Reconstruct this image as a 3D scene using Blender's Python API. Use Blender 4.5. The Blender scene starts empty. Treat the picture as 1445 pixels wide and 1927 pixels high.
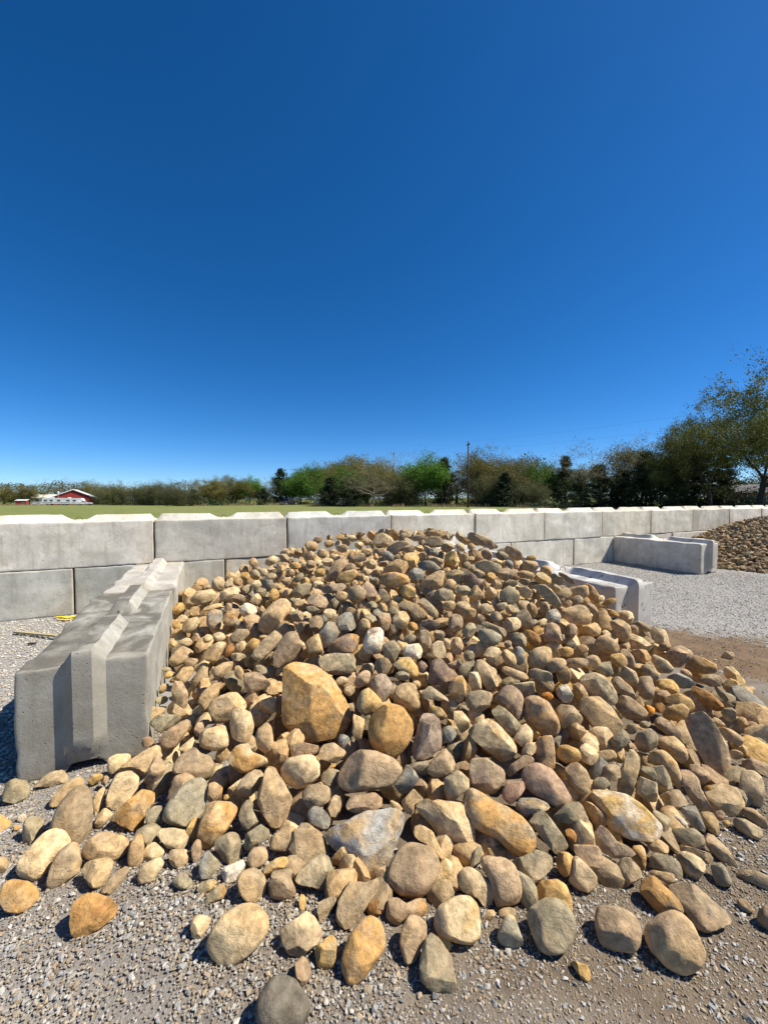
import bpy, bmesh, math, random
import numpy as np
from mathutils import Vector, Matrix, Quaternion

# ------------------------------------------------------------------ camera, sky, sun, exposure
sc = bpy.context.scene
R = math.radians
cam = bpy.data.cameras.new('camera')
cam.sensor_fit = 'AUTO'; cam.sensor_width = 36.0
cam.lens = 735.0 / 1927.0 * 36.0
cam.clip_start = 0.05; cam.clip_end = 5000
camo = bpy.data.objects.new('camera', cam)
sc.collection.objects.link(camo)
camo.location = (0, 0, 1.52)
camo.rotation_euler = (R(90 - 1.987), 0, 0)
sc.camera = camo

SUN_EL, SUN_AZ = 52.0, 91.0            # azimuth clockwise from +Y
sun_dir = Vector((math.sin(R(SUN_AZ)) * math.cos(R(SUN_EL)), math.cos(R(SUN_AZ)) * math.cos(R(SUN_EL)), math.sin(R(SUN_EL))))
w = bpy.data.worlds.new('World'); sc.world = w; w.use_nodes = True
nt = w.node_tree; nt.nodes.clear()
sky = nt.nodes.new('ShaderNodeTexSky'); sky.sky_type = 'NISHITA'; sky.sun_disc = False
sky.sun_elevation = R(SUN_EL); sky.sun_rotation = R(SUN_AZ)
sky.altitude = 0; sky.air_density = 0.65; sky.dust_density = 0.15; sky.ozone_density = 8.0
hsv = nt.nodes.new('ShaderNodeHueSaturation'); hsv.inputs['Saturation'].default_value = 1.22
bg = nt.nodes.new('ShaderNodeBackground'); bg.inputs['Strength'].default_value = 0.093
wo = nt.nodes.new('ShaderNodeOutputWorld')
nt.links.new(sky.outputs[0], hsv.inputs['Color']); nt.links.new(hsv.outputs[0], bg.inputs[0]); nt.links.new(bg.outputs[0], wo.inputs[0])
sl = bpy.data.lights.new('sun', 'SUN'); sl.energy = 5.0; sl.angle = R(0.53); sl.color = (1.0, 0.935, 0.83)
so = bpy.data.objects.new('sun', sl); sc.collection.objects.link(so)
so.rotation_euler = sun_dir.to_track_quat('Z', 'Y').to_euler()
sc.view_settings.view_transform = 'Standard'; sc.view_settings.look = 'None'
sc.view_settings.exposure = 0.66; sc.view_settings.gamma = 1.0
sc.cycles.max_bounces = 6; sc.cycles.diffuse_bounces = 3; sc.cycles.glossy_bounces = 2
sc.cycles.use_denoising = True

# ------------------------------------------------------------------ table of the heap's rocks (world millimetres)
# label | colours | shape | centre | rotation quaternion x1000 | half depth | outline points | fine
ROCKS = """\
flat olive disc stone, on the front of the heap|g|r|-1853 1919 46|799 471 190 323|38|-49 -3 -35 52 -3 59 40 30 54 -23 33 -52 -10 -50 -47 -23|0
wedge beside the dark block|n|a|-1749 2022 31|808 475 177 301|27|-89 -1 -17 39 40 31 74 -24 64 -36 -6 -31|0
tan elongated rounded rock lower right of the wedge beside the dark block|t|r|-1580 1914 42|818 465 167 294|37|66 34 40 53 -15 49 -64 12 -81 -18 -60 -39 -10 -50 40 -38 82 2|0
broad brown-grey flat rock, on the front of the heap|n|r|-1389 1702 92|828 449 160 295|56|-87 -5 -49 75 5 121 43 109 62 75 66 -8 59 -92 17 -120 -37 -77|1
long pale oval, on the front of the heap|ct|r|-1404 1555 56|828 431 166 318|48|-79 -8 -63 26 3 71 37 72 77 42 97 5 86 -9 33 -31 5 -74 -33 -71 -70 -41|1
brown-grey elongated rounded rock lower right of the long pale oval|nt|r|-1278 1513 47|839 422 154 307|39|-55 -32 -45 14 -15 59 26 69 46 48 49 9 54 -11 42 -37 -5 -58 -43 -53|1
two-toned tan oval, on the front of the heap|tk|r|-1177 1603 45|849 427 140 278|37|-83 18 -70 38 -34 60 10 51 58 17 83 -21 70 -53 29 -60 -36 -28 -74 -4|1
tan angular rock below the two-toned tan oval|tg|a|-1132 1495 42|853 414 139 287|35|-53 24 -39 52 5 39 39 31 54 9 40 -30 2 -60 -24 -33 -43 3|0
brown-grey elongated angular rock below the two-toned tan oval|n|a|-1048 1478 26|862 406 129 275|19|-49 -12 -4 27 35 33 48 14 30 -5 -16 -37|0
olive-grey angular rock above the long pale oval|gn|a|-1571 1697 42|817 447 175 320|30|-36 -10 -23 53 -5 59 44 16 31 -36 -11 -53 -33 -36|0
orange-tan angular rock lower left of the flat olive disc stone|ot|a|-1759 1740 30|803 454 190 335|21|-35 -2 -17 41 0 39 38 -11 37 -23 -2 -37|0
small tan rounded rock upper left of the round orange stone on the gravel|tk|r|-1558 1535 27|816 431 180 341|19|-24 15 -9 39 19 20 28 -3 17 -27 -1 -36 -19 -21|0
round orange stone on the gravel|ot|r|-1359 1402 43|830 413 167 336|32|-48 28 -42 60 -14 61 29 29 56 -13 55 -42 32 -55 0 -53 -33 -29 -47 2|1
reddish brown stone on the gravel|or|a|-1038 1336 46|861 392 134 295|43|-58 4 -53 51 -23 66 14 55 56 17 77 -21 66 -43 10 -52 -42 -48 -54 -27|1
pale cream elongated rounded rock above the cream cracked stone|cy|r|-1455 2086 77|824 480 151 259|31|-49 -11 -42 33 -3 43 55 24 64 -3 34 -24 -19 -47 -43 -36|0
tan elongated angular rock upper right of the cream cracked stone|tn|a|-1290 2046 110|833 479 138 241|39|-126 -20 -80 14 17 54 77 62 87 -6 49 -33 -10 -68 -71 -19|0
cream cracked stone, on the front of the heap|ct|r|-1305 1898 66|836 461 143 260|49|-65 -23 -56 23 -21 75 38 74 73 32 67 -13 20 -64 -24 -81 -61 -47|1
small tan elongated rounded rock lower left of the cream cracked stone|tn|r|-1394 1861 41|832 457 152 277|16|-22 -37 -21 16 1 48 31 50 11 -33 -14 -62|0
small pale cream elongated rounded rock above the two-toned tan oval|c|r|-1304 1767 33|839 445 146 276|22|-34 -11 -22 17 3 39 27 23 40 0 9 -25 -23 -36|0
rust-faced slab, on the front of the heap|on|a|-1158 1771 65|848 446 133 253|54|-96 2 -39 43 29 79 89 44 74 2 39 -15 34 -55 20 -91 -4 -81 -52 -39|1
tan elongated rounded rock right of the two-toned tan oval|t|r|-1037 1586 41|861 420 125 256|24|-32 -11 -24 29 -1 57 23 57 29 4 23 -41 -3 -55 -27 -38|0
small pale cream rounded rock below the rust-faced slab|cy|r|-979 1600 23|867 417 118 244|23|-43 4 -20 31 7 34 46 -5 41 -21 6 -30 -36 -17|0
pale cream elongated rounded rock lower right of the two-toned tan oval|c|r|-936 1515 27|872 407 115 248|27|-44 -4 -35 23 -13 31 32 33 52 9 30 -17 0 -38 -32 -30|0
olive-grey elongated rounded rock lower right of the rust-faced slab|g|r|-1048 1732 60|857 439 122 239|26|-33 29 -3 47 35 40 30 11 20 -46 -10 -55 -29 -12|0
pinkish brown elongated angular rock upper right of the cream cracked stone|kt|a|-1173 1957 115|841 470 130 233|31|-48 -19 -24 30 6 89 29 60 47 -2 16 -58 -21 -65 -44 -44|0
heart-shaped brown rock, on the front of the heap|kn|r|-976 1966 149|851 472 111 200|49|-97 14 -80 52 -1 85 28 44 78 16 94 -22 80 -75 50 -77 6 -60 -66 -22 -90 -16|1
pinkish brown elongated rounded rock above the big smooth grey-green rock|k|r|-989 1861 109|856 457 114 213|37|-70 -40 -47 9 -28 52 18 55 60 27 78 -19 -5 -39 -50 -57|0
big smooth grey-green rock, on the front of the heap|eg|r|-918 1779 90|864 445 108 210|61|-98 -16 -88 17 -31 71 15 93 56 92 84 65 87 29 70 -51 33 -84 -11 -87 -75 -51 -96 -32|1
long orange-tan rock, on the front of the heap|to|r|-750 1694 77|879 430 91 186|49|-73 -34 -67 1 -37 62 -11 77 61 59 92 32 82 3 44 -41 -13 -70 -38 -83 -63 -59|1
small pinkish brown blocky rock upper right of the big smooth grey-green rock|ko|s|-809 1819 117|868 450 96 184|23|-30 9 -25 42 3 40 36 10 30 -31 -7 -39 -30 -24|0
cream slab with orange stain, on the front of the heap|co|a|-714 1969 178|864 473 83 152|42|-92 18 -69 51 -33 68 19 66 29 28 102 -15 116 -47 69 -47 -14 -58 -54 -36|0
brown-grey elongated rounded rock below the cream slab with orange stain|n|r|-644 1845 140|875 453 77 148|34|-66 -15 -42 23 2 53 42 50 69 23 50 -17 6 -47 -33 -51 -61 -33|0
diamond-shaped tan rock, on the front of the heap|tk|a|-510 1771 124|887 441 62 125|54|-76 27 -55 65 -36 117 -4 140 13 100 42 61 83 -21 57 -80 14 -114 -22 -92 -50 -49 -73 -9|1
olive-grey elongated angular rock lower left of the diamond-shaped tan rock|gn|a|-613 1709 96|886 431 75 154|28|-38 4 -20 55 17 63 21 15 45 -37 1 -56 -25 -33|0
craggy grey chunk, on the front of the heap|gn|a|-649 1594 50|891 411 80 175|37|-68 35 -31 46 11 57 36 40 48 -6 55 -36 34 -55 1 -56 -28 -38 -44 -3|0
olive-grey elongated blocky rock right of the craggy grey chunk|g|s|-547 1623 70|895 415 68 147|22|-49 -24 -41 20 20 41 53 14 54 -12 -3 -31 -37 -38|0
tan rounded rock below the diamond-shaped tan rock|tn|r|-424 1612 71|902 411 53 117|30|-65 0 -44 17 -4 42 50 35 55 -10 10 -44 -52 -23|0
pinkish brown rounded rock above the wrinkled tan stone|kt|r|-519 1554 46|902 402 65 147|26|34 18 20 29 -13 35 -34 19 -42 2 -26 -28 1 -33 25 -26 44 -9|0
pale cream angular rock below the big smooth grey-green rock|cg|a|-906 1646 46|871 424 109 224|27|-62 38 -50 52 -1 36 60 4 58 -37 13 -49 -31 -21 -58 18|0
small pinkish brown elongated rounded rock left of the craggy grey chunk|k|r|-789 1595 38|882 413 97 206|16|6 37 -4 33 -20 18 -19 -10 -14 -33 0 -37 13 -23 21 -8 18 26|0
brown-grey angular rock lower left of the long orange-tan rock|nt|a|-850 1572 28|878 411 104 222|24|-41 8 -35 37 31 22 42 -21 14 -39 -21 -23|0
blue-grey angular rock left of the white and orange quartz lump|bg|a|-705 1526 34|890 401 88 196|28|-39 -3 -29 27 -5 54 45 -5 45 -19 13 -38 -29 -32|0
white and orange quartz lump, on the front edge of the heap|wo|a|-604 1510 27|899 395 76 173|24|-45 18 -25 26 39 29 50 6 21 -22 -18 -40 -33 -17|0
wrinkled tan stone, on the front edge of the heap|tn|r|-506 1447 38|908 385 65 154|34|-54 26 -37 49 10 51 49 13 52 -12 43 -40 23 -53 -18 -43 -42 -16|1
brown-grey rounded rock right of the wrinkled tan stone|nk|r|-392 1451 36|915 382 51 121|36|-50 5 -35 48 30 44 41 34 33 11 52 -26 43 -45 12 -46 -38 -29|0
small golden elongated rounded rock upper right of the wrinkled tan stone|yc|r|-435 1524 41|908 395 55 127|17|-50 5 -1 21 41 20 51 -12 -10 -16 -38 -25|0
small olive-grey angular rock above the small cream wedge on the gravel|gn|a|-790 1478 21|886 396 99 222|18|-38 18 -10 29 12 23 37 -18 10 -33 -24 -6|0
small olive-grey elongated angular rock lower left of the white and orange quartz lump|gy|a|-690 1465 14|895 390 87 200|14|-33 -1 -20 20 29 14 42 0 17 -14 -21 -22|0
small olive-grey elongated angular rock upper right of the small cream wedge on the gravel|go|a|-639 1427 18|900 383 82 192|16|-49 -12 -14 15 23 28 42 4 26 -18 -15 -14 -40 -24|0
small cream wedge on the gravel|c|a|-644 1314 25|902 368 85 209|24|-29 12 -24 32 -4 31 30 16 40 2 29 -11 -12 -39 -21 -25|0
big broken-ended oval, on the front edge of the heap|ct|r|-493 1269 50|915 359 67 172|51|-93 1 -87 26 -48 56 4 69 49 65 80 45 98 16 96 -18 69 -41 28 -58 -9 -67 -44 -60 -79 -34 -91 -14|1
dark grey boulder at the bottom edge, on the front edge of the heap|d|r|-293 1080 44|940 316 42 125|44|-75 16 -67 38 -34 64 -4 69 36 45 66 12 79 -19 62 -49 11 -60 -39 -40 -68 -11|1
faceted brown rock, on the front edge of the heap|nc|a|-282 1277 39|930 352 38 101|38|-75 23 -20 37 21 55 48 36 70 -9 55 -26 19 -42 -2 -49 -39 -39 -57 -12|1
pinkish brown elongated angular rock below the faceted brown rock|k|a|-258 1190 20|937 332 36 100|19|-25 21 -1 31 17 21 27 4 16 -26 3 -34 -23 -10|0
olive-grey wedge, on the front edge of the heap|gc|a|-258 1483 44|919 386 33 79|40|-89 -3 -60 29 3 64 41 48 60 2 69 -48 50 -62 -18 -34 -75 -18|1
big brown egg, on the front of the heap|nk|r|-80 1869 182|889 457 10 19|65|-157 -26 -146 21 -100 73 -37 90 43 81 133 45 178 4 161 -30 98 -62 16 -73 -76 -79 -132 -57|1
round pale brown cobble, on the front of the heap|cn|r|-412 1884 174|881 460 50 95|54|-93 22 -63 59 33 65 70 61 90 22 83 -31 31 -67 -14 -72 -62 -47 -88 -14|1
pinkish brown angular rock upper right of the round pale brown cobble|kt|a|-269 1958 215|879 473 32 60|33|-72 4 -43 39 12 47 79 -3 22 -49 -58 -20|0
brown-grey rounded rock lower right of the round pale brown cobble|n|r|-314 1771 138|894 440 39 79|36|-69 10 -43 44 -3 44 61 29 64 -20 30 -44 -38 -41|0
small blue-grey angular rock lower right of the diamond-shaped tan rock|b|a|-287 1682 106|902 424 36 76|27|-54 23 -24 47 9 35 53 -7 47 -40 8 -39 -38 -16|0
small brown-grey angular rock above the olive-grey wedge|nt|a|-333 1627 84|905 414 42 92|29|-46 -4 -26 40 8 35 57 -4 16 -30 -4 -44|0
pinkish brown elongated angular rock below the big brown egg|k|a|-91 1735 132|901 433 11 24|28|-92 -4 -66 27 52 39 88 10 80 -21 12 -34 -45 -36 -79 -19|0
blue-grey blocky rock right of the big brown egg|bg|s|107 1823 169|893 450 -13 -26|29|-60 -19 -17 37 3 68 39 43 59 10 14 -41 -21 -63|0
blue and white jagged rock, on the front of the heap|qt|a|-61 1597 84|913 407 8 17|77|-201 18 -179 35 -117 51 -72 75 -12 96 53 98 100 104 158 73 169 51 140 -4 84 -79 57 -112 18 -116 -46 -86 -144 -34 -190 1|1
tan elongated rounded rock lower left of the tan flat-topped slab|t|r|187 1591 83|912 407 -24 -53|23|-64 23 -60 45 -28 51 17 30 39 -10 65 -35 47 -56 17 -49 -14 -11 -50 3|0
dented brown boulder, on the front of the heap|kn|r|114 1484 61|921 387 -15 -35|60|-101 -37 -95 10 -59 59 -7 85 44 84 86 57 102 23 88 -17 46 -64 10 -80 -47 -75 -88 -48|1
small golden elongated rounded rock right of the dented brown boulder|yc|r|232 1494 46|919 387 -30 -71|20|-22 10 7 45 36 29 32 -6 -1 -31 -42 -44|0
tan flat-topped slab, on the front of the heap|ct|a|288 1655 106|903 420 -36 -78|55|-157 36 -149 60 -82 60 -45 72 47 74 79 47 96 19 105 -61 72 -89 26 -77 -33 -63 -89 -5|1
small tan blocky rock upper left of the tan flat-topped slab|t|s|125 1736 135|900 434 -16 -32|24|-44 0 9 50 58 9 14 -9 9 -47 -29 -41|0
brown-grey angular rock lower right of the pale pink faceted rock|nk|a|288 1895 199|883 464 -35 -67|39|-77 -31 -57 6 16 76 53 56 66 -1 42 -38 -45 -63|0
olive-grey blocky rock above the tan flat-topped slab|gc|s|339 1801 163|889 448 -42 -83|34|-56 20 1 60 24 54 63 29 58 -13 24 -29 -12 -66 -47 -50|0
tall leaning brown slab, on the front edge of the heap|nt|a|-105 1379 42|929 367 14 35|34|-69 -44 -59 4 -21 55 43 49 83 61 91 49 73 16 25 -28 -13 -63 -35 -68|1
brown-grey elongated angular rock left of the tall leaning brown slab|ng|a|-214 1379 21|928 365 28 72|18|-35 -9 -24 17 31 31 42 13 3 -27 -20 -35|0
small rusty brown angular rock right of the tall leaning brown slab|rt|a|-33 1389 20|931 365 4 11|19|-31 -13 -15 23 1 31 26 19 20 -25 -15 -24|0
big orange oval, on the front edge of the heap|ok|r|-69 1221 51|940 340 10 27|42|-68 -36 -63 -9 -43 32 -8 67 28 77 64 59 72 32 69 1 40 -25 12 -54 -8 -68 -31 -73 -58 -58|1
golden angular rock lower right of the faceted brown rock|yg|a|-189 1230 27|937 340 26 72|29|-43 8 -31 21 18 42 35 25 31 -21 13 -39 -27 -28|0
bone-shaped reddish rock, on the front edge of the heap|ko|r|76 1369 25|932 362 -10 -26|26|-69 -10 -59 28 -27 30 4 17 66 36 81 1 61 -16 12 -18 -26 -40 -57 -29|1
teardrop pinkish rock, on the front edge of the heap|kt|r|95 1262 39|938 346 -13 -35|31|-45 -10 -32 30 -10 52 26 54 48 35 44 10 1 -65 -23 -51|1
upright grey slab, on the front edge of the heap|gn|a|168 1183 43|940 333 -24 -67|40|-53 -6 -49 29 -40 58 -19 71 9 56 42 27 58 -24 54 -47 -10 -52 -47 -33|1
small golden elongated angular rock lower left of the pitted olive-tan boulder|y|a|207 1275 20|934 347 -28 -75|14|-31 13 -10 29 16 17 23 -38 -9 -13|0
pitted olive-tan boulder, on the front edge of the heap|cy|r|261 1315 47|928 359 -35 -91|47|-86 -13 -73 21 -29 49 7 62 38 67 64 49 76 8 68 -28 43 -49 7 -55 -45 -50 -78 -37|1
brown-grey angular rock upper left of the pitted olive-tan boulder|nt|a|214 1424 30|924 374 -28 -69|27|-56 -14 -31 18 17 44 37 34 53 -2 10 -29 -22 -42|0
brown-grey rounded rock below the cream rock with a rusty top|np|r|493 1844 180|880 457 -60 -116|57|-80 39 -66 64 1 72 56 46 85 34 85 -18 51 -52 31 -70 -18 -67 -73 -47|1
cream rock with a rusty top, on the front of the heap|co|a|576 1999 253|863 485 -68 -122|59|-134 26 -88 68 -33 101 11 82 54 48 106 -2 111 -30 87 -75 41 -101 -25 -56 -107 -10|1
long orange log-shaped rock, on the front of the heap|on|r|503 1653 107|894 424 -63 -133|58|-163 63 -143 95 -101 102 -30 75 29 63 104 32 145 -10 146 -62 101 -90 59 -93 -9 -58 -108 -34 -148 7|1
small pinkish brown elongated rounded rock upper left of the pink pitted boulder|k|r|670 1889 200|868 467 -80 -149|20|-69 -31 -35 -2 24 51 69 41 64 17 5 -17 -48 -63|0
small pale cream rounded rock right of the cream rock with a rusty top|c|r|742 1958 230|859 480 -88 -157|20|20 40 5 37 -17 23 -37 -12 -27 -39 -12 -42 7 -29 32 -1 35 32|0
pink pitted boulder, on the front of the heap|Pk|r|763 1805 162|868 455 -92 -176|53|-114 11 -94 55 -36 80 26 70 72 25 108 -29 94 -60 63 -76 18 -63 -42 -49 -90 -27|1
small pink blocky rock left of the pink pitted boulder|P|s|602 1777 156|879 448 -74 -145|24|-48 -13 -29 32 46 47 51 19 32 -13 -9 -54 -42 -36|0
pinkish brown blocky rock above the pink pitted boulder|ko|s|826 1952 225|855 479 -97 -173|35|-51 25 -39 57 32 82 43 -2 45 -57 26 -73 -13 -66 -49 -32|0
golden rounded rock upper right of the pink pitted boulder|y|r|939 1947 216|849 479 -110 -194|31|-60 -6 -40 28 -6 41 43 34 58 4 39 -28 -14 -42 -44 -31|0
brown-grey rounded rock right of the pink pitted boulder|nt|r|937 1842 171|855 463 -111 -205|39|-62 18 -40 56 -11 63 35 44 56 -3 45 -49 9 -63 -32 -45|0
blue-grey elongated blocky rock lower left of the pink pitted boulder|by|s|666 1714 132|880 438 -82 -165|21|-71 -18 -49 19 14 34 81 26 81 10 15 -21 -29 -47|0
brick-shaped grey rock, on the front of the heap|g|s|704 1619 96|883 422 -88 -184|29|-81 15 -56 49 -26 70 4 49 54 1 76 -28 62 -43 26 -65 -11 -39|1
olive-grey angular rock upper right of the brick-shaped grey rock|gn|a|838 1684 115|870 436 -103 -205|40|-79 -26 -50 14 -8 62 31 53 60 8 62 -37 40 -44 -2 -34 -57 -47|0
golden rock with a white streak, on the front of the heap|yw|a|1078 1691 108|852 442 -129 -248|59|-147 28 -126 57 -48 76 2 80 55 62 113 24 135 2 127 -31 93 -57 17 -77 -43 -72 -113 -31|1
pinkish brown angular rock lower right of the brick-shaped grey rock|kt|a|835 1543 64|877 412 -104 -222|30|-77 6 -41 25 28 41 47 30 46 -31 22 -44 -20 -27 -56 -12|0
brown-grey elongated rounded rock lower left of the golden rock with a white streak|np|r|950 1586 73|866 422 -117 -240|32|-68 6 -42 56 -6 39 20 16 80 13 83 -7 35 -32 2 -41 -39 -35|0
small golden angular rock right of the grey angular block|yo|a|726 1515 56|888 404 -92 -202|27|-37 2 -26 29 2 41 35 27 33 -13 3 -41 -24 -37|0
brown-grey rounded rock right of the grey angular block|nc|r|776 1480 40|885 398 -98 -218|37|-52 -32 -38 2 -32 58 -9 52 51 17 51 -12 22 -40 -18 -45|0
grey angular block, on the front of the heap|gn|a|595 1504 53|898 398 -76 -171|35|-83 -2 -35 24 5 54 68 51 76 43 64 11 22 -32 -24 -74 -40 -46|1
broad pinkish brown slab, on the front edge of the heap|kn|r|456 1449 53|910 386 -59 -140|47|-88 43 -64 61 1 68 40 54 63 16 68 -30 66 -47 21 -64 -20 -78 -49 -15|1
small olive-grey elongated angular rock upper left of the broad pinkish brown slab|g|a|375 1538 63|909 399 -48 -109|13|15 44 -1 30 -17 0 -26 -34 -14 -42 13 -12 26 24|0
pale cream elongated rounded rock left of the broad pinkish brown slab|ct|r|351 1445 37|917 381 -46 -110|31|-66 28 -46 43 -25 50 23 36 55 9 60 -23 56 -38 35 -58 12 -34 -56 -22|1
pear-shaped olive rock, on the front edge of the heap|ey|r|431 1284 32|920 356 -58 -150|29|-41 -15 -30 18 -13 44 12 47 26 22 45 -7 43 -14 -7 -42 -32 -31|0
small tan rounded rock above the pear-shaped olive rock|tn|r|448 1369 14|917 368 -59 -146|11|34 11 25 17 8 16 -11 11 -32 -2 -34 -12 -17 -18 8 -12 27 -2|0
lumpy grey boulder, on the front edge of the heap|gn|r|576 1290 54|907 366 -78 -193|49|-78 -5 -72 19 -35 53 0 70 41 71 64 48 70 13 60 -20 34 -54 -17 -73 -44 -60 -66 -30|1
golden rounded rock above the lumpy grey boulder|yo|r|641 1421 30|899 384 -83 -193|31|-66 -14 -52 23 8 44 37 36 59 -5 59 -34 14 -29 -50 -34|1
mustard yellow shard on the dirt|y|a|631 1191 15|906 347 -86 -225|14|-38 8 -26 14 14 21 24 1 23 -13 3 -27 -10 -10|0
blunt pinkish boulder on the dirt|kn|r|800 1289 45|886 374 -107 -253|45|-69 4 -57 38 -11 57 21 59 52 50 66 26 64 -6 50 -36 23 -48 -16 -60 -46 -57 -62 -29|1
big tan boulder on the dirt|tk|r|961 1237 56|868 377 -129 -298|54|-86 -17 -70 17 -42 51 -13 75 16 81 38 70 55 49 75 15 74 -3 50 -43 14 -69 -19 -69 -63 -53|1
short orange log-shaped rock, on the front edge of the heap|on|r|1023 1401 41|863 398 -130 -281|35|-63 -9 -51 26 -19 57 -2 46 44 23 72 -6 63 -20 38 -23 4 -51 -28 -39|1
broad grey-pink slab, on the front edge of the heap|kg|s|1141 1359 45|851 399 -145 -310|39|-97 12 -54 49 -16 57 26 41 84 24 86 8 73 -12 17 -60 -7 -64 -34 -43|1
pinkish brown rounded rock right of the broad grey-pink slab|k|r|1368 1333 41|827 406 -171 -349|21|-35 -34 -29 -2 -7 43 19 62 33 27 17 -31 -4 -51 -22 -53|0
brown-grey elongated angular rock lower right of the long leaning brown slab|ng|a|1473 1483 21|822 422 -174 -339|20|-67 -17 -50 10 -4 27 32 26 61 12 40 -21 -17 -20 -48 -27|0
cracked upright pillar stone, on the front of the heap|tg|a|1211 1887 157|836 470 -138 -245|30|-49 -71 -34 13 5 116 43 104 46 53 29 -17 17 -83 -13 -98 -44 -100|0
small olive-grey elongated blocky rock right of the cracked upright pillar stone|g|s|1328 1912 144|829 473 -148 -260|19|-38 3 -29 22 15 33 31 -1 29 -27 -10 -30|0
pale cream blocky rock lower right of the cracked upright pillar stone|cg|s|1258 1822 127|836 462 -144 -260|29|-48 -27 -33 46 -7 42 39 41 40 -33 11 -48|0
olive-grey blocky rock right of the cracked upright pillar stone|gn|s|1382 1895 126|826 470 -153 -269|24|-43 40 4 60 31 16 38 -23 -10 -73 -20 -22|0
large tan elongated rounded rock right of the cracked upright pillar stone|to|r|1458 1973 137|820 479 -158 -270|39|-89 2 -63 47 -9 70 41 33 68 -38 60 -70 26 -87 12 -36 -16 -7 -84 -21|0
large tan elongated rounded rock below the dusky pink oblong rock|to|r|1589 2098 149|810 492 -165 -272|39|-84 -7 -66 32 5 61 43 31 62 -14 58 -46 26 -66 -21 -28|0
brown-grey blocky rock above the smooth dark grey oval|n|s|1370 1799 96|829 458 -155 -280|25|-57 -4 16 52 56 3 -18 -51|0
large pinkish brown elongated angular rock above the smooth dark grey oval|kn|a|1526 1871 86|819 466 -166 -292|30|-63 92 -29 86 14 55 23 13 75 -63 60 -74 16 -76 -21 -38 -47 3|0
brown-grey elongated rounded rock below the tall flat brown slab|nk|r|1633 1975 96|811 477 -172 -292|27|-57 16 -9 40 34 17 43 -13 6 -50 -21 -14|0
tall flat brown slab, on the front of the heap|nk|s|1837 2157 129|796 496 -183 -293|50|-113 84 -85 129 -33 164 1 135 35 85 74 28 86 -58 76 -140 55 -162 5 -138 -57 -43|1
pocked brown-grey stone, on the front of the heap|nc|r|1835 1902 67|798 472 -191 -322|37|-48 -23 -37 70 6 87 33 67 45 25 40 -57 10 -85 -37 -65|1
tan elongated rounded rock upper right of the pale green-grey tablet|tk|r|1738 1782 25|806 456 -186 -328|21|-51 -3 -40 24 -4 33 40 7 48 -24 2 -30|0
pale green-grey tablet, on the front of the heap|ec|r|1642 1714 28|812 449 -180 -326|25|-51 -9 -44 20 -9 33 44 22 48 0 34 -26 -17 -34|0
large pinkish brown elongated angular rock above the pocked brown-grey stone|kn|a|2065 2114 34|788 486 -198 -321|33|-65 7 -10 42 50 35 59 -34 1 -29 -59 -39|0
smooth dark grey oval, on the front of the heap|g|r|1319 1642 51|836 436 -154 -294|26|-63 -3 -52 13 21 42 53 26 54 -4 37 -24 -20 -39 -50 -29|0
olive-grey elongated angular rock above the smooth dark grey oval|gb|a|1411 1734 64|828 449 -160 -294|26|-59 14 6 51 45 -24 42 -37 -3 -41 -31 -8|0
olive-grey elongated angular rock upper left of the smooth dark grey oval|g|a|1232 1681 82|841 442 -145 -275|22|-40 35 10 47 30 31 16 -50 -6 -63 -19 -10|0
tan elongated rounded rock upper right of the smooth dark grey oval|t|r|1484 1726 46|824 448 -166 -305|24|-43 23 -2 42 25 20 33 -41 -15 -31 -27 -4|0
long leaning brown slab, on the front of the heap|kn|a|1417 1595 33|829 432 -164 -315|23|-53 45 -24 47 24 21 56 -25 45 -46 2 -35 -47 -3|0
brown-grey elongated angular rock lower right of the smooth dark grey oval|n|a|1309 1585 34|838 428 -154 -301|14|-87 -15 -55 8 43 21 60 4 27 -23 -19 -9|0
large pale cream angular rock below the smooth dark grey oval|cg|a|1243 1531 37|843 421 -149 -299|32|-63 2 -26 36 26 44 44 28 43 3 18 -51 -19 -42 -41 -6|0
greenish grey elongated angular rock above the short orange log-shaped rock|eg|a|1136 1524 42|853 417 -138 -283|25|-61 -6 -41 21 5 35 40 29 57 -8 54 -26 30 -27 0 -17 -56 -36|0
small tan elongated rounded rock left of the smooth dark grey oval|t|r|1147 1585 62|850 427 -138 -275|16|-45 -9 2 27 35 18 32 -12 -29 -24|0
small tan elongated rounded rock below the golden rock with a white streak|to|r|1046 1551 55|860 419 -128 -263|20|-24 24 12 41 24 8 17 -43 -1 -33 -27 -16|0
brown-grey angular rock upper left of the short orange log-shaped rock|ng|a|965 1498 40|868 408 -120 -256|27|-41 -15 -24 36 1 50 37 30 53 7 -14 -54 -40 -35|0
small pinkish brown elongated rounded rock above the short orange log-shaped rock|kt|r|1100 1489 31|857 410 -135 -282|12|-65 -14 -37 4 31 23 38 3 15 -21 -23 -9|0
olive-grey blocky rock below the long leaning brown slab|ge|s|1331 1495 29|835 419 -160 -318|20|-32 17 0 42 19 23 34 -14 -7 -42 -24 -15|0
pale cream rounded rock left of the blue-grey stone with an orange spot|c|r|-1735 3479 379|779 583 137 184|51|72 24 44 63 -23 62 -53 39 -70 2 -67 -41 -17 -68 25 -57 69 -23|0
pale oval by the wall|ct|r|-1840 3950 515|764 608 135 169|55|-136 -14 -58 62 81 70 130 17 78 -53 -45 -77|0
blue-grey stone with an orange spot, on the slope of the heap|bo|r|-1521 3477 432|782 589 123 163|54|-66 -2 -53 70 0 93 62 67 65 1 41 -89 -11 -92 -63 -48|0
knobbly rust-brown lump, on the slope of the heap|rn|a|-1356 3419 446|786 589 113 150|44|-65 37 -17 69 36 45 70 -14 51 -67 -10 -51 -61 -26|0
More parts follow.
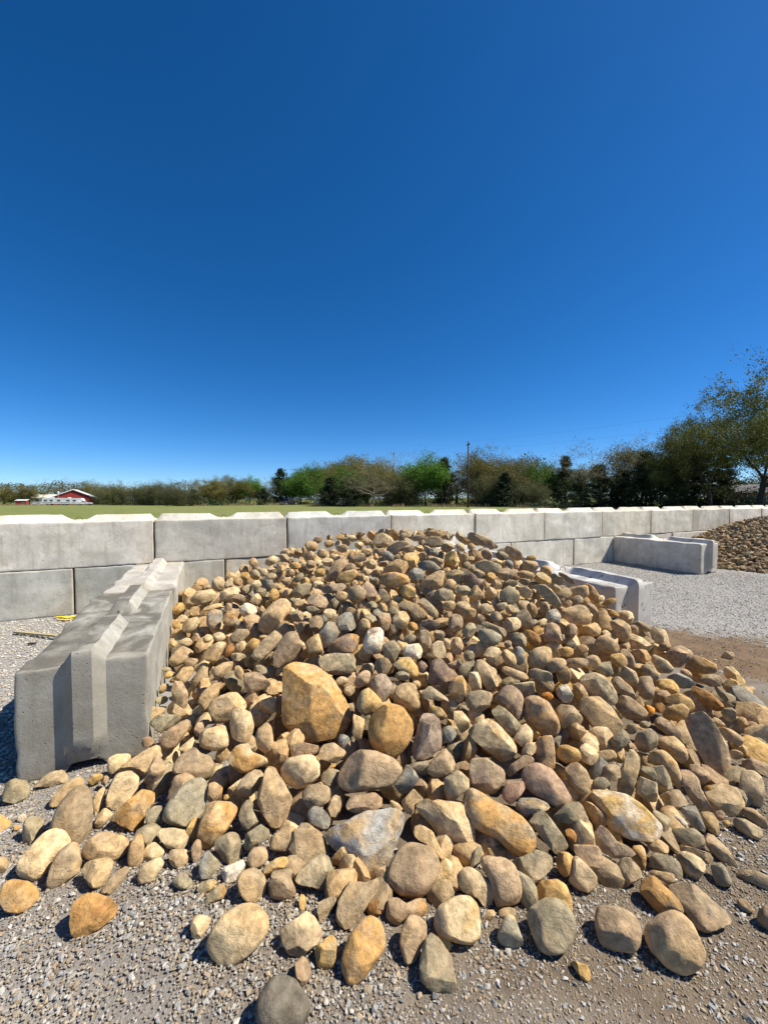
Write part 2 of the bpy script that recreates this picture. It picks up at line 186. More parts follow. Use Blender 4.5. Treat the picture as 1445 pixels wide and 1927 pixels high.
whitish angular rock upper right of the knobbly rust-brown lump|wc|a|-1235 3502 509|783 598 102 134|48|-89 28 -7 68 66 33 88 -26 46 -50 -36 -65|0
large rounded tan-pink rock, on the slope of the heap|tk|r|-893 3163 560|793 594 82 110|70|-120 -53 -95 28 -20 99 57 136 125 97 136 36 80 -11 45 -92 -63 -132 -112 -103|0
bar-shaped tan rock, on the slope of the heap|nc|s|-835 2767 467|810 567 84 120|37|-99 -24 -12 53 48 99 107 64 83 15 -35 -99 -85 -69|0
large pinkish brown angular rock right of the bar-shaped tan rock|kn|a|-670 2669 474|817 564 70 101|66|-93 -25 -72 36 0 115 58 124 93 36 110 -29 55 -52 -2 -95 -79 -114 -97 -86|0
brown-grey elongated rounded rock lower right of the knobbly rust-brown lump|n|r|-1133 3028 441|798 575 104 145|39|-80 -2 -17 54 62 45 85 2 -3 -59 -57 -45|0
large tan rounded rock below the blue-grey stone with an orange spot|tc|r|-1287 2919 356|802 561 118 169|48|-97 -18 -46 43 36 70 96 53 49 -25 19 -81 -40 -57|0
large pinkish brown rounded rock above the dark brown rock by the block's side|kt|r|-1625 3084 256|795 557 138 197|48|-84 -20 -54 31 15 80 98 21 35 -50 -55 -73|0
pinkish brown elongated rounded rock left of the pinkish triangular rock|kt|r|-1109 2644 342|814 546 110 164|36|-76 15 5 44 74 47 59 -13 4 -52 -50 -43|0
tan elongated rounded rock above the dark brown rock by the block's side|t|r|-1431 2749 253|806 542 132 197|33|-66 -16 -5 57 56 53 69 14 0 -58 -54 -54|0
dark brown rock by the block's side|kn|a|-1344 2535 225|815 527 131 203|34|-54 35 -35 90 15 80 45 1 43 -90 12 -95 -30 -41|0
pinkish triangular rock, on the slope of the heap|kp|a|-809 2425 358|830 534 87 135|48|-67 -13 -73 62 -29 75 29 55 92 -17 78 -52 -36 -66|0
tan elongated rounded rock upper left of the ridged tan rock|t|r|-1101 2420 275|825 524 114 179|36|-64 -24 -42 26 14 66 67 78 56 -5 5 -50 -37 -90|0
ridged tan rock, on the slope of the heap|tn|r|-935 2285 277|835 515 101 164|61|-98 10 -78 52 16 82 64 73 105 13 107 -28 37 -50 13 -79 -56 -83 -84 -33|1
smooth pale upright egg, on the slope of the heap|c|r|-800 2154 245|848 499 90 152|49|-61 7 -46 91 -7 92 50 52 68 -16 41 -85 -9 -83 -53 -52|0
pale cream rounded rock lower left of the smooth pale upright egg|ct|r|-931 2101 204|846 491 104 179|44|-78 5 -62 53 57 55 72 -7 67 -53 3 -61 -68 -27|0
pinkish brown rounded rock lower right of the smooth pale upright egg|kt|r|-642 2065 226|860 488 74 131|39|-49 16 -35 54 15 75 42 32 46 -45 2 -72 -43 -35|0
pinkish brown elongated rounded rock upper left of the heart-shaped brown rock|k|r|-1194 2185 171|832 496 127 213|39|-81 2 -23 41 48 68 87 58 68 12 7 -64 -46 -66|0
olive-grey elongated blocky rock lower left of the dark brown rock by the block's side|g|s|-1325 2317 169|823 506 135 219|29|-78 10 -39 53 74 18 94 -10 -24 -56|0
tan elongated rounded rock lower left of the dark brown rock by the block's side|t|r|-1444 2402 158|817 511 142 227|32|-54 -48 -25 60 68 30 70 -2 -15 -40 -38 -82|0
small pale cream blocky rock above the heart-shaped brown rock|ct|s|-1059 2076 173|842 486 117 202|22|-51 0 22 44 42 -18 -15 -34|0
biggest orange boulder, on the slope of the heap|ot|a|-415 2237 329|852 516 47 78|135|-172 188 -142 233 -89 245 -32 241 28 209 115 125 188 20 224 -85 205 -143 137 -184 0 -195 -117 -160 -168 -103 -174 50|1
big round yellow-orange rock, on the slope of the heap|oy|r|36 2061 275|871 491 -4 -8|92|-118 -7 -111 54 -59 106 5 128 70 107 118 46 119 -5 92 -64 41 -112 -12 -122 -76 -94 -105 -56|1
pale pink faceted rock, on the front of the heap|Kp|a|228 2021 261|872 486 -27 -49|55|-86 -80 -53 34 -19 122 32 114 66 80 76 -13 67 -51 -9 -98 -64 -102|1
olive-grey rounded rock upper left of the big round yellow-orange rock|gy|r|-87 2213 343|857 515 10 17|50|-68 8 -47 57 -3 79 83 -1 45 -54 -22 -67 -58 -36|0
tan elongated angular rock left of the big round yellow-orange rock|t|a|-141 2077 278|869 493 17 30|25|-25 71 39 33 15 -62 -13 -66 -30 -21|0
pale pinkish rounded rock left of the heart-shaped tan rock|K|r|-13 2304 386|849 528 1 2|50|-75 18 -31 71 21 74 75 0 20 -86 -43 -46|0
heart-shaped tan rock, on the slope of the heap|tk|r|133 2243 362|853 520 -15 -25|55|-82 -16 -64 53 -1 83 55 62 61 0 85 -44 60 -67 5 -71 -75 -38|0
brick-like grey slab, on the slope of the heap|gc|s|-296 2496 450|833 550 33 49|46|-125 35 -101 53 -26 63 92 57 119 30 104 -53 28 -68 -73 -57 -128 9|0
pinkish brown rounded rock lower right of the brick-like grey slab|kn|r|-132 2369 408|844 536 15 23|29|-56 -23 -30 24 23 57 52 35 35 -25 -30 -54|0
brown-grey angular rock below the white quartz block|n|a|-6 2454 454|836 548 1 1|39|-61 16 -34 48 28 47 65 -10 27 -47 -33 -47|0
olive-grey rounded rock below the cream-white cube|gy|r|149 2440 450|837 547 -17 -26|41|-90 10 -40 55 14 63 68 -5 74 -36 28 -68 -32 -33|0
white quartz block, on the slope of the heap|wp|r|-71 2664 540|820 572 8 11|53|-78 -43 -60 19 -38 82 44 96 69 60 50 -79 6 -89 -52 -78|0
olive-grey blocky rock lower right of the white quartz block|g|s|49 2570 504|827 562 -5 -8|40|-61 37 17 71 67 11 17 -76 -47 -43|0
cream-white cube, on the slope of the heap|wc|s|194 2563 503|826 562 -21 -31|35|-68 -21 -51 39 34 52 62 15 48 -45 -8 -49|0
brown-grey elongated rounded rock upper right of the cream-white cube|nk|r|283 2652 543|819 572 -30 -43|31|-54 39 -25 68 26 63 44 -27 26 -79 -10 -70|0
purple-brown tongue-shaped slab, on the slope of the heap|po|r|-268 2652 517|821 568 29 41|49|-116 -27 -88 27 21 69 102 59 86 -28 42 -61 -73 -56|0
large blue-grey rounded rock upper left of the purple-brown tongue-shaped slab|bn|r|-398 2758 547|813 577 41 58|49|-81 -9 -2 89 51 87 73 20 73 -17 -10 -91 -62 -67|0
tan rounded rock upper left of the brick-like grey slab|to|r|-479 2668 501|819 567 50 73|43|-62 29 25 88 60 -48 9 -72 -48 -41|0
brown-grey angular rock upper left of the purple-brown tongue-shaped slab|n|a|-508 2895 587|804 588 51 70|43|57 -12 41 46 -1 58 -52 31 -53 -14 -22 -59 28 -50|0
large blue-grey angular rock above the purple-brown tongue-shaped slab|be|a|-277 2859 602|807 589 28 39|52|-74 31 -19 68 36 78 74 -26 35 -70 -51 -60|0
pinkish brown blocky rock upper right of the white quartz block|k|s|10 2840 617|807 590 -1 -1|33|-48 20 -32 66 39 58 46 -47 7 -70 -40 -47|0
tan angular rock lower left of the humped tan rock|tc|a|127 2849 627|806 592 -13 -18|46|63 14 33 67 -16 62 -64 16 -60 -34 -1 -66 32 -64|0
humped tan rock, on the slope of the heap|tn|r|217 2952 670|798 601 -22 -29|38|-142 36 -45 66 45 40 97 -30 85 -69 28 -82 -28 -9 -97 9|0
olive-grey elongated angular rock right of the humped tan rock|gk|a|341 2981 678|796 603 -34 -45|30|-102 60 -36 78 78 -22 70 -89 -3 -48|0
purplish brown elongated angular rock lower right of the humped tan rock|pk|a|338 2795 606|808 587 -35 -49|29|78 -4 41 30 -17 39 -70 22 -72 -9 -17 -37 46 -34|0
large pinkish brown angular rock right of the large rounded tan-pink rock|kg|a|-536 3178 674|789 609 51 66|43|88 -43 63 29 -1 65 -63 53 -98 9 -30 -47 54 -66|0
pale cream angular rock above the dark iron-stained triangle|c|a|363 2573 509|823 563 -40 -58|40|51 -2 28 57 -13 58 -51 22 -47 -21 -15 -61 36 -46|0
dark iron-stained triangle, on the slope of the heap|po|a|354 2397 431|837 542 -40 -62|56|-86 -60 -58 62 -5 93 51 34 119 4 86 -31 -40 -75|0
brown-grey elongated angular rock below the dark iron-stained triangle|ng|a|286 2260 369|850 523 -33 -54|27|-72 13 -47 52 3 35 80 -12 98 -39 -3 -28 -59 -26|0
small golden elongated angular rock upper right of the pale pink faceted rock|yg|a|307 2146 316|860 506 -36 -61|22|49 -41 48 -7 16 27 -45 43 -52 15 -29 -17 21 -38|0
small pinkish brown elongated blocky rock above the round pale brown cobble|k|s|-411 1983 217|873 476 49 90|22|-66 29 -1 31 73 9 64 -24 4 -31 -57 -19|0
tan angular rock lower right of the dark iron-stained triangle|to|a|437 2284 384|844 527 -50 -80|42|-59 0 -35 49 21 83 53 38 46 -14 22 -73 -33 -67|0
pale cream rounded rock lower left of the jagged tan rock|cw|r|551 2335 409|837 535 -62 -97|31|-41 3 -36 46 15 54 34 11 40 -42 -9 -56|0
olive-grey blocky rock below the jagged tan rock|gk|s|545 2217 353|847 518 -63 -103|38|-79 -8 -49 40 11 58 77 43 59 -26 6 -62 -60 -45|0
pale cream blocky rock upper right of the pale pink faceted rock|cy|s|425 2098 299|860 500 -50 -86|27|-42 1 -42 43 -2 52 44 9 44 -21 -1 -61|0
jagged tan rock, on the slope of the heap|tn|a|637 2386 429|831 541 -71 -109|45|-80 32 -65 81 -13 77 20 49 67 36 58 -2 71 -55 33 -83 -5 -81|0
pale cream angular rock below the mossy green rounded stone|c|a|713 2537 495|818 559 -77 -113|36|-56 -9 -29 47 39 47 59 10 -7 -69|0
tan rounded rock upper right of the jagged tan rock|tk|r|815 2514 479|816 556 -88 -129|31|35 -43 45 -24 35 21 15 39 -22 57 -46 29 -41 -2 -18 -39 8 -54|0
blue-grey rounded rock left of the domed tan rock|bg|r|887 2537 485|813 558 -95 -138|30|39 2 26 45 0 59 -29 45 -42 1 -28 -35 -5 -61 17 -49 34 -37|0
pinkish brown angular rock upper right of the dark iron-stained triangle|kt|a|491 2605 525|818 567 -53 -76|34|47 9 26 57 -3 61 -42 24 -45 -32 -19 -55 25 -53|0
mossy green rounded stone, on the slope of the heap|eg|r|734 2683 556|807 575 -77 -108|39|-84 18 -63 52 16 48 87 12 87 -16 31 -53 -54 -43|0
brown-grey elongated blocky rock upper right of the mossy green rounded stone|ng|s|798 2759 586|801 582 -82 -113|18|-118 28 -77 50 63 7 92 -34 70 -58 -17 -15|0
brown-grey angular rock upper left of the mossy green rounded stone|np|a|523 2812 614|803 588 -54 -74|45|58 7 46 51 -16 63 -51 33 -57 -26 -22 -63 37 -54|0
tan angular rock upper left of the mossy green rounded stone|t|a|630 2896 652|796 596 -64 -86|37|61 33 18 55 -32 36 -59 0 -43 -54 -6 -52 46 -23|0
brown-grey angular rock left of the mossy green rounded stone|ng|a|606 2737 583|807 581 -64 -88|32|-57 -8 -6 54 50 57 32 -30 -12 -69|0
large brown-grey blocky rock upper left of the rusty gold curled lump|n|s|1046 2892 608|789 589 -103 -138|43|-59 -16 -53 55 15 85 45 41 68 -40 17 -69 -43 -68|0
rusty gold curled lump, on the slope of the heap|ro|r|1048 2720 537|799 573 -107 -149|31|-66 45 -16 51 33 28 54 -12 27 -62 -15 -42|0
square pinkish stone, on the slope of the heap|kP|s|1222 2805 530|792 576 -120 -165|42|-59 -58 -55 63 -5 88 45 68 67 -47 33 -70 -38 -77|0
blue-grey rounded rock above the square pinkish stone|bw|r|1327 3039 591|780 592 -123 -163|39|-62 -22 -40 38 21 62 60 17 46 -41 -46 -52|0
large squared tan rock, on the slope of the heap|tn|s|1578 3174 560|773 592 -139 -182|54|-108 -22 -105 39 13 88 75 78 107 6 92 -54 -70 -89|0
leaning grey-green plate, on the slope of the heap|eg|s|1431 3372 674|767 610 -124 -156|33|-131 66 -88 89 -27 89 76 -6 106 -75 69 -110 9 -67|0
small grey cube stone, on the slope of the heap|gn|s|1037 3206 718|775 612 -97 -122|44|-78 27 -2 76 78 30 74 -30 24 -69 -77 -42|0
tan elongated angular rock lower right of the large squared tan rock|to|a|1604 3012 492|779 579 -144 -194|39|-117 -25 -58 16 44 72 81 37 67 -28 -20 -58|0
domed tan rock, on the slope of the heap|tn|r|1026 2538 469|809 556 -108 -157|46|-77 -17 -39 49 26 78 65 70 72 -8 9 -70 -70 -69|0
pinkish brown rounded rock lower right of the domed tan rock|kt|r|1112 2501 437|809 550 -117 -172|32|63 26 47 49 -3 44 -43 23 -58 -7 -54 -47 -30 -53 32 -28 49 -9|0
pinkish brown elongated rounded rock upper left of the veined cream boulder|k|r|1275 2566 423|802 552 -130 -188|25|79 27 57 40 11 35 -53 16 -76 -4 -72 -37 -46 -41 21 -27 70 -1|0
tan rounded rock lower left of the rounded pink-tan rock|tc|r|1413 2617 405|797 552 -140 -201|35|50 15 32 47 2 51 -28 33 -50 7 -47 -25 -23 -48 9 -50 39 -22|0
tan elongated rounded rock above the dark purple-brown rock|tk|r|814 2396 429|824 542 -90 -136|21|-97 24 -52 36 55 13 89 -7 67 -31 -1 -31 -58 -8|0
olive-grey elongated rounded rock below the domed tan rock|gn|r|975 2397 420|819 541 -106 -160|27|-77 14 -34 37 58 23 71 -18 35 -36 -52 -25|0
pale cream elongated blocky rock upper right of the dark purple-brown rock|cg|s|846 2305 388|829 531 -94 -147|23|-97 -5 -12 26 48 41 54 -17 19 -39 -35 -19|0
dark purple-brown rock, on the slope of the heap|pk|r|737 2216 350|840 519 -84 -136|54|-103 -5 -57 58 -15 82 44 67 70 4 67 -52 44 -98 -2 -62 -61 -27|0
large pink-orange rounded rock, on the slope of the heap|ko|r|873 2139 310|840 508 -100 -165|62|-88 56 -78 85 -15 99 41 73 89 2 97 -38 79 -78 15 -91 -40 -65 -91 -38|1
large olive-grey elongated angular rock below the dark purple-brown rock|gn|a|672 2105 300|851 502 -78 -132|38|-82 41 -48 81 -8 57 81 -8 76 -39 27 -72 -18 -49 -69 11|0
pale cream rounded rock lower left of the large pink-orange rounded rock|ck|r|741 2025 263|854 490 -87 -151|33|-53 -21 -22 40 10 63 42 26 37 -29 -4 -56|0
small greenish grey angular rock right of the pale pink faceted rock|eb|a|345 2036 267|868 489 -41 -73|28|-36 26 20 45 43 3 10 -39 -29 -43|0
greenish grey angular rock upper right of the large pink-orange rounded rock|ew|a|1075 2289 356|822 526 -117 -183|33|-51 -5 -29 35 11 60 44 2 35 -35 -4 -54|0
brown-grey rounded rock right of the large pink-orange rounded rock|n|r|1030 2144 303|832 509 -116 -189|44|-68 17 -36 52 24 59 72 4 56 -31 -33 -67|0
big flat tan block, on the slope of the heap|tn|s|1241 2189 274|822 510 -135 -217|55|-120 35 -87 77 -14 103 56 55 108 -25 98 -65 21 -96 -29 -82 -79 -23|1
olive-grey angular rock lower right of the big flat tan block|g|a|1275 2070 214|826 494 -140 -234|27|-52 -15 14 62 51 21 18 -35 -38 -52|0
veined cream boulder, on the slope of the heap|cg|r|1336 2398 339|808 532 -138 -210|58|-116 -12 -88 58 -23 87 21 74 62 39 99 -7 97 -56 74 -85 6 -65 -73 -40|1
pinkish brown elongated rounded rock above the smooth brown-grey flat stone|kg|r|1532 2463 306|800 533 -152 -229|31|-75 36 -28 63 42 18 68 -32 49 -59 -26 -37|0
smooth brown-grey flat stone, on the slope of the heap|n|r|1479 2305 258|808 517 -152 -237|48|-84 -6 -58 67 -3 63 67 22 91 -6 47 -56 -16 -65|0
pinkish brown rounded rock left of the bright golden lump|kn|r|1726 2536 271|793 533 -164 -244|40|-57 -14 -35 59 29 81 47 6 37 -61 -9 -80|0
brown-grey rounded rock above the smooth brown-grey flat stone|nc|r|1654 2596 319|793 542 -158 -231|38|-69 -13 -22 63 34 38 56 -31 29 -64 -13 -34|0
bright golden lump, on the slope of the heap|y|a|1940 2630 235|785 535 -176 -258|37|-81 -2 -51 34 20 52 55 20 67 -24 22 -50 -31 -37|0
golden elongated rounded rock lower right of the bright golden lump|yt|r|1940 2514 188|788 524 -179 -269|35|-98 -33 -70 15 -4 55 52 31 74 -13 43 -55 -27 -21|0
golden rounded rock upper right of the dusky pink oblong rock|yt|r|1825 2396 182|794 516 -174 -268|33|-77 -45 -40 23 28 62 65 36 51 -11 -1 -52|0
dusky pink oblong rock, on the slope of the heap|kp|r|1660 2243 179|804 506 -167 -265|30|-71 15 -44 50 18 32 68 -3 59 -40 4 -41 -47 -18|0
brown-grey elongated rounded rock lower left of the flat mauve stone|nc|r|2072 2871 277|776 550 -178 -251|37|-74 28 -49 65 30 37 78 -12 51 -48 -20 -58|0
flat mauve stone, on the slope of the heap|kp|r|2404 3151 230|767 557 -188 -259|56|-109 -30 -33 65 36 105 91 59 79 -2 -1 -104 -36 -96|0
smooth orange-brown oblong, on the slope of the heap|on|r|2588 3155 152|764 550 -197 -273|54|-108 -53 -56 72 6 70 106 29 101 -22 36 -56 -66 -67|0
blue-grey elongated rounded rock right of the bright golden lump|be|r|2127 2753 214|778 539 -184 -265|35|-94 2 -21 51 46 32 79 -2 65 -27 0 -52|0
rust-brown oblong, on the slope of the heap|ro|r|2216 2630 143|778 526 -192 -284|34|-99 41 -71 67 16 41 88 -11 88 -38 40 -60 -22 -47|0
cream rock at the heap's foot|cy|a|2840 3117 67|759 541 -210 -294|38|-72 10 -64 63 -12 78 66 -7 55 -83 17 -71 -48 -16|0
golden rounded rock below the cream rock at the heap's foot|yc|r|2686 2967 71|764 536 -207 -294|38|53 -9 37 33 18 49 -13 56 -42 20 -54 -15 -40 -43 -2 -47 40 -35|0
lone cream stone on the wet mud|c|a|3268 3666 30|751 557 -212 -286|25|44 11 36 33 -13 33 -44 1 -43 -24 -10 -38 34 -18|0
brown-grey elongated angular rock lower right of the smooth orange-brown oblong|n|a|2505 2939 131|768 540 -199 -283|36|64 11 42 46 -18 43 -65 15 -63 -26 -14 -51 48 -30|0
olive-grey blocky rock lower right of the rust-brown oblong|gc|s|2275 2529 95|777 517 -198 -298|26|35 -21 33 29 16 47 -24 33 -43 3 -21 -44 18 -39|0
pinkish brown elongated angular rock right of the tall flat brown slab|kt|a|2102 2317 79|786 503 -194 -303|28|-72 28 -8 39 60 11 42 -43 -30 -29|0
brown-grey rounded rock lower left of the dusky pink oblong rock|ng|r|1442 2107 187|817 495 -153 -253|36|-54 -24 -41 29 17 68 52 36 48 -12 5 -57 -36 -60|0
rounded pink-tan rock, on the slope of the heap|kt|r|1656 2878 426|783 566 -151 -209|51|-91 -24 -47 54 -5 72 64 42 85 -15 52 -51 -44 -61|0
large tan rounded rock upper right of the rounded pink-tan rock|tn|r|1960 3192 434|769 578 -163 -217|50|-93 52 -9 87 59 42 67 -33 39 -105 -37 -51|0
pinkish brown elongated rounded rock lower right of the rounded pink-tan rock|kt|r|1767 2794 359|784 555 -161 -227|28|40 -61 47 -31 31 22 -2 57 -27 62 -47 54 -43 2 -25 -28 13 -62|0
golden rounded rock lower right of the rounded pink-tan rock|yn|r|1668 2741 370|787 554 -155 -221|37|56 -15 42 24 17 50 -8 45 -50 26 -56 -3 -34 -37 0 -48 36 -34|0
orange-tan angular rock left of the flat mauve stone|ok|a|1946 2907 339|777 558 -170 -236|34|-65 28 29 48 56 -15 18 -54 -43 -22|0
greenish grey blocky rock above the veined cream boulder|ec|s|1481 2590 374|797 547 -145 -212|30|-66 -4 -31 30 31 56 50 -21 20 -50 -52 -22|0
brown-grey rounded rock upper left of the bright golden lump|n|r|1875 2726 295|784 546 -170 -244|34|52 -19 48 4 33 38 -15 47 -41 32 -51 6 -50 -23 -15 -41 20 -45|0
pale cream angular rock upper right of the pale oval by the wall|c|a|-1776 4173 597|759 620 126 155|53|73 -20 44 73 -17 81 -67 42 -68 -31 -8 -85 47 -67|0
large pale cream rounded rock above the knobbly rust-brown lump|ct|r|-1520 3834 570|769 612 117 147|57|101 44 46 77 -26 66 -76 34 -100 -14 -90 -50 -25 -75 28 -70 84 -25|0
large pinkish brown elongated rounded rock lower left of the pale egg on the heap's crest|kt|r|-460 3760 824|767 639 39 47|52|85 102 18 105 -41 59 -92 -30 -92 -91 -65 -114 17 -77 81 -12 94 66|0
golden elongated rounded rock left of the orange lens-shaped stone|yt|r|-331 3546 810|772 634 29 36|42|93 27 69 64 -18 46 -62 28 -97 -8 -71 -51 -27 -59 21 -53 81 -4|0
brown-grey elongated blocky rock above the purple-brown tongue-shaped slab|np|s|-437 3359 741|781 622 40 51|27|112 18 75 42 -45 34 -116 -2 -86 -35 1 -42 79 -23|0
large olive-grey elongated angular rock upper right of the large rounded tan-pink rock|g|a|-736 3488 691|779 619 65 81|45|102 47 51 70 -37 48 -106 -17 -71 -72 10 -55 86 -15|0
large brown-grey rounded rock left of the orange lens-shaped stone|n|r|-225 3213 731|786 617 22 27|55|89 1 59 40 13 76 -28 63 -79 29 -82 -17 -39 -59 23 -71 52 -54|0
pale egg on the heap's crest|c|r|-16 4470 1033|744 668 1 1|65|-115 5 -85 66 1 97 98 42 135 -19 74 -68 -48 -86 -109 -43|0
long dark splinter on the heap's crest|n|a|1162 4601 1017|738 664 -82 -92|44|-188 66 -133 105 51 46 220 -86 172 -99 16 -67 -169 16|0
brown-grey elongated angular rock right of the pale egg on the heap's crest|np|a|161 4125 1009|749 662 -13 -15|42|155 35 55 63 -23 50 -115 7 -137 -46 -35 -65 77 -26|0
brown-grey angular rock left of the long dark splinter on the heap's crest|n|a|539 4223 1046|744 666 -42 -47|49|120 -4 59 54 -33 65 -91 36 -113 -20 -34 -62 69 -52|0
large golden angular rock upper right of the orange lens-shaped stone|yt|a|259 3757 929|759 650 -22 -26|61|82 7 48 67 -20 90 -74 28 -76 -30 -17 -88 52 -65|0
large tan angular rock above the orange lens-shaped stone|t|a|127 3585 879|767 642 -11 -14|54|108 29 71 63 -15 75 -104 10 -96 -52 -9 -73 69 -50|0
orange lens-shaped stone, on the top of the heap|on|r|87 3386 812|776 631 -8 -10|50|-131 7 -99 53 13 63 124 36 129 -28 31 -65 -70 -56 -117 -29|0
large tan angular rock upper right of the humped tan rock|tk|a|432 3350 806|775 628 -40 -50|56|-117 -18 -58 38 42 95 97 87 70 -40 7 -87 -75 -71|0
blue-grey angular rock right of the orange lens-shaped stone|b|a|289 3463 844|771 635 -27 -32|45|72 -7 50 49 -16 62 -73 19 -67 -26 -21 -60 56 -44|0
blue-grey elongated blocky rock right of the orange lens-shaped stone|bg|s|414 3598 892|764 643 -37 -44|31|105 -21 57 34 10 51 -103 33 -95 -9 -45 -38 82 -47|0
golden angular rock lower left of the long dark splinter on the heap's crest|y|a|649 3772 935|756 649 -55 -65|51|64 -24 50 71 -1 76 -60 41 -67 -22 -29 -75 33 -69|0
large purplish brown elongated angular rock upper left of the small grey cube stone|pg|a|782 3379 813|770 628 -72 -88|28|-126 77 -71 97 21 28 102 -59 75 -115 -6 -28|0
tan angular rock left of the small grey cube stone|t|a|747 3165 741|780 615 -72 -91|46|-79 -19 5 80 73 -19 6 -61|0
large brown-grey elongated blocky rock below the long dark splinter on the heap's crest|ng|s|990 3678 873|757 640 -85 -100|37|122 -11 103 23 -36 66 -105 44 -131 -5 -22 -54 89 -59|0
pinkish brown blocky rock lower left of the orange lens-shaped stone|kp|s|-116 3231 746|785 619 11 14|36|-72 43 -19 86 34 42 69 -36 16 -92 -28 -44|0
golden angular rock above the humped tan rock|yn|a|199 3186 748|786 618 -19 -25|49|67 -26 58 31 10 68 -47 51 -66 7 -54 -41 5 -70|0
olive-grey angular rock lower left of the long dark splinter on the heap's crest|gy|a|628 3424 833|769 632 -57 -70|44|77 -31 65 37 5 61 -77 33 -76 -2 -53 -50 30 -54|0
large tan elongated blocky rock right of the long dark splinter on the heap's crest|tk|s|1442 4321 909|743 650 -106 -121|43|110 -58 79 9 22 62 -76 85 -104 21 -73 -24 29 -82|0
tan rounded rock upper left of the leaning grey-green plate|tn|r|1492 3989 821|750 637 -115 -136|47|-102 0 -41 58 61 53 92 -10 22 -68 -60 -41|0
brown-grey angular rock above the small grey cube stone|nk|a|1127 3603 818|760 632 -97 -116|44|75 25 31 60 -12 58 -82 8 -68 -40 -11 -62 71 -25|0
pale cream angular rock above the leaning grey-green plate|cy|a|1519 3720 747|757 625 -123 -149|44|75 -42 77 11 -1 67 -50 58 -85 13 -62 -31 25 -67|0
olive-grey elongated angular rock upper right of the leaning grey-green plate|gk|a|1687 3815 716|754 623 -132 -159|42|85 -9 73 25 -15 63 -88 33 -77 -15 -23 -55 63 -52|0
tan elongated rounded rock above the large squared tan rock|t|r|1859 3705 629|757 612 -145 -179|44|-149 -14 -76 35 70 69 89 -28 18 -76 -75 -16|0
orange-tan elongated angular rock upper right of the large squared tan rock|ot|a|2036 3825 591|755 610 -152 -188|42|76 -107 80 -26 25 57 -57 108 -95 54 -60 -12 37 -102|0
olive-grey elongated angular rock upper right of the humped tan rock|g|a|487 3148 738|785 615 -47 -60|38|86 -7 64 37 -13 53 -80 24 -86 -20 -19 -50 65 -39|0
small tan elongated rounded rock upper left of the cracked upright pillar stone|t|r|1134 1957 198|838 481 -129 -225|21|48 22 43 38 9 33 -35 12 -53 -17 -46 -30 -11 -38 16 -21 48 5|0
small brown-grey angular rock left of the cracked upright pillar stone|n|a|1125 1884 170|842 470 -130 -232|28|39 -11 32 35 8 39 -34 19 -44 -8 -22 -36 13 -34|0
small olive-grey rounded rock left of the cracked upright pillar stone|g|r|1034 1819 159|850 461 -122 -225|20|38 9 27 24 10 30 -14 24 -34 0 -33 -20 -21 -30 11 -25 28 -5|0
brown-grey rounded rock lower right of the tall flat brown slab|n|r|1877 2171 96|796 494 -184 -297|27|36 -6 34 16 22 32 -2 40 -29 21 -39 -6 -26 -32 -7 -36 21 -31|0
olive-grey elongated angular rock above the pocked brown-grey stone|g|a|2264 2316 34|779 500 -204 -318|25|41 0 39 24 2 36 -34 22 -41 -17 -26 -36 25 -26|0
small brown-grey elongated angular rock right of the broad grey-pink slab|n|a|1330 1392 15|834 407 -163 -335|14|25 -5 23 7 2 21 -13 16 -26 -4 -18 -15 5 -19|0
"""
NEAR_FILL = 562
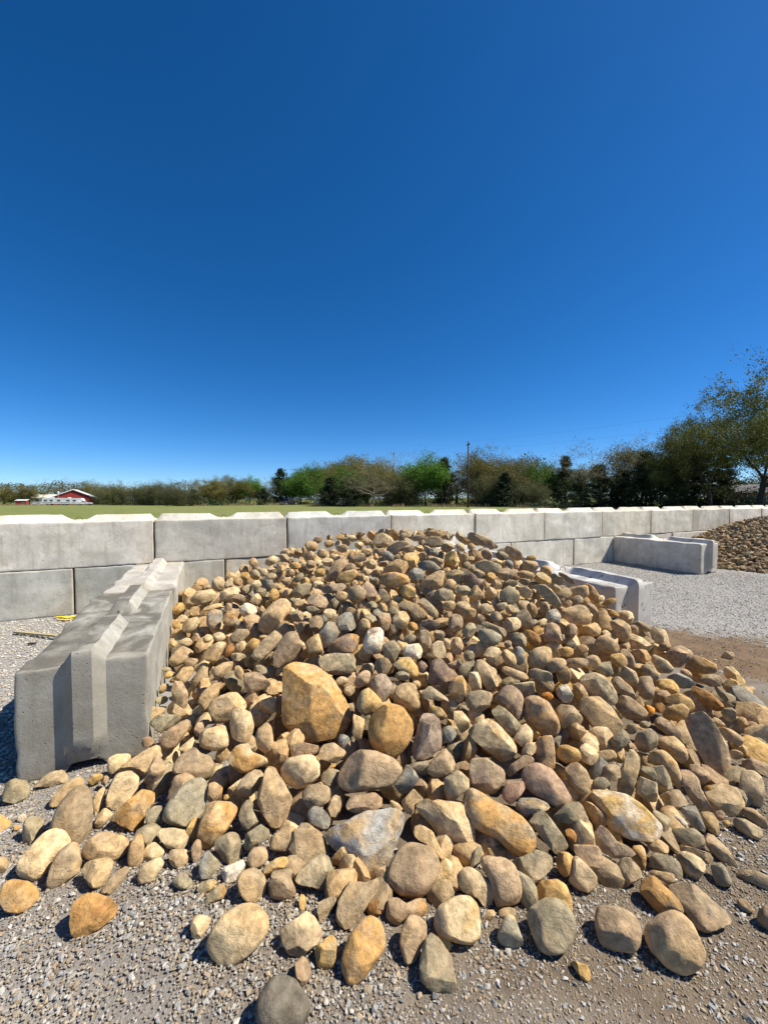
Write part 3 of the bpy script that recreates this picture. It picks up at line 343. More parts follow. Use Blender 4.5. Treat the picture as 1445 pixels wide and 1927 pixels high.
FILL = """\
w a -1701 1785 17 22 41 -26 84 22 17 14
o r -1677 1735 15 -8 31 -38 87 15 11 9
y a -1519 2013 40 38 -9 49 -78 36 24 19
k a -1448 1981 51 46 46 -18 74 26 20 16
y a -743 1791 113 3 19 -41 89 18 13 11
y a -303 1405 17 59 29 -23 72 26 17 14
t r 56 1718 128 26 11 -42 86 43 17 13
r a 798 1614 89 47 4 -43 77 28 24 19
c a 379 1364 13 9 13 34 -93 31 14 11
o a 1620 1898 74 -9 28 41 -86 23 18 15
w a 1330 1707 72 41 -8 -46 78 35 16 13
y a -2041 3854 425 40 3 61 -68 67 61 49
t a -1815 3705 441 28 44 -42 74 65 58 46
y a -1901 3541 358 34 48 -36 72 51 42 34
c r -1875 3613 393 -2 26 -54 80 49 40 32
t s -1625 3683 486 26 -5 61 -75 100 32 23
k a -1448 3620 508 6 27 -55 79 48 39 32
c a -1195 3624 570 45 49 -37 65 73 57 46
c r -1464 3211 355 25 -6 58 -77 44 38 30
c a -1347 3156 392 -9 17 -56 80 63 44 35
k a -1483 3090 320 9 31 -49 81 42 36 29
t r -1785 3287 282 18 39 -44 79 40 32 26
c a -1676 3276 303 -11 20 -55 80 65 36 29
r r -1144 2850 391 65 55 -16 51 54 40 32
c a -1042 2739 393 -11 13 -55 82 67 34 27
t a -960 2554 362 36 40 -38 75 63 29 23
g s -801 2520 399 10 23 -50 83 46 27 19
y r -1592 2845 214 35 -4 56 -75 39 28 22
g a -1662 2947 210 -10 21 -52 82 36 21 17
k r -1050 2175 209 53 46 -23 68 47 28 22
g a -1476 2551 183 -15 18 -51 83 47 30 24
k r -1345 2182 130 -7 23 -46 86 39 31 25
t r -1548 2690 192 56 52 -17 62 41 25 20
c r -255 2364 400 -3 4 -53 84 45 26 20
c s -206 2293 373 3 7 -52 85 39 30 21
g a 113 2377 424 3 -1 -54 84 55 30 24
g a 178 2667 549 1 5 57 -82 58 32 26
c a -409 2976 633 7 13 -58 80 59 49 39
t r -141 2822 598 22 13 57 -78 56 46 37
g a -102 2874 625 6 7 -59 80 56 45 36
o a 206 2785 599 9 2 -59 81 52 34 27
n a 386 2703 566 16 3 -58 80 48 41 33
t a -686 3213 644 13 -3 61 -78 70 46 37
g a -569 3069 636 5 15 -59 80 72 34 28
t r 197 2320 398 21 9 -52 82 30 26 21
p a 239 2441 450 -1 5 55 -84 44 39 32
b a -211 2017 244 -1 5 -48 88 35 34 27
g r 555 2521 488 71 41 -38 42 41 39 32
t r 1172 3059 641 56 24 -56 57 70 41 33
c s 1208 3321 716 30 3 -62 72 67 51 36
n r 1831 3393 548 56 17 -59 56 91 35 28
y r 1254 2655 464 -11 17 55 -81 56 37 29
O a 958 2256 360 -1 20 49 -84 39 30 24
O a 1607 2332 231 79 32 -44 28 38 35 28
r a 1714 2389 217 -5 29 46 -84 42 30 24
t r 2260 2884 207 44 -5 -57 69 47 31 25
c a 2813 2954 38 80 33 -47 17 46 34 27
g a 2422 2760 114 56 2 -57 60 67 23 19
g a 2483 2697 76 33 -18 -53 76 42 20 16
t r 2326 2489 67 83 40 -38 1 34 32 26
c a 2100 2407 109 53 -2 -55 65 52 26 21
k a 2216 2340 55 49 -8 -54 69 40 19 15
g s 1504 2211 214 -2 29 45 -85 33 21 14
g r 1393 2156 222 9 33 41 -85 37 27 22
c a 2180 3180 340 44 -1 -59 67 59 37 30
n a 2347 3497 360 38 -6 -60 70 81 40 32
k a 2333 3213 281 3 36 47 -81 67 35 28
k r 2121 3285 399 77 41 -44 20 51 41 33
n a -1385 3707 559 -3 19 -59 79 71 50 40
c a -1642 4096 617 60 60 -19 49 82 38 30
t a -1590 4728 743 33 46 -46 68 74 59 47
c a -1308 4527 795 25 4 65 -72 91 61 49
n a -1144 4485 831 -2 15 -64 76 81 56 45
c a -1235 4873 846 -9 8 -65 75 70 45 36
t a -886 4795 927 13 23 -62 74 101 77 61
k a -822 4319 874 21 6 65 -73 79 66 53
y r -948 4149 801 9 -7 64 -76 81 44 35
t a -955 3992 754 18 29 -57 75 62 42 33
c a -1273 3873 652 19 -5 63 -75 60 55 44
g a -1186 3725 616 -2 17 -60 78 68 56 45
t a -1203 3645 579 -8 13 -60 78 58 50 40
y r -1023 3607 618 51 51 -35 60 66 50 40
n a -1045 3756 662 -5 13 -61 78 72 39 31
c a -1166 4009 713 12 -8 63 -76 68 38 30
g s -846 3863 732 33 14 62 -70 70 37 26
y a -749 3694 727 1 13 -62 78 60 52 42
k s -321 3736 856 -1 4 -64 77 68 46 32
c s -246 3954 915 6 1 65 -76 72 53 37
c a -473 4402 952 1 8 -66 75 91 52 41
c a -397 4851 1024 2 7 -67 74 66 53 43
y a -600 5332 990 7 -1 67 -74 75 51 41
n a -941 5525 927 10 -2 67 -74 77 54 43
t a 120 4856 1094 14 11 -67 72 94 46 37
t s 661 4692 1104 -4 6 67 -74 144 41 29
k a 378 4389 1073 3 8 67 -74 119 41 33
b a 40 3878 946 22 19 -63 72 84 58 46
n a 491 3695 917 -4 5 65 -76 88 48 38
n s 374 3819 946 10 15 64 -75 55 50 35
b a 500 3939 976 16 6 -65 74 60 43 35
k s 1062 4017 937 29 8 -65 70 75 56 39
n a -1 3168 734 37 29 -55 70 89 37 30
t r 556 3285 785 24 29 56 -74 60 51 41
g a 655 3206 759 1 13 61 -78 71 48 38
y a 944 3461 814 69 48 -42 34 63 50 40
g a 1235 4091 918 20 -2 -66 73 84 53 42
t a 1678 4037 769 23 -5 -64 73 81 63 50
t r 1349 3708 793 14 -11 -63 76 100 44 35
n a 1125 3436 770 14 -8 -63 76 63 37 29
g s 1278 3541 762 15 -10 -63 76 59 34 24
y a 1637 4341 849 -7 17 63 -75 71 37 30
c a 1588 3581 691 33 2 -63 70 52 39 31
c a 2106 3772 547 76 47 -41 16 45 38 31
y s 2180 3763 514 4 34 52 -78 80 29 21
g s 1879 4011 700 39 6 -64 66 108 31 22
o a 2053 3491 487 34 -5 -61 71 82 33 26
k r -769 4099 824 10 -3 65 -76 68 50 40
t a -687 4335 905 -4 6 -65 75 69 58 46
c r -585 4072 851 7 15 -63 76 78 53 43
y a -635 3831 786 16 3 64 -75 70 48 38
n a -460 4094 885 9 1 65 -75 63 45 36
t a -183 4096 948 2 -1 66 -75 72 53 42
c a -125 3697 892 6 3 64 -76 70 55 44
k a -78 3518 841 24 19 61 -73 52 38 30
t a -1094 4158 770 11 -8 64 -76 65 44 35
c a -1284 4158 725 16 -6 64 -75 65 46 37
y a -1502 4206 684 -4 18 -61 77 61 51 41
t a -1531 4070 643 -10 14 -62 77 60 49 39
c a -1357 3855 622 14 -10 62 -77 58 47 37
n a -960 3825 700 -1 15 -61 78 63 44 35
t a -850 3492 658 10 -7 62 -78 62 51 41
c a -593 3522 737 3 13 -61 78 63 45 36
t r -343 3198 713 7 -1 61 -78 67 51 41
n a 263 4021 992 4 8 66 -75 73 52 42
t a 656 4072 1008 1 11 65 -75 85 51 40
c a 809 4126 1004 25 10 -66 71 70 52 41
t a 778 3806 936 1 14 64 -76 60 47 37
k a 914 4011 962 19 2 -66 73 79 48 38
n r 846 3491 842 -6 10 63 -77 59 47 37
t a 976 3359 776 24 2 -63 74 61 47 37
t r -201 4507 1015 6 3 67 -74 63 45 36
c a -279 4431 988 6 1 66 -75 64 45 36
t a -668 4741 967 -4 6 -66 75 72 54 44
t a 504 3002 689 4 13 59 -79 58 42 34
c a 784 2972 674 12 -7 -60 79 63 42 33
n a 841 2885 638 -6 12 59 -80 53 40 32
t r 974 2990 660 13 -9 -60 78 43 42 34
g a 1330 2740 475 -5 22 54 -81 41 29 23
t r 1403 2733 453 0 27 51 -81 46 33 26
c r 665 2383 429 -1 14 53 -84 36 25 20
n a 842 2628 528 6 22 53 -82 32 29 23
t r -258 2977 651 4 -2 60 -80 52 34 27
n a -676 3035 594 2 14 -58 80 58 49 39
k r -669 2782 518 -2 12 -57 82 36 30 24
g a -94 3029 681 2 3 -60 80 61 37 30
t a -9 3000 678 20 15 -58 77 49 38 30
k a 1101 1724 118 -6 22 41 -88 28 17 14
t a 2008 2179 59 -13 30 44 -84 34 28 22
t r 2222 2225 28 -4 36 40 -84 41 27 22
k a 2391 2488 47 -11 33 44 -83 35 32 25
y r 1513 1737 45 88 34 -33 5 15 9 8
y r 1565 1738 32 87 32 -36 10 20 12 10
k a 1564 1768 44 86 29 -39 17 29 18 14
n r 65 2854 547 69 27 -68 0 83 53 51
n r -1468 3717 423 70 14 23 -66 114 99 83
k a 442 3732 815 59 -73 0 -35 55 41 35
n a -1119 3550 482 54 51 -52 -42 70 61 51
t r -1717 4799 641 -52 -45 -59 -43 108 70 63
e a -1823 3433 216 -23 1 49 -84 124 95 89
c r 1199 4165 831 52 84 14 -2 80 50 36
t a -165 2882 505 68 -5 -39 62 83 65 43
c a 1239 3040 547 -36 -3 29 89 71 58 43
g r 1426 3505 626 -72 -38 -58 0 87 70 53
t a 442 2936 588 96 -7 -17 -22 90 58 47
t a -260 3545 734 25 -70 67 4 60 52 44
c a 551 2868 530 -35 17 -66 64 80 61 48
k a -647 3699 628 81 -6 6 59 109 68 69
t a 582 3680 775 -83 -8 42 -35 103 77 56
c a 706 2717 472 -27 -4 59 76 113 77 56
t a -1694 3630 353 -4 -20 43 -88 113 84 71
t r -917 4020 639 6 -86 -13 48 98 63 60
n r 1442 2886 363 37 23 78 45 102 66 53
t a -2685 6177 286 -84 45 30 -4 176 107 97
g a 942 2720 505 -22 -57 -42 68 73 66 49
c a -1481 3536 339 47 -86 -14 15 113 93 66
c a 946 2871 573 -40 91 6 12 88 61 54
k r -1073 3165 454 -12 -84 -54 1 71 55 49
g r -491 3396 649 57 42 -27 65 59 48 47
g a 818 3795 872 82 55 8 13 61 50 31
y a 995 2728 434 80 -2 54 -26 87 73 60
y a -998 2915 408 76 48 -33 -30 93 64 55
e a -617 4194 751 -8 -8 66 -74 78 52 37
t a -2114 3909 301 81 -29 10 50 114 89 78
n a -1750 4054 447 22 78 42 40 128 85 61
n r 1442 2991 492 -53 -22 48 67 91 69 42
b a 1178 3043 525 2 -62 46 -63 61 51 43
c r 630 3088 639 -10 91 -39 -1 74 67 59
k a 8 3892 860 5 -54 84 -5 79 66 53
n a -626 2925 539 -72 -18 66 11 62 40 38
k a 748 3256 667 79 47 -31 25 83 59 49
t a 1966 3501 433 69 -10 -28 66 130 97 89
n a 1450 3761 686 -6 -11 27 -95 61 56 40
t a -1555 3344 240 30 -79 -52 -7 90 69 71
t a -202 3546 802 -6 -38 -60 -70 59 39 34
c r 1453 2985 423 -73 23 -44 46 98 74 59
c a 2056 3186 309 38 77 -46 -21 152 90 76
g a 83 3081 589 31 -77 49 -28 98 69 63
c a 905 3257 712 -74 9 -56 -36 93 62 50
n a 720 2919 614 50 -49 37 61 50 44 31
k r 1334 3954 725 12 -68 -62 -37 87 69 61
t r -3073 11569 20 -85 2 -31 -44 217 168 139
t r -1290 3257 305 52 -58 31 55 102 70 72
t a -1880 3552 259 -22 -47 53 67 128 94 70
n a 1557 2939 403 -82 -42 -19 35 103 62 62
t r -1336 5603 747 -25 15 -4 -96 99 78 69
t a -2265 4422 423 -27 -92 -26 -13 87 56 48
t a -1785 4566 620 70 -17 17 -67 100 75 61
n a -2322 5963 427 76 -2 62 18 136 109 100
k a -628 3120 521 81 -31 -28 41 86 60 46
c r -1699 3492 310 22 -32 -64 66 73 53 41
g a -460 12732 287 75 -47 17 44 235 174 157
n a -1159 5190 790 -47 44 8 -76 116 76 60
t r 588 3755 822 78 31 -21 -50 86 57 40
t a -1535 4386 583 11 14 -82 54 122 76 75
k r -10 2811 471 33 43 45 71 69 57 48
t a -2182 4376 404 11 -76 10 -63 133 100 74
c a -772 12721 323 36 -86 36 -3 204 157 132
n r 1351 3241 608 -49 -11 -81 31 57 45 43
n a 932 4143 869 30 -41 78 -37 77 51 46
c a -2064 3736 241 14 -97 -7 -17 108 96 66
n a 494 2837 533 30 -63 -10 -71 63 43 36
c r 665 3284 673 49 60 -7 -63 101 62 50
e a 1803 3614 558 -20 78 -50 30 72 62 45
e r -126 4748 950 -70 -53 -28 40 85 59 54
e a 2005 3476 393 62 66 41 9 74 63 46
g a 983 3175 631 -3 32 -34 88 80 53 43
k a -1143 3386 445 -94 -16 -30 -8 105 64 47
b r -53 3100 579 -3 72 -69 -7 78 50 49
n a -2 3497 715 44 -72 -52 -10 63 55 50
c r -587 3951 709 37 51 11 -77 58 43 38
t a 856 2753 447 -15 16 47 85 100 84 62
n a 1696 3675 593 18 27 90 28 113 93 65
n a 921 2942 537 -54 56 46 43 69 48 44
t a -541 4573 858 -73 61 20 -24 95 68 47
t a -2183 4531 440 41 -47 51 59 108 80 50
y a 1181 3027 492 14 29 -39 -86 99 67 55
t r -1865 12596 214 -62 59 -11 -51 253 182 161
c a 646 2717 469 -20 -8 -14 97 93 75 48
c a 944 3562 735 -6 -41 65 63 62 47 36
n r -57 4415 917 96 -10 -8 -24 94 62 56
n a 1405 4068 797 53 -76 -33 20 69 51 47
c a 2318 3294 209 -46 20 75 -42 80 70 51
b r 2530 12486 277 40 -8 -86 -31 180 131 128
c a 2635 3734 174 15 -67 -40 -61 132 110 85
c r -168 3787 816 -23 72 -61 -24 62 52 42
t r 983 3146 578 -3 -12 -47 -88 76 54 42
c a -829 3363 509 -40 -73 -49 26 97 67 68
c a 210 4201 923 -79 -35 45 -22 67 47 31
k r 3147 11101 19 -53 -78 -31 11 175 127 77
t a 49 3434 711 6 -65 -74 13 67 45 41
k a -211 3039 594 65 50 -49 29 60 44 36
g r -1868 6227 610 0 -88 -37 -30 119 95 74
t a -1019 3901 579 -80 -43 -2 41 85 75 54
e a 2256 3352 223 51 19 -84 -2 102 76 71
n a -251 3786 769 -79 -57 6 -19 64 50 34
c a 937 3227 630 84 27 45 -16 85 56 47
g a 229 4863 1043 8 32 33 -89 72 48 47
t a 1838 3779 535 -75 -3 50 43 109 80 55
t a -84 4256 886 -57 -29 -71 -29 57 41 33
n a 591 2777 480 -21 -91 -30 -19 80 58 40
g r 2497 3738 235 -83 -3 -51 22 133 100 66
b r 1272 3967 848 5 -56 -78 -28 53 48 42
t a 1383 3445 584 -5 34 6 -94 100 77 64
c a -134 2665 459 51 -58 30 56 70 54 36
e a -448 3344 621 32 45 -6 -83 86 60 52
k r -1643 3497 298 58 77 -2 25 81 67 53
k a 1952 3152 322 -78 30 19 -51 82 53 40
n a -2101 4234 370 19 -3 -97 -18 103 76 68
g a -866 4231 745 3 78 -50 38 89 64 53
g a 324 2717 446 -24 13 -43 86 82 52 44
k a -346 4254 828 28 -10 -78 55 76 72 50
t a 1181 2891 454 57 -79 13 -19 63 59 53
t a 1288 4195 792 -47 -8 -71 -52 90 68 50
n a -367 4365 870 -11 -86 -30 -39 71 58 43
g a -3267 10464 20 85 11 -5 -52 229 160 128
k a -1666 3482 260 -67 10 25 69 118 91 65
t r 72 3188 641 37 65 -41 -52 79 55 53
b a -1239 4102 616 -67 -62 18 36 105 84 55
t a -152 3127 597 94 2 24 24 100 65 48
n a -1141 4220 677 6 59 -27 -76 87 66 57
t a 584 3138 607 17 -81 47 30 81 50 45
c a 1853 3186 385 71 41 20 53 64 59 36
b a -2369 4455 347 45 -13 86 -19 133 100 74
t r -1055 3175 402 -54 0 -77 34 104 83 71
c r -1901 5021 524 79 -30 -50 18 71 55 42
t a 170 2907 529 59 -51 -37 51 90 65 59
t a 500 2826 493 -84 -5 6 54 64 54 51
t a 674 3895 833 26 -55 -39 -70 83 63 60
t a 1832 12604 248 51 23 -59 58 238 159 120
t a -347 3216 624 96 10 -26 -2 72 56 46
t a -37 4184 857 71 54 -38 -23 66 48 45
t a -274 4225 816 46 -66 40 44 62 49 47
e a 224 3045 562 -10 -88 7 -45 87 53 39
e a 1066 3148 560 -38 26 89 -2 107 75 59
g a 116 3196 692 -9 -99 -5 9 57 37 30
t r -2587 5496 301 49 -41 -18 75 124 110 86
n a 287 4954 979 -64 8 12 75 60 43 41
y a 1069 2826 442 38 41 -75 35 97 68 46
t r -719 4022 678 75 27 7 -60 90 80 53
t a -1867 4017 390 81 1 -2 -59 122 106 65
c r -580 4536 832 18 19 13 96 77 61 51
c a 342 3391 740 -54 -32 -10 -77 60 54 34
k a -1397 3509 343 22 56 -78 20 69 61 57
k a 473 2928 526 -23 -36 -61 67 48 40 39
n a -1308 4894 697 -68 12 67 27 56 53 34
g r 1123 4530 901 18 90 -32 25 63 42 30
b a -479 3095 546 55 -2 79 27 49 45 36
t a 88 2837 501 36 10 -55 75 81 61 52
n a 492 3050 599 12 -52 -2 84 65 46 36
n r 1340 3312 556 54 -23 -34 -73 55 52 38
b r 2046 3470 346 -61 -64 32 -34 136 89 67
g a 395 3213 665 36 48 38 -71 108 71 57
t a 1037 4300 862 40 -3 92 -6 94 64 50
b a -1063 4670 767 -51 -20 10 -83 76 53 46
g a 787 3212 648 57 43 -23 66 47 44 32
b a -1366 3978 533 -65 58 -49 -6 86 60 52
n a -599 2971 494 -60 54 -39 -45 92 77 50
g a 1370 2966 430 17 95 15 -22 60 53 45
k a 1673 2963 332 -71 40 24 53 138 90 74
k a 1400 3587 630 60 77 23 -1 77 57 40
c a 1596 3079 401 -38 -77 -21 47 87 53 47
c a -1302 4499 671 84 24 -47 -16 100 69 60
g r -2995 10461 20 19 42 -86 -22 185 122 98
k a 473 3203 623 -45 -9 84 27 100 69 52
k a -802 4200 733 -47 -7 -87 -8 54 46 40
k a 479 4196 901 74 7 -51 44 89 61 51
y r 141 3487 722 18 45 -22 85 81 54 41
c r -327 3643 702 77 -6 -59 -24 77 65 45
n a 830 3059 575 11 -33 -39 -85 93 65 50
t a 342 3128 593 53 5 -21 82 77 69 48
t r -1899 4362 468 54 -78 25 20 81 66 41
c a 890 3016 546 87 -26 10 -41 59 47 42
g r 869 3838 827 39 -75 36 40 50 43 33
t r 2006 3924 498 62 -66 32 28 76 68 58
c a -176 3615 753 -66 -33 61 28 56 55 40
n a -793 3057 482 -81 -55 -5 17 75 58 40
t r 1449 3110 442 -33 -70 -26 58 112 75 70
e r -1247 3404 407 -87 -2 0 -49 72 66 43
t a 248 3818 805 -48 81 1 33 78 54 49
g r 590 4092 905 51 -8 84 13 69 43 38
n a -2629 6328 325 -47 -43 -14 -76 123 106 88
b a -550 5635 897 -50 -76 39 -14 103 80 65
n r 1185 3276 612 63 2 40 -67 84 69 46
k a -1491 4607 669 -61 62 -47 -15 90 72 57
b a 790 3548 748 -72 22 -65 -13 88 70 55
g a -176 3239 627 42 -79 14 42 91 62 47
c a -1116 3017 348 -50 46 -66 -33 74 68 56
t a -797 4609 802 -12 -47 39 -78 71 52 53
t a -559 2768 426 -54 1 57 62 70 54 39
c r 1234 2830 413 56 -19 -54 -60 117 77 56
k a -280 3267 606 -87 22 -45 6 114 66 62
n r 2184 12558 356 72 -42 -25 -50 168 141 118
k r 2193 3978 428 2 -34 -90 -27 89 64 56
g a -1491 4471 633 -24 -70 -46 49 89 76 60
k a 1694 3604 546 -61 72 -30 -10 72 50 37
t a 993 4474 970 63 -65 17 40 62 45 33
g a 126 4108 875 -65 20 54 49 74 56 40
e r -846 3661 551 -21 93 15 -25 78 69 55
k r 936 2876 487 -65 -4 61 -45 101 78 67
b r 849 4361 913 32 -49 -79 17 71 48 35
t a 142 2755 458 -22 -35 -24 -88 80 51 50
t r -80 3338 646 25 43 41 -77 66 50 36
t a 80 3338 660 25 62 -54 51 82 62 50
n a -1906 3454 188 -32 -94 2 -9 98 80 71
n a 356 3588 764 12 2 -66 74 55 48 33
k a -2074 4552 485 77 -18 -7 -61 72 52 51
t a 863 3317 651 -23 -9 15 -96 76 66 43
k a 181 4194 896 -39 -42 52 -63 80 56 42
b a 380 3362 705 71 -55 23 37 68 48 36
n a 3027 12213 20 11 34 -91 19 264 179 154
k a -2 2885 500 62 -50 59 -11 53 45 42
t a -969 3135 398 7 -61 79 5 61 45 35
c a -627 4704 884 -82 13 37 42 54 43 40
n a -1828 5290 551 -38 2 71 59 90 68 47
c a -634 5370 890 16 -29 82 47 67 46 42
t a -1663 12626 229 13 98 13 9 191 177 113
b a -97 3639 773 -5 -43 -14 -89 66 56 43
c a -717 4422 783 14 -21 7 -97 85 66 46
c a -652 3259 531 34 41 -6 84 56 48 41
b r 293 2942 537 -20 -27 20 -92 65 54 52
y a -1076 3672 517 -73 58 -5 35 66 49 35
t r 359 2847 494 26 -3 -13 -96 79 51 49
c a 1535 4480 785 -68 -14 12 -71 107 76 67
c r 1063 1987 191 95 -1 9 31 79 49 49
t r 1548 3400 517 31 71 39 -50 83 74 49
y r 2194 2258 19 90 14 -20 35 102 91 73
c a 1103 2064 181 -26 52 65 49 61 51 43
n r -1108 5459 775 60 31 74 -5 92 71 45
n a -910 2017 22 67 -63 31 -24 83 52 50
k r -373 1834 18 -44 -13 -56 68 123 92 73
b a 2639 2809 19 -15 83 -50 -19 142 100 80
g r -264 1924 110 86 44 26 5 70 47 37
t a -172 1576 18 19 27 -79 51 75 49 37
t r 1316 1728 20 -4 61 -75 -26 104 61 59
c a -1373 2564 92 3 -77 -45 45 115 82 70
n a -319 1616 20 84 40 35 -5 126 78 65
t r 266 1860 93 -65 18 -44 59 82 61 55
t a 1205 2382 308 7 -82 -20 53 85 57 46
k a 268 3524 772 15 83 17 -50 58 39 35
c r 1218 2140 171 43 -78 5 46 96 79 71
n a 910 1540 18 9 19 19 96 115 71 70
g a -1166 2017 18 28 -79 1 -55 129 96 77
c a 889 1666 19 -24 59 -49 60 136 92 76
k a 1884 2621 186 -79 33 23 -46 69 59 46
t a 1260 1884 31 -42 -32 -37 77 66 57 53
y a 1026 1680 18 -53 -51 -50 -46 78 61 44
g a 2512 2878 19 -38 27 -13 -88 133 89 91
k a -831 2436 246 17 -74 47 -45 101 78 73
g a -1023 2630 256 -32 -92 15 17 119 94 69
t a 2500 2554 19 -37 68 -64 7 155 120 97
t r 279 1509 18 2 -68 -72 -14 67 51 44
t a -754 3089 458 -47 -58 44 50 74 68 44
c a -448 1775 18 89 12 -28 -33 79 69 60
c a 1651 1852 19 -76 -44 46 -15 123 83 74
t a 455 2036 187 55 -20 80 -16 104 62 48
t a -897 2125 102 -91 -3 34 21 78 60 53
t a 1064 2126 231 -38 59 -13 70 87 57 42
c r 2452 3925 307 36 -58 62 -39 119 91 61
n a 1747 2157 19 -53 -31 59 -53 94 76 69
k a -1266 2640 169 25 38 85 -28 90 58 43
c r 39 1926 62 37 4 -61 70 93 70 46
c a 407 2306 259 36 -83 24 -34 87 77 53
t a -738 2499 283 23 -92 -13 27 73 67 48
t a -1371 3912 506 82 32 32 -36 62 53 40
c r 1287 2549 334 85 24 37 29 117 92 60
e a -993 2897 322 0 43 81 -40 89 72 73
t a -1269 2719 186 14 77 -55 -29 80 50 40
n r -194 2101 135 7 31 85 41 76 59 36
n a -196 2338 241 88 -4 24 41 79 75 62
b a -832 2057 74 65 19 21 71 82 57 43
t a -597 2088 142 -18 -65 -74 -4 56 47 47
t a -1191 2408 97 -75 -36 -50 -23 94 77 57
n r 452 2770 460 -23 57 75 -24 106 64 48
g a 1776 1934 19 -76 -1 42 50 80 66 58
e r 963 2144 175 -18 -49 40 76 87 67 43
n a -225 1782 71 25 -62 52 -53 62 53 41
t a 967 1747 49 76 -26 57 16 86 67 46
g r 1669 2795 278 36 18 -77 49 78 65 45
c a -1253 2220 32 60 -16 -78 10 131 88 69
c a 482 4276 954 -21 -22 53 -79 64 40 32
c a 1321 1867 18 -71 27 -59 29 93 86 69
k a 1729 2017 18 14 92 -7 -36 96 86 70
t a -168 1464 18 2 67 -74 -1 88 70 60
k a 72 2039 110 -80 -58 -14 -2 96 71 45
k r 177 1902 74 47 49 -71 -17 81 67 56
c a 907 1897 73 67 -6 32 67 100 68 64
e a 198 1985 108 -64 54 36 42 95 89 72
b a 1093 1963 104 -75 22 61 13 107 84 73
t a -1210 2306 47 -31 13 67 -66 75 53 49
n r 1043 2502 321 61 14 69 -36 102 78 64
c a 1104 2122 191 11 9 -23 -96 82 73 64
c a 424 1667 18 -18 22 2 -96 101 97 63
k a 457 2557 423 15 -18 4 97 65 43 33
k a 1167 2259 202 78 53 17 28 104 65 64
c a 291 1637 19 48 64 0 60 90 78 61
e a -104 2557 394 -57 45 36 59 74 49 38
k a 2504 2634 20 -33 78 -45 -30 95 75 77
c a -1112 2374 137 -20 -59 -71 -34 85 55 42
c a -255 1936 57 -71 -10 68 18 63 56 43
t a 994 1855 62 21 -24 68 66 105 77 70
t a -694 2514 262 49 61 -61 -8 69 55 57
c a -152 1535 19 -77 -42 47 3 74 47 35
e r 539 1440 20 8 -58 -25 -77 83 58 42
t r 182 1744 19 -65 -52 26 49 85 72 68
t a 2664 3244 24 0 -78 -41 -47 142 94 89
c r -871 2013 36 -30 -35 22 -86 75 68 55
g a 1915 2658 126 34 -8 -47 -81 99 64 53
t a 512 2624 406 -12 -44 -26 85 78 54 38
t a -1419 3075 218 -6 44 71 -55 94 62 57
n a -87 2116 147 84 -31 36 -26 99 69 51
g a 134 2116 150 56 -62 49 -26 74 45 45
g r 800 2458 335 80 -58 -11 -12 77 48 39
t r 2162 2302 20 -79 -5 -9 -60 92 65 49
k a 399 1982 104 -41 -79 46 3 89 67 49
t r 1197 3413 617 25 -93 -3 25 68 45 39
n a 1810 2337 63 -40 87 -8 -29 96 63 55
t a 1171 2512 372 -46 -38 -24 77 69 49 34
c a 1897 2352 24 18 -41 89 9 135 98 94
n a -845 2815 336 -45 -25 -84 -15 104 73 53
n a 935 2652 375 36 -49 77 18 99 66 45
k a 783 2632 384 -13 93 -19 29 94 68 58
c a -707 2368 255 73 -52 31 33 75 70 56
t a -575 2080 105 29 62 33 -65 113 76 75
c a -1198 2472 119 -40 -8 -91 -4 84 58 51
k a 2181 2703 80 -15 70 26 65 101 72 63
t a -494 2176 139 -2 76 -53 38 129 76 74
t r 1417 2101 61 63 -22 67 33 78 60 52
k a 516 1593 20 57 -47 -17 65 62 56 45
n r 452 2136 183 0 -45 49 -75 66 60 52
k a -218 2522 314 -17 68 -45 55 81 67 57
c a 1966 12584 250 -87 -8 -33 -36 119 105 68
n a -368 1536 18 -11 3 -21 97 69 46 43
n a -769 2210 117 -76 44 -8 47 83 54 41
k a -1219 2805 207 -84 -11 11 52 115 73 69
c a -770 2401 204 58 5 41 -70 121 89 71
c r 779 3859 861 24 -36 65 -63 46 39 38
k r 2292 2564 20 -88 -21 3 42 115 79 70
n r -21 1427 18 -87 6 21 -44 71 56 37
t a 2735 2948 20 -24 -93 -23 17 107 84 78
n a 899 1977 105 20 91 -28 -22 76 51 39
k r -2174 6126 499 48 33 -81 11 90 71 70
t a 473 1599 19 -69 10 -44 57 77 54 51
c a 2352 2424 19 -11 34 15 -92 125 76 74
k r 1038 2929 497 -84 34 41 3 84 63 43
k r 2211 2670 44 82 -44 34 -12 127 77 56
t a 1544 12649 313 -10 58 -79 17 142 110 93
t r 183 2302 248 -12 -80 57 13 67 47 35
t a 357 1585 19 -8 -25 -96 -1 78 59 52
n a -1533 3083 198 -35 92 -10 12 80 56 53
c a -719 1903 19 -64 -39 60 -29 113 82 78
c a 530 2202 260 83 42 12 -35 60 51 42
n r -66 3581 745 -7 -40 39 -83 50 46 41
e r 539 2613 374 35 -65 37 57 95 84 65
c a 677 3029 563 -43 71 19 53 90 65 44
k a 264 2339 264 -10 -62 28 -73 101 61 55
t a -554 2160 152 -34 -61 55 -46 62 58 38
c r 601 3304 655 67 1 67 -32 58 42 40
g a 448 4654 999 -71 0 47 52 55 44 41
t a -82 1516 18 -32 69 14 64 72 62 42
t r 1277 2093 126 -9 -60 54 -59 72 51 45
y a -863 1703 20 69 39 -59 15 67 53 43
n a 450 4424 977 7 -51 -41 75 68 46 38
g r 1870 2021 19 94 -25 -15 20 102 79 74
t a 1892 2481 72 48 -7 40 -78 87 69 61
k r 1052 2017 111 -70 56 32 -30 79 56 53
g r -793 2638 311 -73 41 50 24 76 47 44
t a 405 4391 969 94 26 13 16 83 61 45
n a 1225 2407 241 77 21 -60 -1 100 82 61
n r -1580 3516 311 -21 39 -84 32 71 52 39
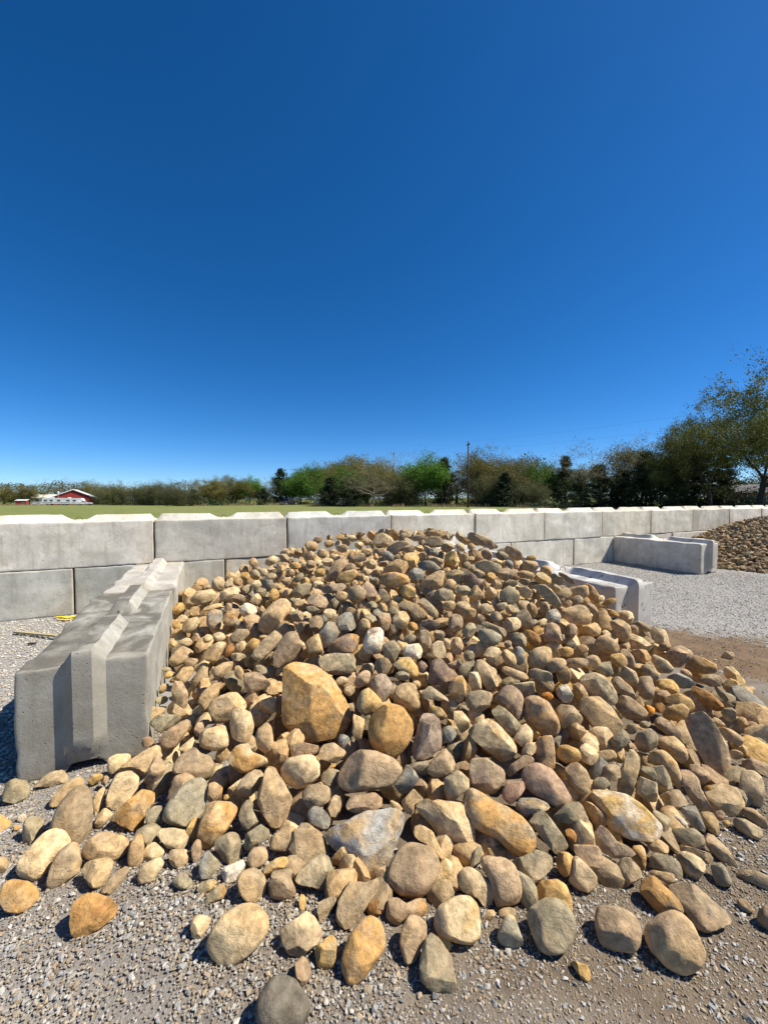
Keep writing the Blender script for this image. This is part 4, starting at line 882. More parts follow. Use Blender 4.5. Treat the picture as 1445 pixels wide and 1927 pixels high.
g a -1183 3822 519 -27 -56 49 -61 129 86 78
t a -7 1492 20 -51 79 -27 21 56 49 31
k a 262 3264 651 -89 30 6 -34 72 62 55
e a 1872 4023 578 96 16 13 20 76 68 46
n a 1031 2148 199 27 -15 69 -66 86 57 43
y r -314 2057 106 90 38 17 13 83 55 44
k a 438 2656 410 -2 -58 66 47 58 39 31
t a 294 3373 683 -33 38 -8 86 72 70 45
c a 812 1750 19 77 -7 62 -11 75 62 60
n a -769 2023 43 -34 -8 79 -50 105 74 64
k a -2947 12367 35 27 90 32 5 135 112 103
g a -233 1885 33 19 74 -40 -51 72 62 50
n a 1272 1669 19 -96 -5 -28 2 88 76 50
k a -36 2717 408 -12 23 -12 96 58 48 38
c a -721 2698 329 -7 -65 -68 -33 79 56 37
n r 2625 12448 110 57 62 37 39 229 160 132
t a -656 2410 219 -65 11 75 1 76 63 49
c a -1427 3019 196 5 -58 0 82 81 76 60
g a 406 2090 143 -74 66 1 11 99 76 69
k a -886 2089 49 50 0 48 72 83 64 53
n r -1336 2798 194 -75 26 61 -9 108 77 60
g r -1033 1676 19 24 63 -72 17 87 56 51
t a 1909 2889 216 56 19 56 58 146 100 90
c a 748 3196 617 42 -24 56 67 77 56 44
n r -2782 5533 24 23 22 -15 -94 98 83 76
t r -2614 5399 68 77 -9 -57 -27 115 97 77
t r -2633 5288 106 94 -7 19 26 114 87 71
c r -2564 5130 94 -59 -39 24 67 109 89 78
t r -2498 4957 141 29 -35 86 -22 115 95 71
g r -2451 4778 127 -6 93 21 29 118 90 62
b r -2291 4687 224 -53 22 -59 56 116 81 76
k r -2238 4516 189 -85 40 -32 13 112 92 79
g r -2235 4412 174 77 11 -43 47 97 84 66
g r -2195 4235 149 67 -51 44 30 91 99 68
c r -2131 4064 143 -32 -53 65 -45 95 87 77
c r -2087 3965 114 -45 -20 -15 85 112 88 71
c r -1973 3874 139 67 24 17 -69 98 84 64
g r -1838 3696 95 -45 -86 -17 -16 99 85 63
n r -1815 3543 66 -12 76 30 -57 97 85 64
k r -1768 3407 20 11 6 -51 85 100 89 65
y r -1723 3227 -46 20 -57 -55 57 115 100 72
g r -1611 3124 -60 -80 15 49 -32 118 99 73
e r -1589 2947 -66 72 4 67 20 107 80 72
c r -2598 5527 99 49 8 34 80 108 86 76
t r -2581 5476 103 68 2 -73 9 107 83 66
g r -2511 5288 123 -25 15 -36 -89 113 90 69
n r -2353 5189 211 -32 94 -6 12 90 87 78
t r -2389 5044 198 -8 -91 -40 -2 111 97 76
t r -2250 4853 198 13 -26 67 69 113 93 78
n r -2273 4772 191 12 93 -28 22 95 97 67
g r -2169 4551 258 -49 18 -69 50 99 83 79
n r -2026 4431 236 38 -3 -74 -55 113 83 64
c r -2029 4251 194 16 -37 70 59 101 95 73
t r -1942 4172 231 76 11 8 -64 105 88 61
g r -1904 4017 185 -32 90 -29 3 94 86 67
n r -1806 3942 202 42 -55 37 62 119 85 65
k r -1758 3705 125 53 57 42 47 114 92 77
t r -1710 3561 104 29 -40 78 38 100 82 62
n r -1619 3492 91 -82 -53 -21 -9 103 84 68
k r -1507 3315 20 39 -41 -21 -80 112 90 66
n r -1497 3231 9 -28 -25 77 52 119 85 76
t r -1479 3011 -11 -9 -5 -25 -96 100 89 77
b r -1349 2887 -1 12 -53 -55 -63 107 91 68
n r -1368 2781 -13 -29 -61 -25 -69 94 98 78
t r -1254 2562 -77 65 58 -27 -41 92 93 75
b r -1219 2427 -73 51 -70 -7 -50 96 88 73
n r -1169 2376 -68 30 27 -89 19 102 98 79
t r -1038 2240 -81 56 -38 32 66 101 98 70
t r -2467 5629 135 31 58 -58 48 93 89 60
n r -2349 5459 163 -63 -2 54 -56 112 84 63
k r -2347 5313 205 -2 38 88 30 91 85 78
n r -2279 5210 201 -7 3 -7 -99 102 95 64
k r -2145 5107 283 -66 -21 -35 -63 108 96 65
n r -2082 4950 272 -53 -25 55 60 119 89 76
t r -1999 4791 290 -32 47 -8 82 111 97 74
c r -2039 4612 301 43 60 -6 67 120 89 67
t r -1982 4522 313 -43 -32 24 -81 112 84 78
g r -1860 4398 324 21 -76 59 18 119 93 77
c r -1754 4210 309 -84 53 -3 -15 114 81 60
b r -1685 4080 293 -64 5 76 12 102 98 74
g r -1735 3932 219 -23 -9 12 -96 117 96 76
n r -1556 3824 234 28 -38 39 79 91 88 74
t r -1554 3712 197 -50 71 17 -45 92 95 65
c r -1465 3550 140 -12 -10 -75 64 108 93 62
k r -1439 3326 94 79 1 33 51 100 86 70
t r -1360 3274 81 -25 -84 4 49 94 95 68
c r -1361 3138 63 -47 -74 -34 32 93 96 71
t r -1252 3009 72 7 -35 -72 60 104 93 80
n r -1190 2767 14 2 98 13 12 96 86 67
c r -1084 2649 44 -47 7 63 62 114 93 65
k r -1049 2545 21 30 85 -42 -7 91 96 80
k r -935 2387 -18 -44 -52 -5 73 109 86 63
c r -838 2234 -35 26 39 -50 -73 94 97 77
y r -2315 5690 217 -48 43 -52 -56 112 93 77
g r -2308 5587 169 -77 -2 -15 -62 118 91 76
c r -2140 5487 258 15 -93 16 29 99 91 76
t r -2114 5306 259 -85 -34 -30 -28 103 98 77
t r -2091 5119 273 76 -50 15 38 96 88 76
k r -1936 5008 353 -26 10 -58 -76 103 91 63
t r -1935 4865 326 78 27 -41 37 93 82 66
t r -1901 4755 330 -80 -46 32 18 115 87 72
t r -1836 4544 330 71 -21 42 -52 96 100 73
n r -1798 4478 316 30 -63 -47 55 113 86 79
t r -1661 4356 362 -17 -33 79 -50 100 91 76
t r -1529 4135 323 21 -88 14 -40 105 99 73
y r -1519 3991 289 -39 -10 62 67 91 82 71
c r -1482 3849 247 17 88 43 -14 95 84 74
t r -1422 3754 244 -65 59 41 -26 107 92 79
e r -1322 3615 210 -53 -4 -83 15 96 88 63
g r -1267 3513 175 -99 8 -11 0 91 87 61
k r -1176 3316 171 83 1 -54 12 93 92 62
k r -1192 3193 117 -16 38 -17 90 105 86 70
t r -1134 3011 116 77 -6 -29 -57 111 88 70
k r -1055 2944 133 -21 -54 -76 30 92 91 78
t r -992 2708 63 -29 89 -34 -12 109 85 63
k r -909 2660 91 74 47 -30 38 97 94 63
k r -825 2497 70 -24 -93 -25 10 90 84 72
y r -754 2304 -28 -42 -77 -48 2 93 100 63
c r -656 2193 -44 -55 -67 -44 -23 97 89 63
e r -2208 5738 262 7 38 20 -90 104 82 72
k r -2149 5639 253 66 -28 -21 66 103 94 62
t r -2013 5453 297 48 -59 23 -60 109 98 68
c r -1945 5381 310 -17 68 58 -42 113 93 75
n r -1857 5213 337 -18 -72 -32 59 95 100 68
k r -1803 5108 366 -9 24 96 10 112 91 74
t r -1833 4931 342 -6 59 53 -60 117 97 79
k r -1750 4733 391 67 38 64 0 104 92 73
k r -1651 4691 408 24 -10 -84 -49 104 98 76
n r -1542 4497 415 75 -55 -27 -23 103 96 66
g r -1490 4327 390 52 -49 40 -57 96 100 67
t r -1394 4209 387 -10 -95 20 22 107 83 66
t r -1458 4112 378 51 70 -14 -48 108 97 76
k r -1282 3969 372 0 -80 48 36 97 80 63
t r -1267 3867 346 52 34 59 51 90 94 62
e r -1267 3673 232 -65 -28 -27 -65 112 91 76
c r -1115 3576 272 -52 -61 35 -49 119 91 77
c r -1054 3406 245 -38 77 38 34 106 90 69
t r -982 3198 213 6 15 -90 41 101 83 60
t r -954 3088 217 1 70 72 -2 102 95 79
c r -934 2983 188 69 -69 -9 -22 109 85 77
n r -779 2784 183 -59 -1 80 8 112 88 68
n r -755 2671 140 -14 -43 7 89 106 81 63
t r -658 2512 73 2 93 4 -36 100 88 68
t r -665 2402 71 45 -66 -51 31 96 100 69
n r -534 2254 -17 -44 62 61 -21 101 83 69
k r -530 2134 -31 -90 25 -35 0 118 96 64
k r -1999 5839 342 -2 -86 -37 -34 101 92 64
e r -1970 5691 315 -45 1 88 -18 100 95 73
n r -1893 5499 317 -64 -58 7 -50 104 89 68
c r -1842 5392 359 -92 -37 -8 -3 99 86 77
n r -1718 5253 404 -58 54 -61 10 99 93 78
t r -1767 5143 381 -78 55 -5 -29 119 80 63
t r -1626 4943 431 29 -92 9 -25 117 80 60
b r -1589 4843 448 -44 50 29 -68 101 81 80
c r -1544 4681 427 38 -39 -81 23 100 85 79
t r -1415 4582 459 -83 16 6 -54 93 99 68
t r -1387 4426 438 50 78 -35 14 95 96 68
k r -1316 4269 440 12 -38 45 80 101 92 69
y r -1241 4123 407 -33 25 91 8 108 94 77
k r -1250 3989 389 -94 8 29 -18 110 87 67
g r -1189 3887 353 92 37 -10 3 108 96 76
t r -1064 3755 358 33 -63 13 69 102 89 68
t r -952 3605 342 7 57 32 -75 91 93 67
t r -949 3489 307 9 -16 -72 67 112 95 61
t r -884 3279 295 -80 38 -29 37 103 84 63
k r -820 3148 267 95 21 -23 -2 113 80 79
k r -701 3050 250 42 -78 10 -46 110 96 76
k r -677 2819 206 66 73 -10 -14 90 87 72
e r -648 2712 167 -23 -68 -59 36 115 83 80
k r -572 2615 142 49 19 77 35 92 97 75
n r -545 2465 104 32 89 30 -14 113 84 66
t r -431 2284 35 38 56 45 58 118 99 73
t r -380 2229 7 64 -59 -48 9 92 92 71
k r -336 2056 -54 -65 66 -13 -35 119 91 77
t r -1828 5891 372 0 -15 -44 -88 112 98 67
c r -1808 5777 356 4 -43 84 33 117 95 66
c r -1780 5629 404 13 -49 64 58 95 95 79
c r -1663 5464 406 90 13 22 36 107 83 64
y r -1574 5355 430 -35 19 82 -40 97 94 63
g r -1501 5176 468 56 66 -40 -30 99 83 67
t r -1457 5038 482 2 87 49 2 117 94 70
g r -1483 4893 456 -49 48 26 69 115 93 68
k r -1399 4824 473 -100 0 -5 -5 104 82 64
n r -1296 4677 488 -41 14 -70 -56 113 83 66
t r -1208 4458 499 -55 -41 69 21 110 93 75
t r -1187 4300 441 13 -27 13 94 108 83 61
k r -1152 4179 463 -40 -90 18 3 115 99 74
t r -1026 4029 409 -51 11 -77 -36 116 85 67
t r -979 3892 375 2 -4 -4 -100 103 85 75
c r -905 3825 368 -24 -25 19 -92 108 87 74
g r -911 3673 364 44 25 33 80 110 91 66
k r -777 3559 350 -53 19 71 41 109 90 71
n r -746 3343 329 34 -36 -21 -84 107 86 62
c r -695 3150 296 -34 49 80 0 100 92 79
g r -641 3062 293 83 16 2 -53 102 96 66
t r -531 2909 262 -37 83 31 29 113 99 61
c r -437 2815 227 -22 15 -10 96 103 88 70
t r -441 2624 177 -45 -33 33 77 91 85 70
e r -327 2579 149 -40 -14 -35 -84 101 97 65
n r -287 2333 75 -52 -49 -38 -58 103 93 72
e r -204 2283 61 -79 0 35 -51 106 84 66
k r -186 2144 -31 -17 93 25 19 118 98 68
t r -121 1984 -81 -20 74 34 -54 114 80 61
t r -1740 6002 414 -39 -41 -79 -24 102 84 62
n r -1700 5807 408 17 -29 -93 -17 105 90 64
n r -1663 5661 403 -24 79 0 57 101 98 76
k r -1579 5567 439 13 -97 -20 0 92 93 64
b r -1433 5396 484 -21 16 -85 46 101 86 73
n r -1394 5259 467 -41 -32 68 52 100 90 66
c r -1357 5176 516 43 -22 -38 79 120 81 78
t r -1324 5000 480 -42 24 -62 -62 119 100 67
n r -1244 4779 510 31 -37 -48 73 103 87 72
c r -1188 4653 520 80 -15 -47 34 111 95 66
n r -1119 4588 511 -29 -29 -59 -69 100 82 66
t r -1023 4387 519 -42 25 85 -20 118 94 71
t r -971 4249 521 -31 -87 34 -19 109 97 65
b r -899 4118 464 -32 -91 -11 -23 97 99 62
y r -818 4011 461 -40 -65 59 -26 100 87 68
n r -735 3840 457 -15 20 -26 93 106 81 79
e r -748 3708 405 -26 -73 49 40 109 90 61
c r -595 3568 409 83 10 -19 -51 110 88 65
n r -614 3429 389 79 -27 -48 26 98 95 66
k r -562 3284 390 -51 60 -32 52 119 93 78
b r -441 3213 389 -31 44 65 54 94 92 71
k r -371 3059 330 -13 82 -50 24 95 99 65
n r -290 2871 308 -55 16 -61 -56 102 97 78
t r -261 2681 231 -34 -47 47 67 107 95 74
n r -171 2584 163 -36 -7 90 -23 92 95 79
e r -129 2418 121 33 -79 47 -21 107 82 76
t r -17 2268 51 33 -40 65 56 118 94 79
n r -60 2158 -18 3 4 78 -63 114 86 76
n r -23 2033 -67 -79 -58 15 16 106 90 72
c r -1542 6010 479 22 28 88 32 100 80 61
n r -1542 5928 451 -47 28 37 -75 116 93 80
k r -1445 5797 494 -19 -88 15 42 114 100 80
c r -1440 5635 464 -48 -80 -17 -31 119 94 65
b r -1378 5420 499 37 16 -78 -49 92 89 70
b r -1275 5384 496 42 48 -32 -70 118 97 72
t r -1230 5157 503 -57 -76 -33 -3 112 82 65
t r -1127 5070 572 -20 -4 51 -83 112 84 75
n r -1146 4912 565 76 -42 -11 -49 115 92 74
c r -971 4753 567 -11 52 -84 10 114 94 70
y r -930 4685 610 51 -77 30 -21 112 85 75
t r -856 4506 589 20 91 -1 -36 93 94 79
e r -868 4297 560 60 -37 -36 61 105 87 60
c r -754 4230 526 53 25 -72 -38 109 90 78
g r -726 4044 502 -28 -28 -92 6 104 92 72
k r -613 3982 506 -10 -49 51 70 109 89 69
n r -626 3755 444 -22 28 -39 -85 97 84 63
b r -507 3611 437 31 25 91 11 114 98 74
k r -474 3480 417 26 -15 83 -46 117 86 65
n r -340 3359 424 2 80 59 12 110 98 73
t r -370 3176 378 -57 -27 -61 48 95 96 69
y r -205 3032 344 52 14 31 -78 111 99 71
t r -164 2885 306 38 47 -1 -79 115 83 79
n r -142 2763 264 32 45 32 77 110 84 79
k r -79 2685 250 -71 -60 32 -17 111 92 60
t r 12 2531 150 62 -41 47 -47 104 81 60
c r 2 2375 123 63 -14 71 29 102 88 78
t r 82 2263 56 -46 42 77 -12 108 85 73
n r 218 2120 -22 35 -10 93 1 102 93 67
k r 228 1988 -97 69 27 -44 51 102 95 74
b r -1456 6148 516 -45 42 48 62 95 88 66
k r -1377 5970 504 86 -13 41 28 115 82 66
c r -1287 5836 516 24 21 52 79 95 87 69
t r -1230 5712 555 20 56 59 -54 100 91 66
g r -1208 5508 560 33 -7 75 -57 100 96 64
c r -1111 5371 563 12 63 52 -56 94 80 69
c r -1083 5301 575 25 -66 57 -42 115 84 64
t r -967 5146 615 28 -5 -74 -61 108 92 80
n r -986 4951 603 32 -86 20 -36 110 100 78
t r -919 4813 606 9 59 -78 19 112 89 72
c r -844 4677 587 -39 -22 -89 4 99 97 61
c r -816 4553 589 76 -21 48 -39 108 96 76
e r -708 4348 562 -9 -23 -84 -49 98 84 78
n r -619 4287 587 7 -88 45 12 113 92 70
k r -567 4121 553 -50 -28 -72 40 114 90 63
c r -562 4004 538 44 31 -72 -44 116 88 70
n r -434 3865 521 40 31 81 31 114 96 61
e r -375 3722 530 -8 -19 -76 -62 99 94 65
k r -305 3565 477 -10 81 58 -2 104 89 80
t r -294 3403 478 -39 -50 77 4 119 100 75
t r -178 3269 433 -85 6 51 -13 109 87 78
c r -127 3146 378 47 22 81 28 118 97 72
n r 1 2957 368 -5 -50 33 -80 118 82 68
t r 7 2823 298 60 2 3 80 104 91 66
c r 82 2650 200 22 25 28 90 97 84 74
c r 139 2594 198 91 -18 -28 -24 102 98 71
c r 213 2407 136 39 57 69 -24 97 93 74
t r 320 2301 91 0 88 45 13 102 82 76
g r 302 2179 21 -14 2 50 86 95 88 78
k r 432 1962 -81 -57 -11 -57 59 96 89 64
k r -1343 6111 549 47 -29 59 -59 101 91 67
c r -1213 6033 560 69 26 -40 54 105 81 78
n r -1241 5879 560 -53 35 -50 -59 95 98 79
c r -1127 5742 554 57 72 -4 39 111 89 70
c r -1046 5640 610 -18 -84 15 -49 90 99 74
t r -1034 5480 589 61 22 -32 -69 104 90 65
g r -885 5285 598 -62 77 0 16 105 85 75
n r -917 5203 579 17 73 59 -30 100 99 74
g r -765 5027 646 -71 70 10 -4 93 89 62
k r -787 4875 628 32 45 84 6 111 82 63
b r -738 4764 629 45 84 -22 22 101 80 76
g r -585 4576 643 -62 -16 -70 -32 98 87 64
y r -558 4439 621 15 -39 -20 89 118 92 61
t r -428 4291 603 -13 82 41 38 91 99 80
c r -389 4227 625 -44 48 75 -13 117 82 66
t r -355 4078 565 71 56 33 -28 100 87 67
g r -318 3853 582 42 -44 -74 -27 118 99 80
c r -266 3770 554 74 41 21 49 106 80 65
g r -204 3565 507 3 -64 32 -70 109 96 73
k r -112 3529 539 -21 -86 26 -38 117 80 60
y r -53 3351 463 48 -34 64 50 114 98 76
k r 19 3220 421 -86 -5 -36 -36 98 91 70
k r 123 3017 351 -23 -78 -7 57 113 84 73
n r 182 2867 297 89 -42 -6 -20 104 82 61
k r 209 2835 323 -49 -45 -74 6 101 86 61
c r 248 2676 257 37 65 43 -50 108 83 61
c r 270 2519 169 -5 -47 -83 -30 101 83 78
t r 450 2355 93 79 27 52 -19 97 84 61
k r 441 2134 -20 -8 -48 -64 -60 114 81 74
c r 503 2090 -7 7 73 -56 39 111 93 68
n r -1205 6185 554 52 -42 -28 69 102 96 76
g r -1081 6115 580 -76 35 13 -54 99 99 76
e r -1009 5946 612 -12 -79 53 28 109 81 75
k r -992 5755 613 -24 83 17 46 101 98 79
g r -886 5696 613 3 -80 28 53 111 92 69
t r -866 5546 625 -20 -44 49 -73 118 85 66
k r -779 5383 636 8 77 -36 -52 91 95 76
y r -776 5219 646 11 52 -83 -14 91 84 70
c r -653 5151 663 31 -17 -61 -71 117 100 78
n r -571 4964 647 -35 -16 1 92 119 88 65
n r -586 4837 645 -39 42 17 -80 112 99 73
k r -464 4678 666 34 3 94 -10 111 86 75
y r -394 4485 670 -49 40 63 -45 91 85 75
e r -372 4373 661 18 -47 -51 -70 95 83 72
t r -253 4279 647 -58 82 0 3 92 97 79
y r -268 4132 632 -98 -1 20 6 103 95 62
t r -165 3904 586 -91 11 22 33 103 83 63
t r -163 3854 572 85 15 6 -49 106 82 63
t r -42 3630 557 17 -60 -46 63 108 93 62
n r 24 3516 512 80 -7 8 59 91 94 76
k r 77 3434 516 53 65 54 -6 109 98 69
t r 220 3249 448 -22 -52 22 -80 101 96 78
c r 279 3141 434 1 74 -14 -65 109 93 62
k r 262 3008 360 -15 51 61 59 101 89 71
c r 403 2863 309 90 -3 25 35 119 93 70
c r 395 2631 234 -36 51 70 34 108 81 63
n r 501 2585 191 15 66 73 4 103 93 61
e r 520 2420 129 -4 38 -87 -31 116 86 64
y r 632 2303 59 -77 10 40 -48 112 85 73
b r 684 2172 21 -17 6 7 98 119 98 75
c r 780 1968 -93 8 -97 -20 12 113 89 71
t r -1052 6344 562 22 -3 -93 -29 93 84 74
k r -925 6113 612 -4 -89 -28 36 93 98 79
t r -898 6017 589 73 14 -21 64 95 97 68
t r -891 5858 614 -73 -65 18 -3 114 92 80
n r -725 5740 656 21 60 53 -57 109 98 62
b r -694 5570 666 21 86 15 45 107 88 77
c r -631 5452 692 97 -23 7 -4 94 95 66
b r -580 5305 677 -48 -85 -16 16 95 82 72
k r -478 5195 668 -9 -96 -26 10 114 87 67
k r -498 5054 710 64 21 -7 -74 119 92 62
t r -381 4930 727 27 79 -8 -55 103 99 66
c r -310 4706 705 2 -38 44 -81 99 97 71
t r -322 4636 690 73 38 24 -52 108 94 66
g r -251 4482 664 -96 18 -3 21 101 86 67
t r -154 4330 669 39 86 -7 -33 99 92 67
y r -103 4157 658 -72 -57 -39 -7 107 82 78
k r -13 4033 658 21 -57 -23 76 112 96 63
y r 58 3934 647 -8 77 7 -62 97 85 73
t r 93 3749 616 -6 -15 73 -66 116 86 73
y r 198 3557 531 11 -8 -69 -71 117 87 76
t r 275 3416 528 29 46 -84 9 102 99 72
n r 302 3292 483 -37 82 -40 -20 110 83 73
n r 399 3209 453 -73 1 50 47 101 89 77
c r 414 3076 383 -79 -47 -18 -35 99 86 76
t r 531 2909 340 4 96 -3 -27 119 88 61
b r 579 2735 277 94 4 24 25 106 93 67
t r 561 2637 223 13 0 -75 65 120 91 74
t r 713 2529 190 34 85 -39 -2 116 87 77
t r 753 2386 125 42 30 80 29 97 88 61
b r 849 2195 14 -67 3 73 -11 98 94 76
t r 852 1988 -102 -27 67 44 53 105 88 62
k r -860 6312 604 -2 13 99 0 100 93 75
k r -791 6180 591 91 -30 8 -27 101 82 77
b r -739 6087 630 47 78 6 40 99 84 80
b r -666 5901 638 -14 18 -60 -77 101 83 70
y r -653 5769 681 96 -20 -18 -6 113 90 74
y r -629 5628 683 79 20 3 -58 119 89 67
t r -483 5542 712 -38 53 -2 -76 112 93 65
t r -491 5369 699 37 -90 -22 -4 114 87 80
n r -411 5200 693 -53 29 -38 70 101 99 71
t r -313 5138 709 -66 61 -18 39 100 92 61
t r -200 4914 742 15 -88 7 45 104 95 77
c r -158 4757 764 -19 22 14 95 109 88 65
t r -186 4653 705 64 73 25 -3 118 91 68
c r -86 4451 710 -67 64 34 -16 108 88 74
c r 61 4338 693 58 -33 -56 50 114 91 77
c r 57 4222 685 43 -20 -68 -56 113 80 78
c r 117 4117 661 -1 -89 25 39 118 84 77
y r 160 3906 654 -58 -4 81 -11 106 86 71
n r 256 3850 652 46 -8 81 -36 110 80 65
g r 276 3682 582 15 -4 8 -98 101 92 79
t r 411 3486 524 83 30 -25 40 106 80 63
t r 440 3378 475 -56 64 51 13 99 94 71
t r 533 3236 446 89 22 30 -28 99 91 62
t r 562 3105 425 65 -56 -47 21 108 83 79
c r 668 3017 390 -66 57 26 42 108 83 68
c r 744 2818 316 -70 65 31 2 104 86 70
t r 789 2682 218 -48 -87 -3 -10 103 99 65
n r 899 2520 180 -53 69 48 10 106 99 63
c r 905 2381 92 41 56 -69 -20 111 85 62
t r 934 2229 13 20 23 -9 95 119 89 76
t r 989 2110 -53 -72 -56 -20 35 118 95 72
t r -705 6449 569 21 -70 59 -33 96 95 73
n r -758 6301 595 72 57 -30 -25 96 98 74
t r -647 6187 633 -50 76 -23 34 119 99 70
n r -631 6020 668 89 -13 -29 33 99 95 60
c r -528 5827 674 -71 -14 -68 -8 102 88 61
c r -413 5730 696 -32 -45 7 -83 117 91 77
c r -376 5625 706 -25 -58 64 45 92 95 65
y r -321 5424 738 -31 -12 22 92 118 97 62
t r -268 5235 714 -66 17 48 -56 115 97 73
n r -137 5127 729 9 63 30 71 97 91 66
k r -38 4976 784 -45 -80 12 38 97 96 71
g r -66 4808 731 18 26 80 -50 99 87 67
t r 17 4752 766 -49 7 -52 69 102 81 66
k r 85 4534 743 15 14 95 24 102 94 77
e r 130 4380 714 -13 -20 17 -96 92 90 63
c r 251 4281 740 -3 -44 -80 40 110 82 66
t r 324 4136 706 70 25 -36 -56 95 82 79
g r 297 3970 650 5 -33 92 -18 92 88 73
g r 320 3902 643 -36 3 59 73 120 88 64
c r 463 3787 617 -42 32 -81 -27 97 97 78
t r 534 3577 574 80 -24 -18 52 94 90 69
g r 644 3467 521 -17 -29 -79 -51 94 99 65
g r 691 3309 452 -59 -38 -59 40 110 88 73
b r 762 3180 422 45 -25 79 33 92 90 61
n r 799 2999 350 -8 -92 -21 -33 119 85 79
n r 800 2860 315 14 5 2 -99 105 88 79
n r 877 2777 252 55 -53 -40 -50 92 89 73
e r 988 2574 168 -2 -58 -75 -32 113 99 75
t r 1009 2416 91 -13 -68 68 24 99 89 73
n r 1107 2364 38 -41 0 37 83 111 98 78
c r 1152 2198 4 59 43 -35 -59 92 80 77
b r -584 6522 587 0 92 24 30 99 100 74
n r -520 6290 616 46 -21 -84 20 105 96 72
g r -441 6166 634 35 -36 -58 64 117 94 67
t r -366 6016 686 -53 14 53 -64 98 100 77
g r -324 5933 693 77 -1 62 -14 94 92 79
k r -230 5775 706 12 0 -21 97 93 90 74
c r -183 5640 721 61 22 74 14 102 92 75
b r -132 5502 743 -57 -10 -46 67 93 90 72
t r -72 5425 731 4 15 92 36 94 84 69
t r -63 5228 772 -38 -75 12 53 109 90 63
n r 40 5061 750 38 5 -43 82 102 83 61
b r 113 4985 758 -47 -52 -62 -35 116 92 61
k r 173 4798 753 12 20 -34 -91 102 87 64
n r 253 4666 757 8 -3 -2 -100 105 93 61
t r 256 4502 760 20 -48 -58 63 109 97 66
t r 311 4332 726 45 1 -89 2 98 84 79
t r 402 4200 715 -59 78 13 -19 93 92 62
t r 519 4066 695 48 46 -28 -69 101 84 78
n r 568 4010 680 -69 -51 36 37 100 87 70
n r 626 3748 611 2 -15 -79 60 111 88 75
n r 689 3724 609 -26 -73 17 61 117 93 65
t r 661 3528 538 24 -58 -52 59 102 83 75
e r 764 3388 515 66 15 -47 -57 118 86 73
n r 918 3198 426 14 86 8 -48 92 88 75
e r 928 3052 378 -73 -57 -36 13 112 99 71
n r 924 2952 341 10 -80 16 -56 99 99 68
c r 1113 2781 210 -59 62 -44 26 107 86 69
n r 1077 2687 190 -19 -82 44 31 113 84 69
t r 1123 2552 133 -79 -56 3 25 99 84 63
k r 1216 2309 9 61 71 34 8 92 89 64
t r 1332 2273 -35 -88 -8 2 -47 104 89 79
b r -534 6544 569 -63 -50 -53 -26 109 99 79
k r -371 6428 638 -16 -40 -49 76 94 82 73
n r -341 6200 645 82 8 24 -51 119 85 61
t r -289 6136 660 -2 -82 -58 -1 117 94 69
n r -223 6037 692 1 31 -87 37 106 82 76
g r -128 5912 696 -66 63 -32 -25 112 87 65
n r -52 5759 729 -95 11 27 -12 109 87 76
y r -11 5527 761 8 74 -36 57 115 92 66
t r 27 5395 744 -7 -15 88 44 108 85 72
g r 109 5326 787 85 34 33 24 96 86 62
k r 191 5161 763 -3 97 21 10 98 81 68
g r 280 4972 774 -29 -8 -63 71 112 93 75
n r 313 4860 809 -63 18 -60 -46 117 82 70
b r 381 4730 764 34 58 -70 24 119 91 67
e r 444 4549 752 33 -84 -40 11 92 84 72
n r 500 4365 761 -63 31 59 -39 94 99 64
k r 596 4269 758 49 28 80 22 91 97 68
n r 561 4118 717 -53 -75 -19 -36 115 92 73
g r 656 3941 660 20 -39 -34 83 93 91 72
t r 723 3855 617 -60 53 42 44 105 81 75
c r 859 3679 584 14 -70 -70 6 117 85 77
c r 908 3542 546 -15 -8 -47 -87 107 85 71
e r 951 3422 489 45 -2 51 -73 97 93 75
n r 1041 3307 418 40 22 82 35 116 97 76
e r 1017 3154 377 -28 -28 63 -66 107 91 69
k r 1084 2994 312 23 -61 21 -73 109 93 69
g r 1132 2909 250 -74 44 41 30 103 90 79
y r 1284 2708 169 -14 95 -17 22 91 98 66
c r 1316 2583 91 79 47 -39 0 102 98 63
t r 1385 2413 -3 42 6 49 -76 98 91 61
n r 1462 2342 -25 34 60 17 -71 115 87 72
g r -273 6599 617 -63 -69 22 26 112 94 64
t r -226 6442 628 -20 -43 70 54 103 94 65
c r -210 6373 613 -48 -24 -35 77 101 80 61
k r -165 6182 651 37 -1 -93 -6 118 86 62
t r -90 6003 688 -56 3 -53 -63 114 87 72
n r 17 5924 706 2 -47 -18 87 113 88 63
t r 71 5733 728 32 -71 -35 53 111 95 68
k r 153 5664 731 -56 67 28 -41 105 97 61
g r 183 5507 775 67 -74 -2 -5 98 93 68
g r 251 5286 775 -87 -38 -14 27 95 98 68
t r 288 5219 772 78 44 2 -45 97 89 77
c r 358 4992 814 49 -21 -20 82 91 91 69
t r 397 4956 800 80 26 13 52 107 84 60
n r 552 4755 813 -42 -62 64 -19 94 84 63
t r 529 4564 778 -7 -86 -15 -48 117 81 77
g r 656 4538 769 -8 87 37 -31 98 96 74
n r 747 4329 731 -74 18 33 55 97 99 76
n r 790 4208 723 -82 -43 -16 34 115 91 77
t r 786 4071 682 -7 -79 28 -54 101 96 78
g r 919 3875 624 26 50 78 -26 99 81 62
n r 941 3824 584 16 33 -41 83 111 87 73
e r 1067 3658 529 43 88 -8 -19 100 85 77
t r 1061 3536 480 8 70 71 1 115 92 65
k r 1133 3366 414 57 17 -76 26 108 91 70
n r 1183 3250 397 -35 -60 -13 71 92 86 70
t r 1268 3042 289 -94 -20 2 -28 113 81 66
c r 1373 2964 236 2 -85 -48 20 104 95 67
t r 1400 2819 144 4 -81 24 54 99 90 65
t r 1476 2607 59 25 1 -27 -93 95 96 68
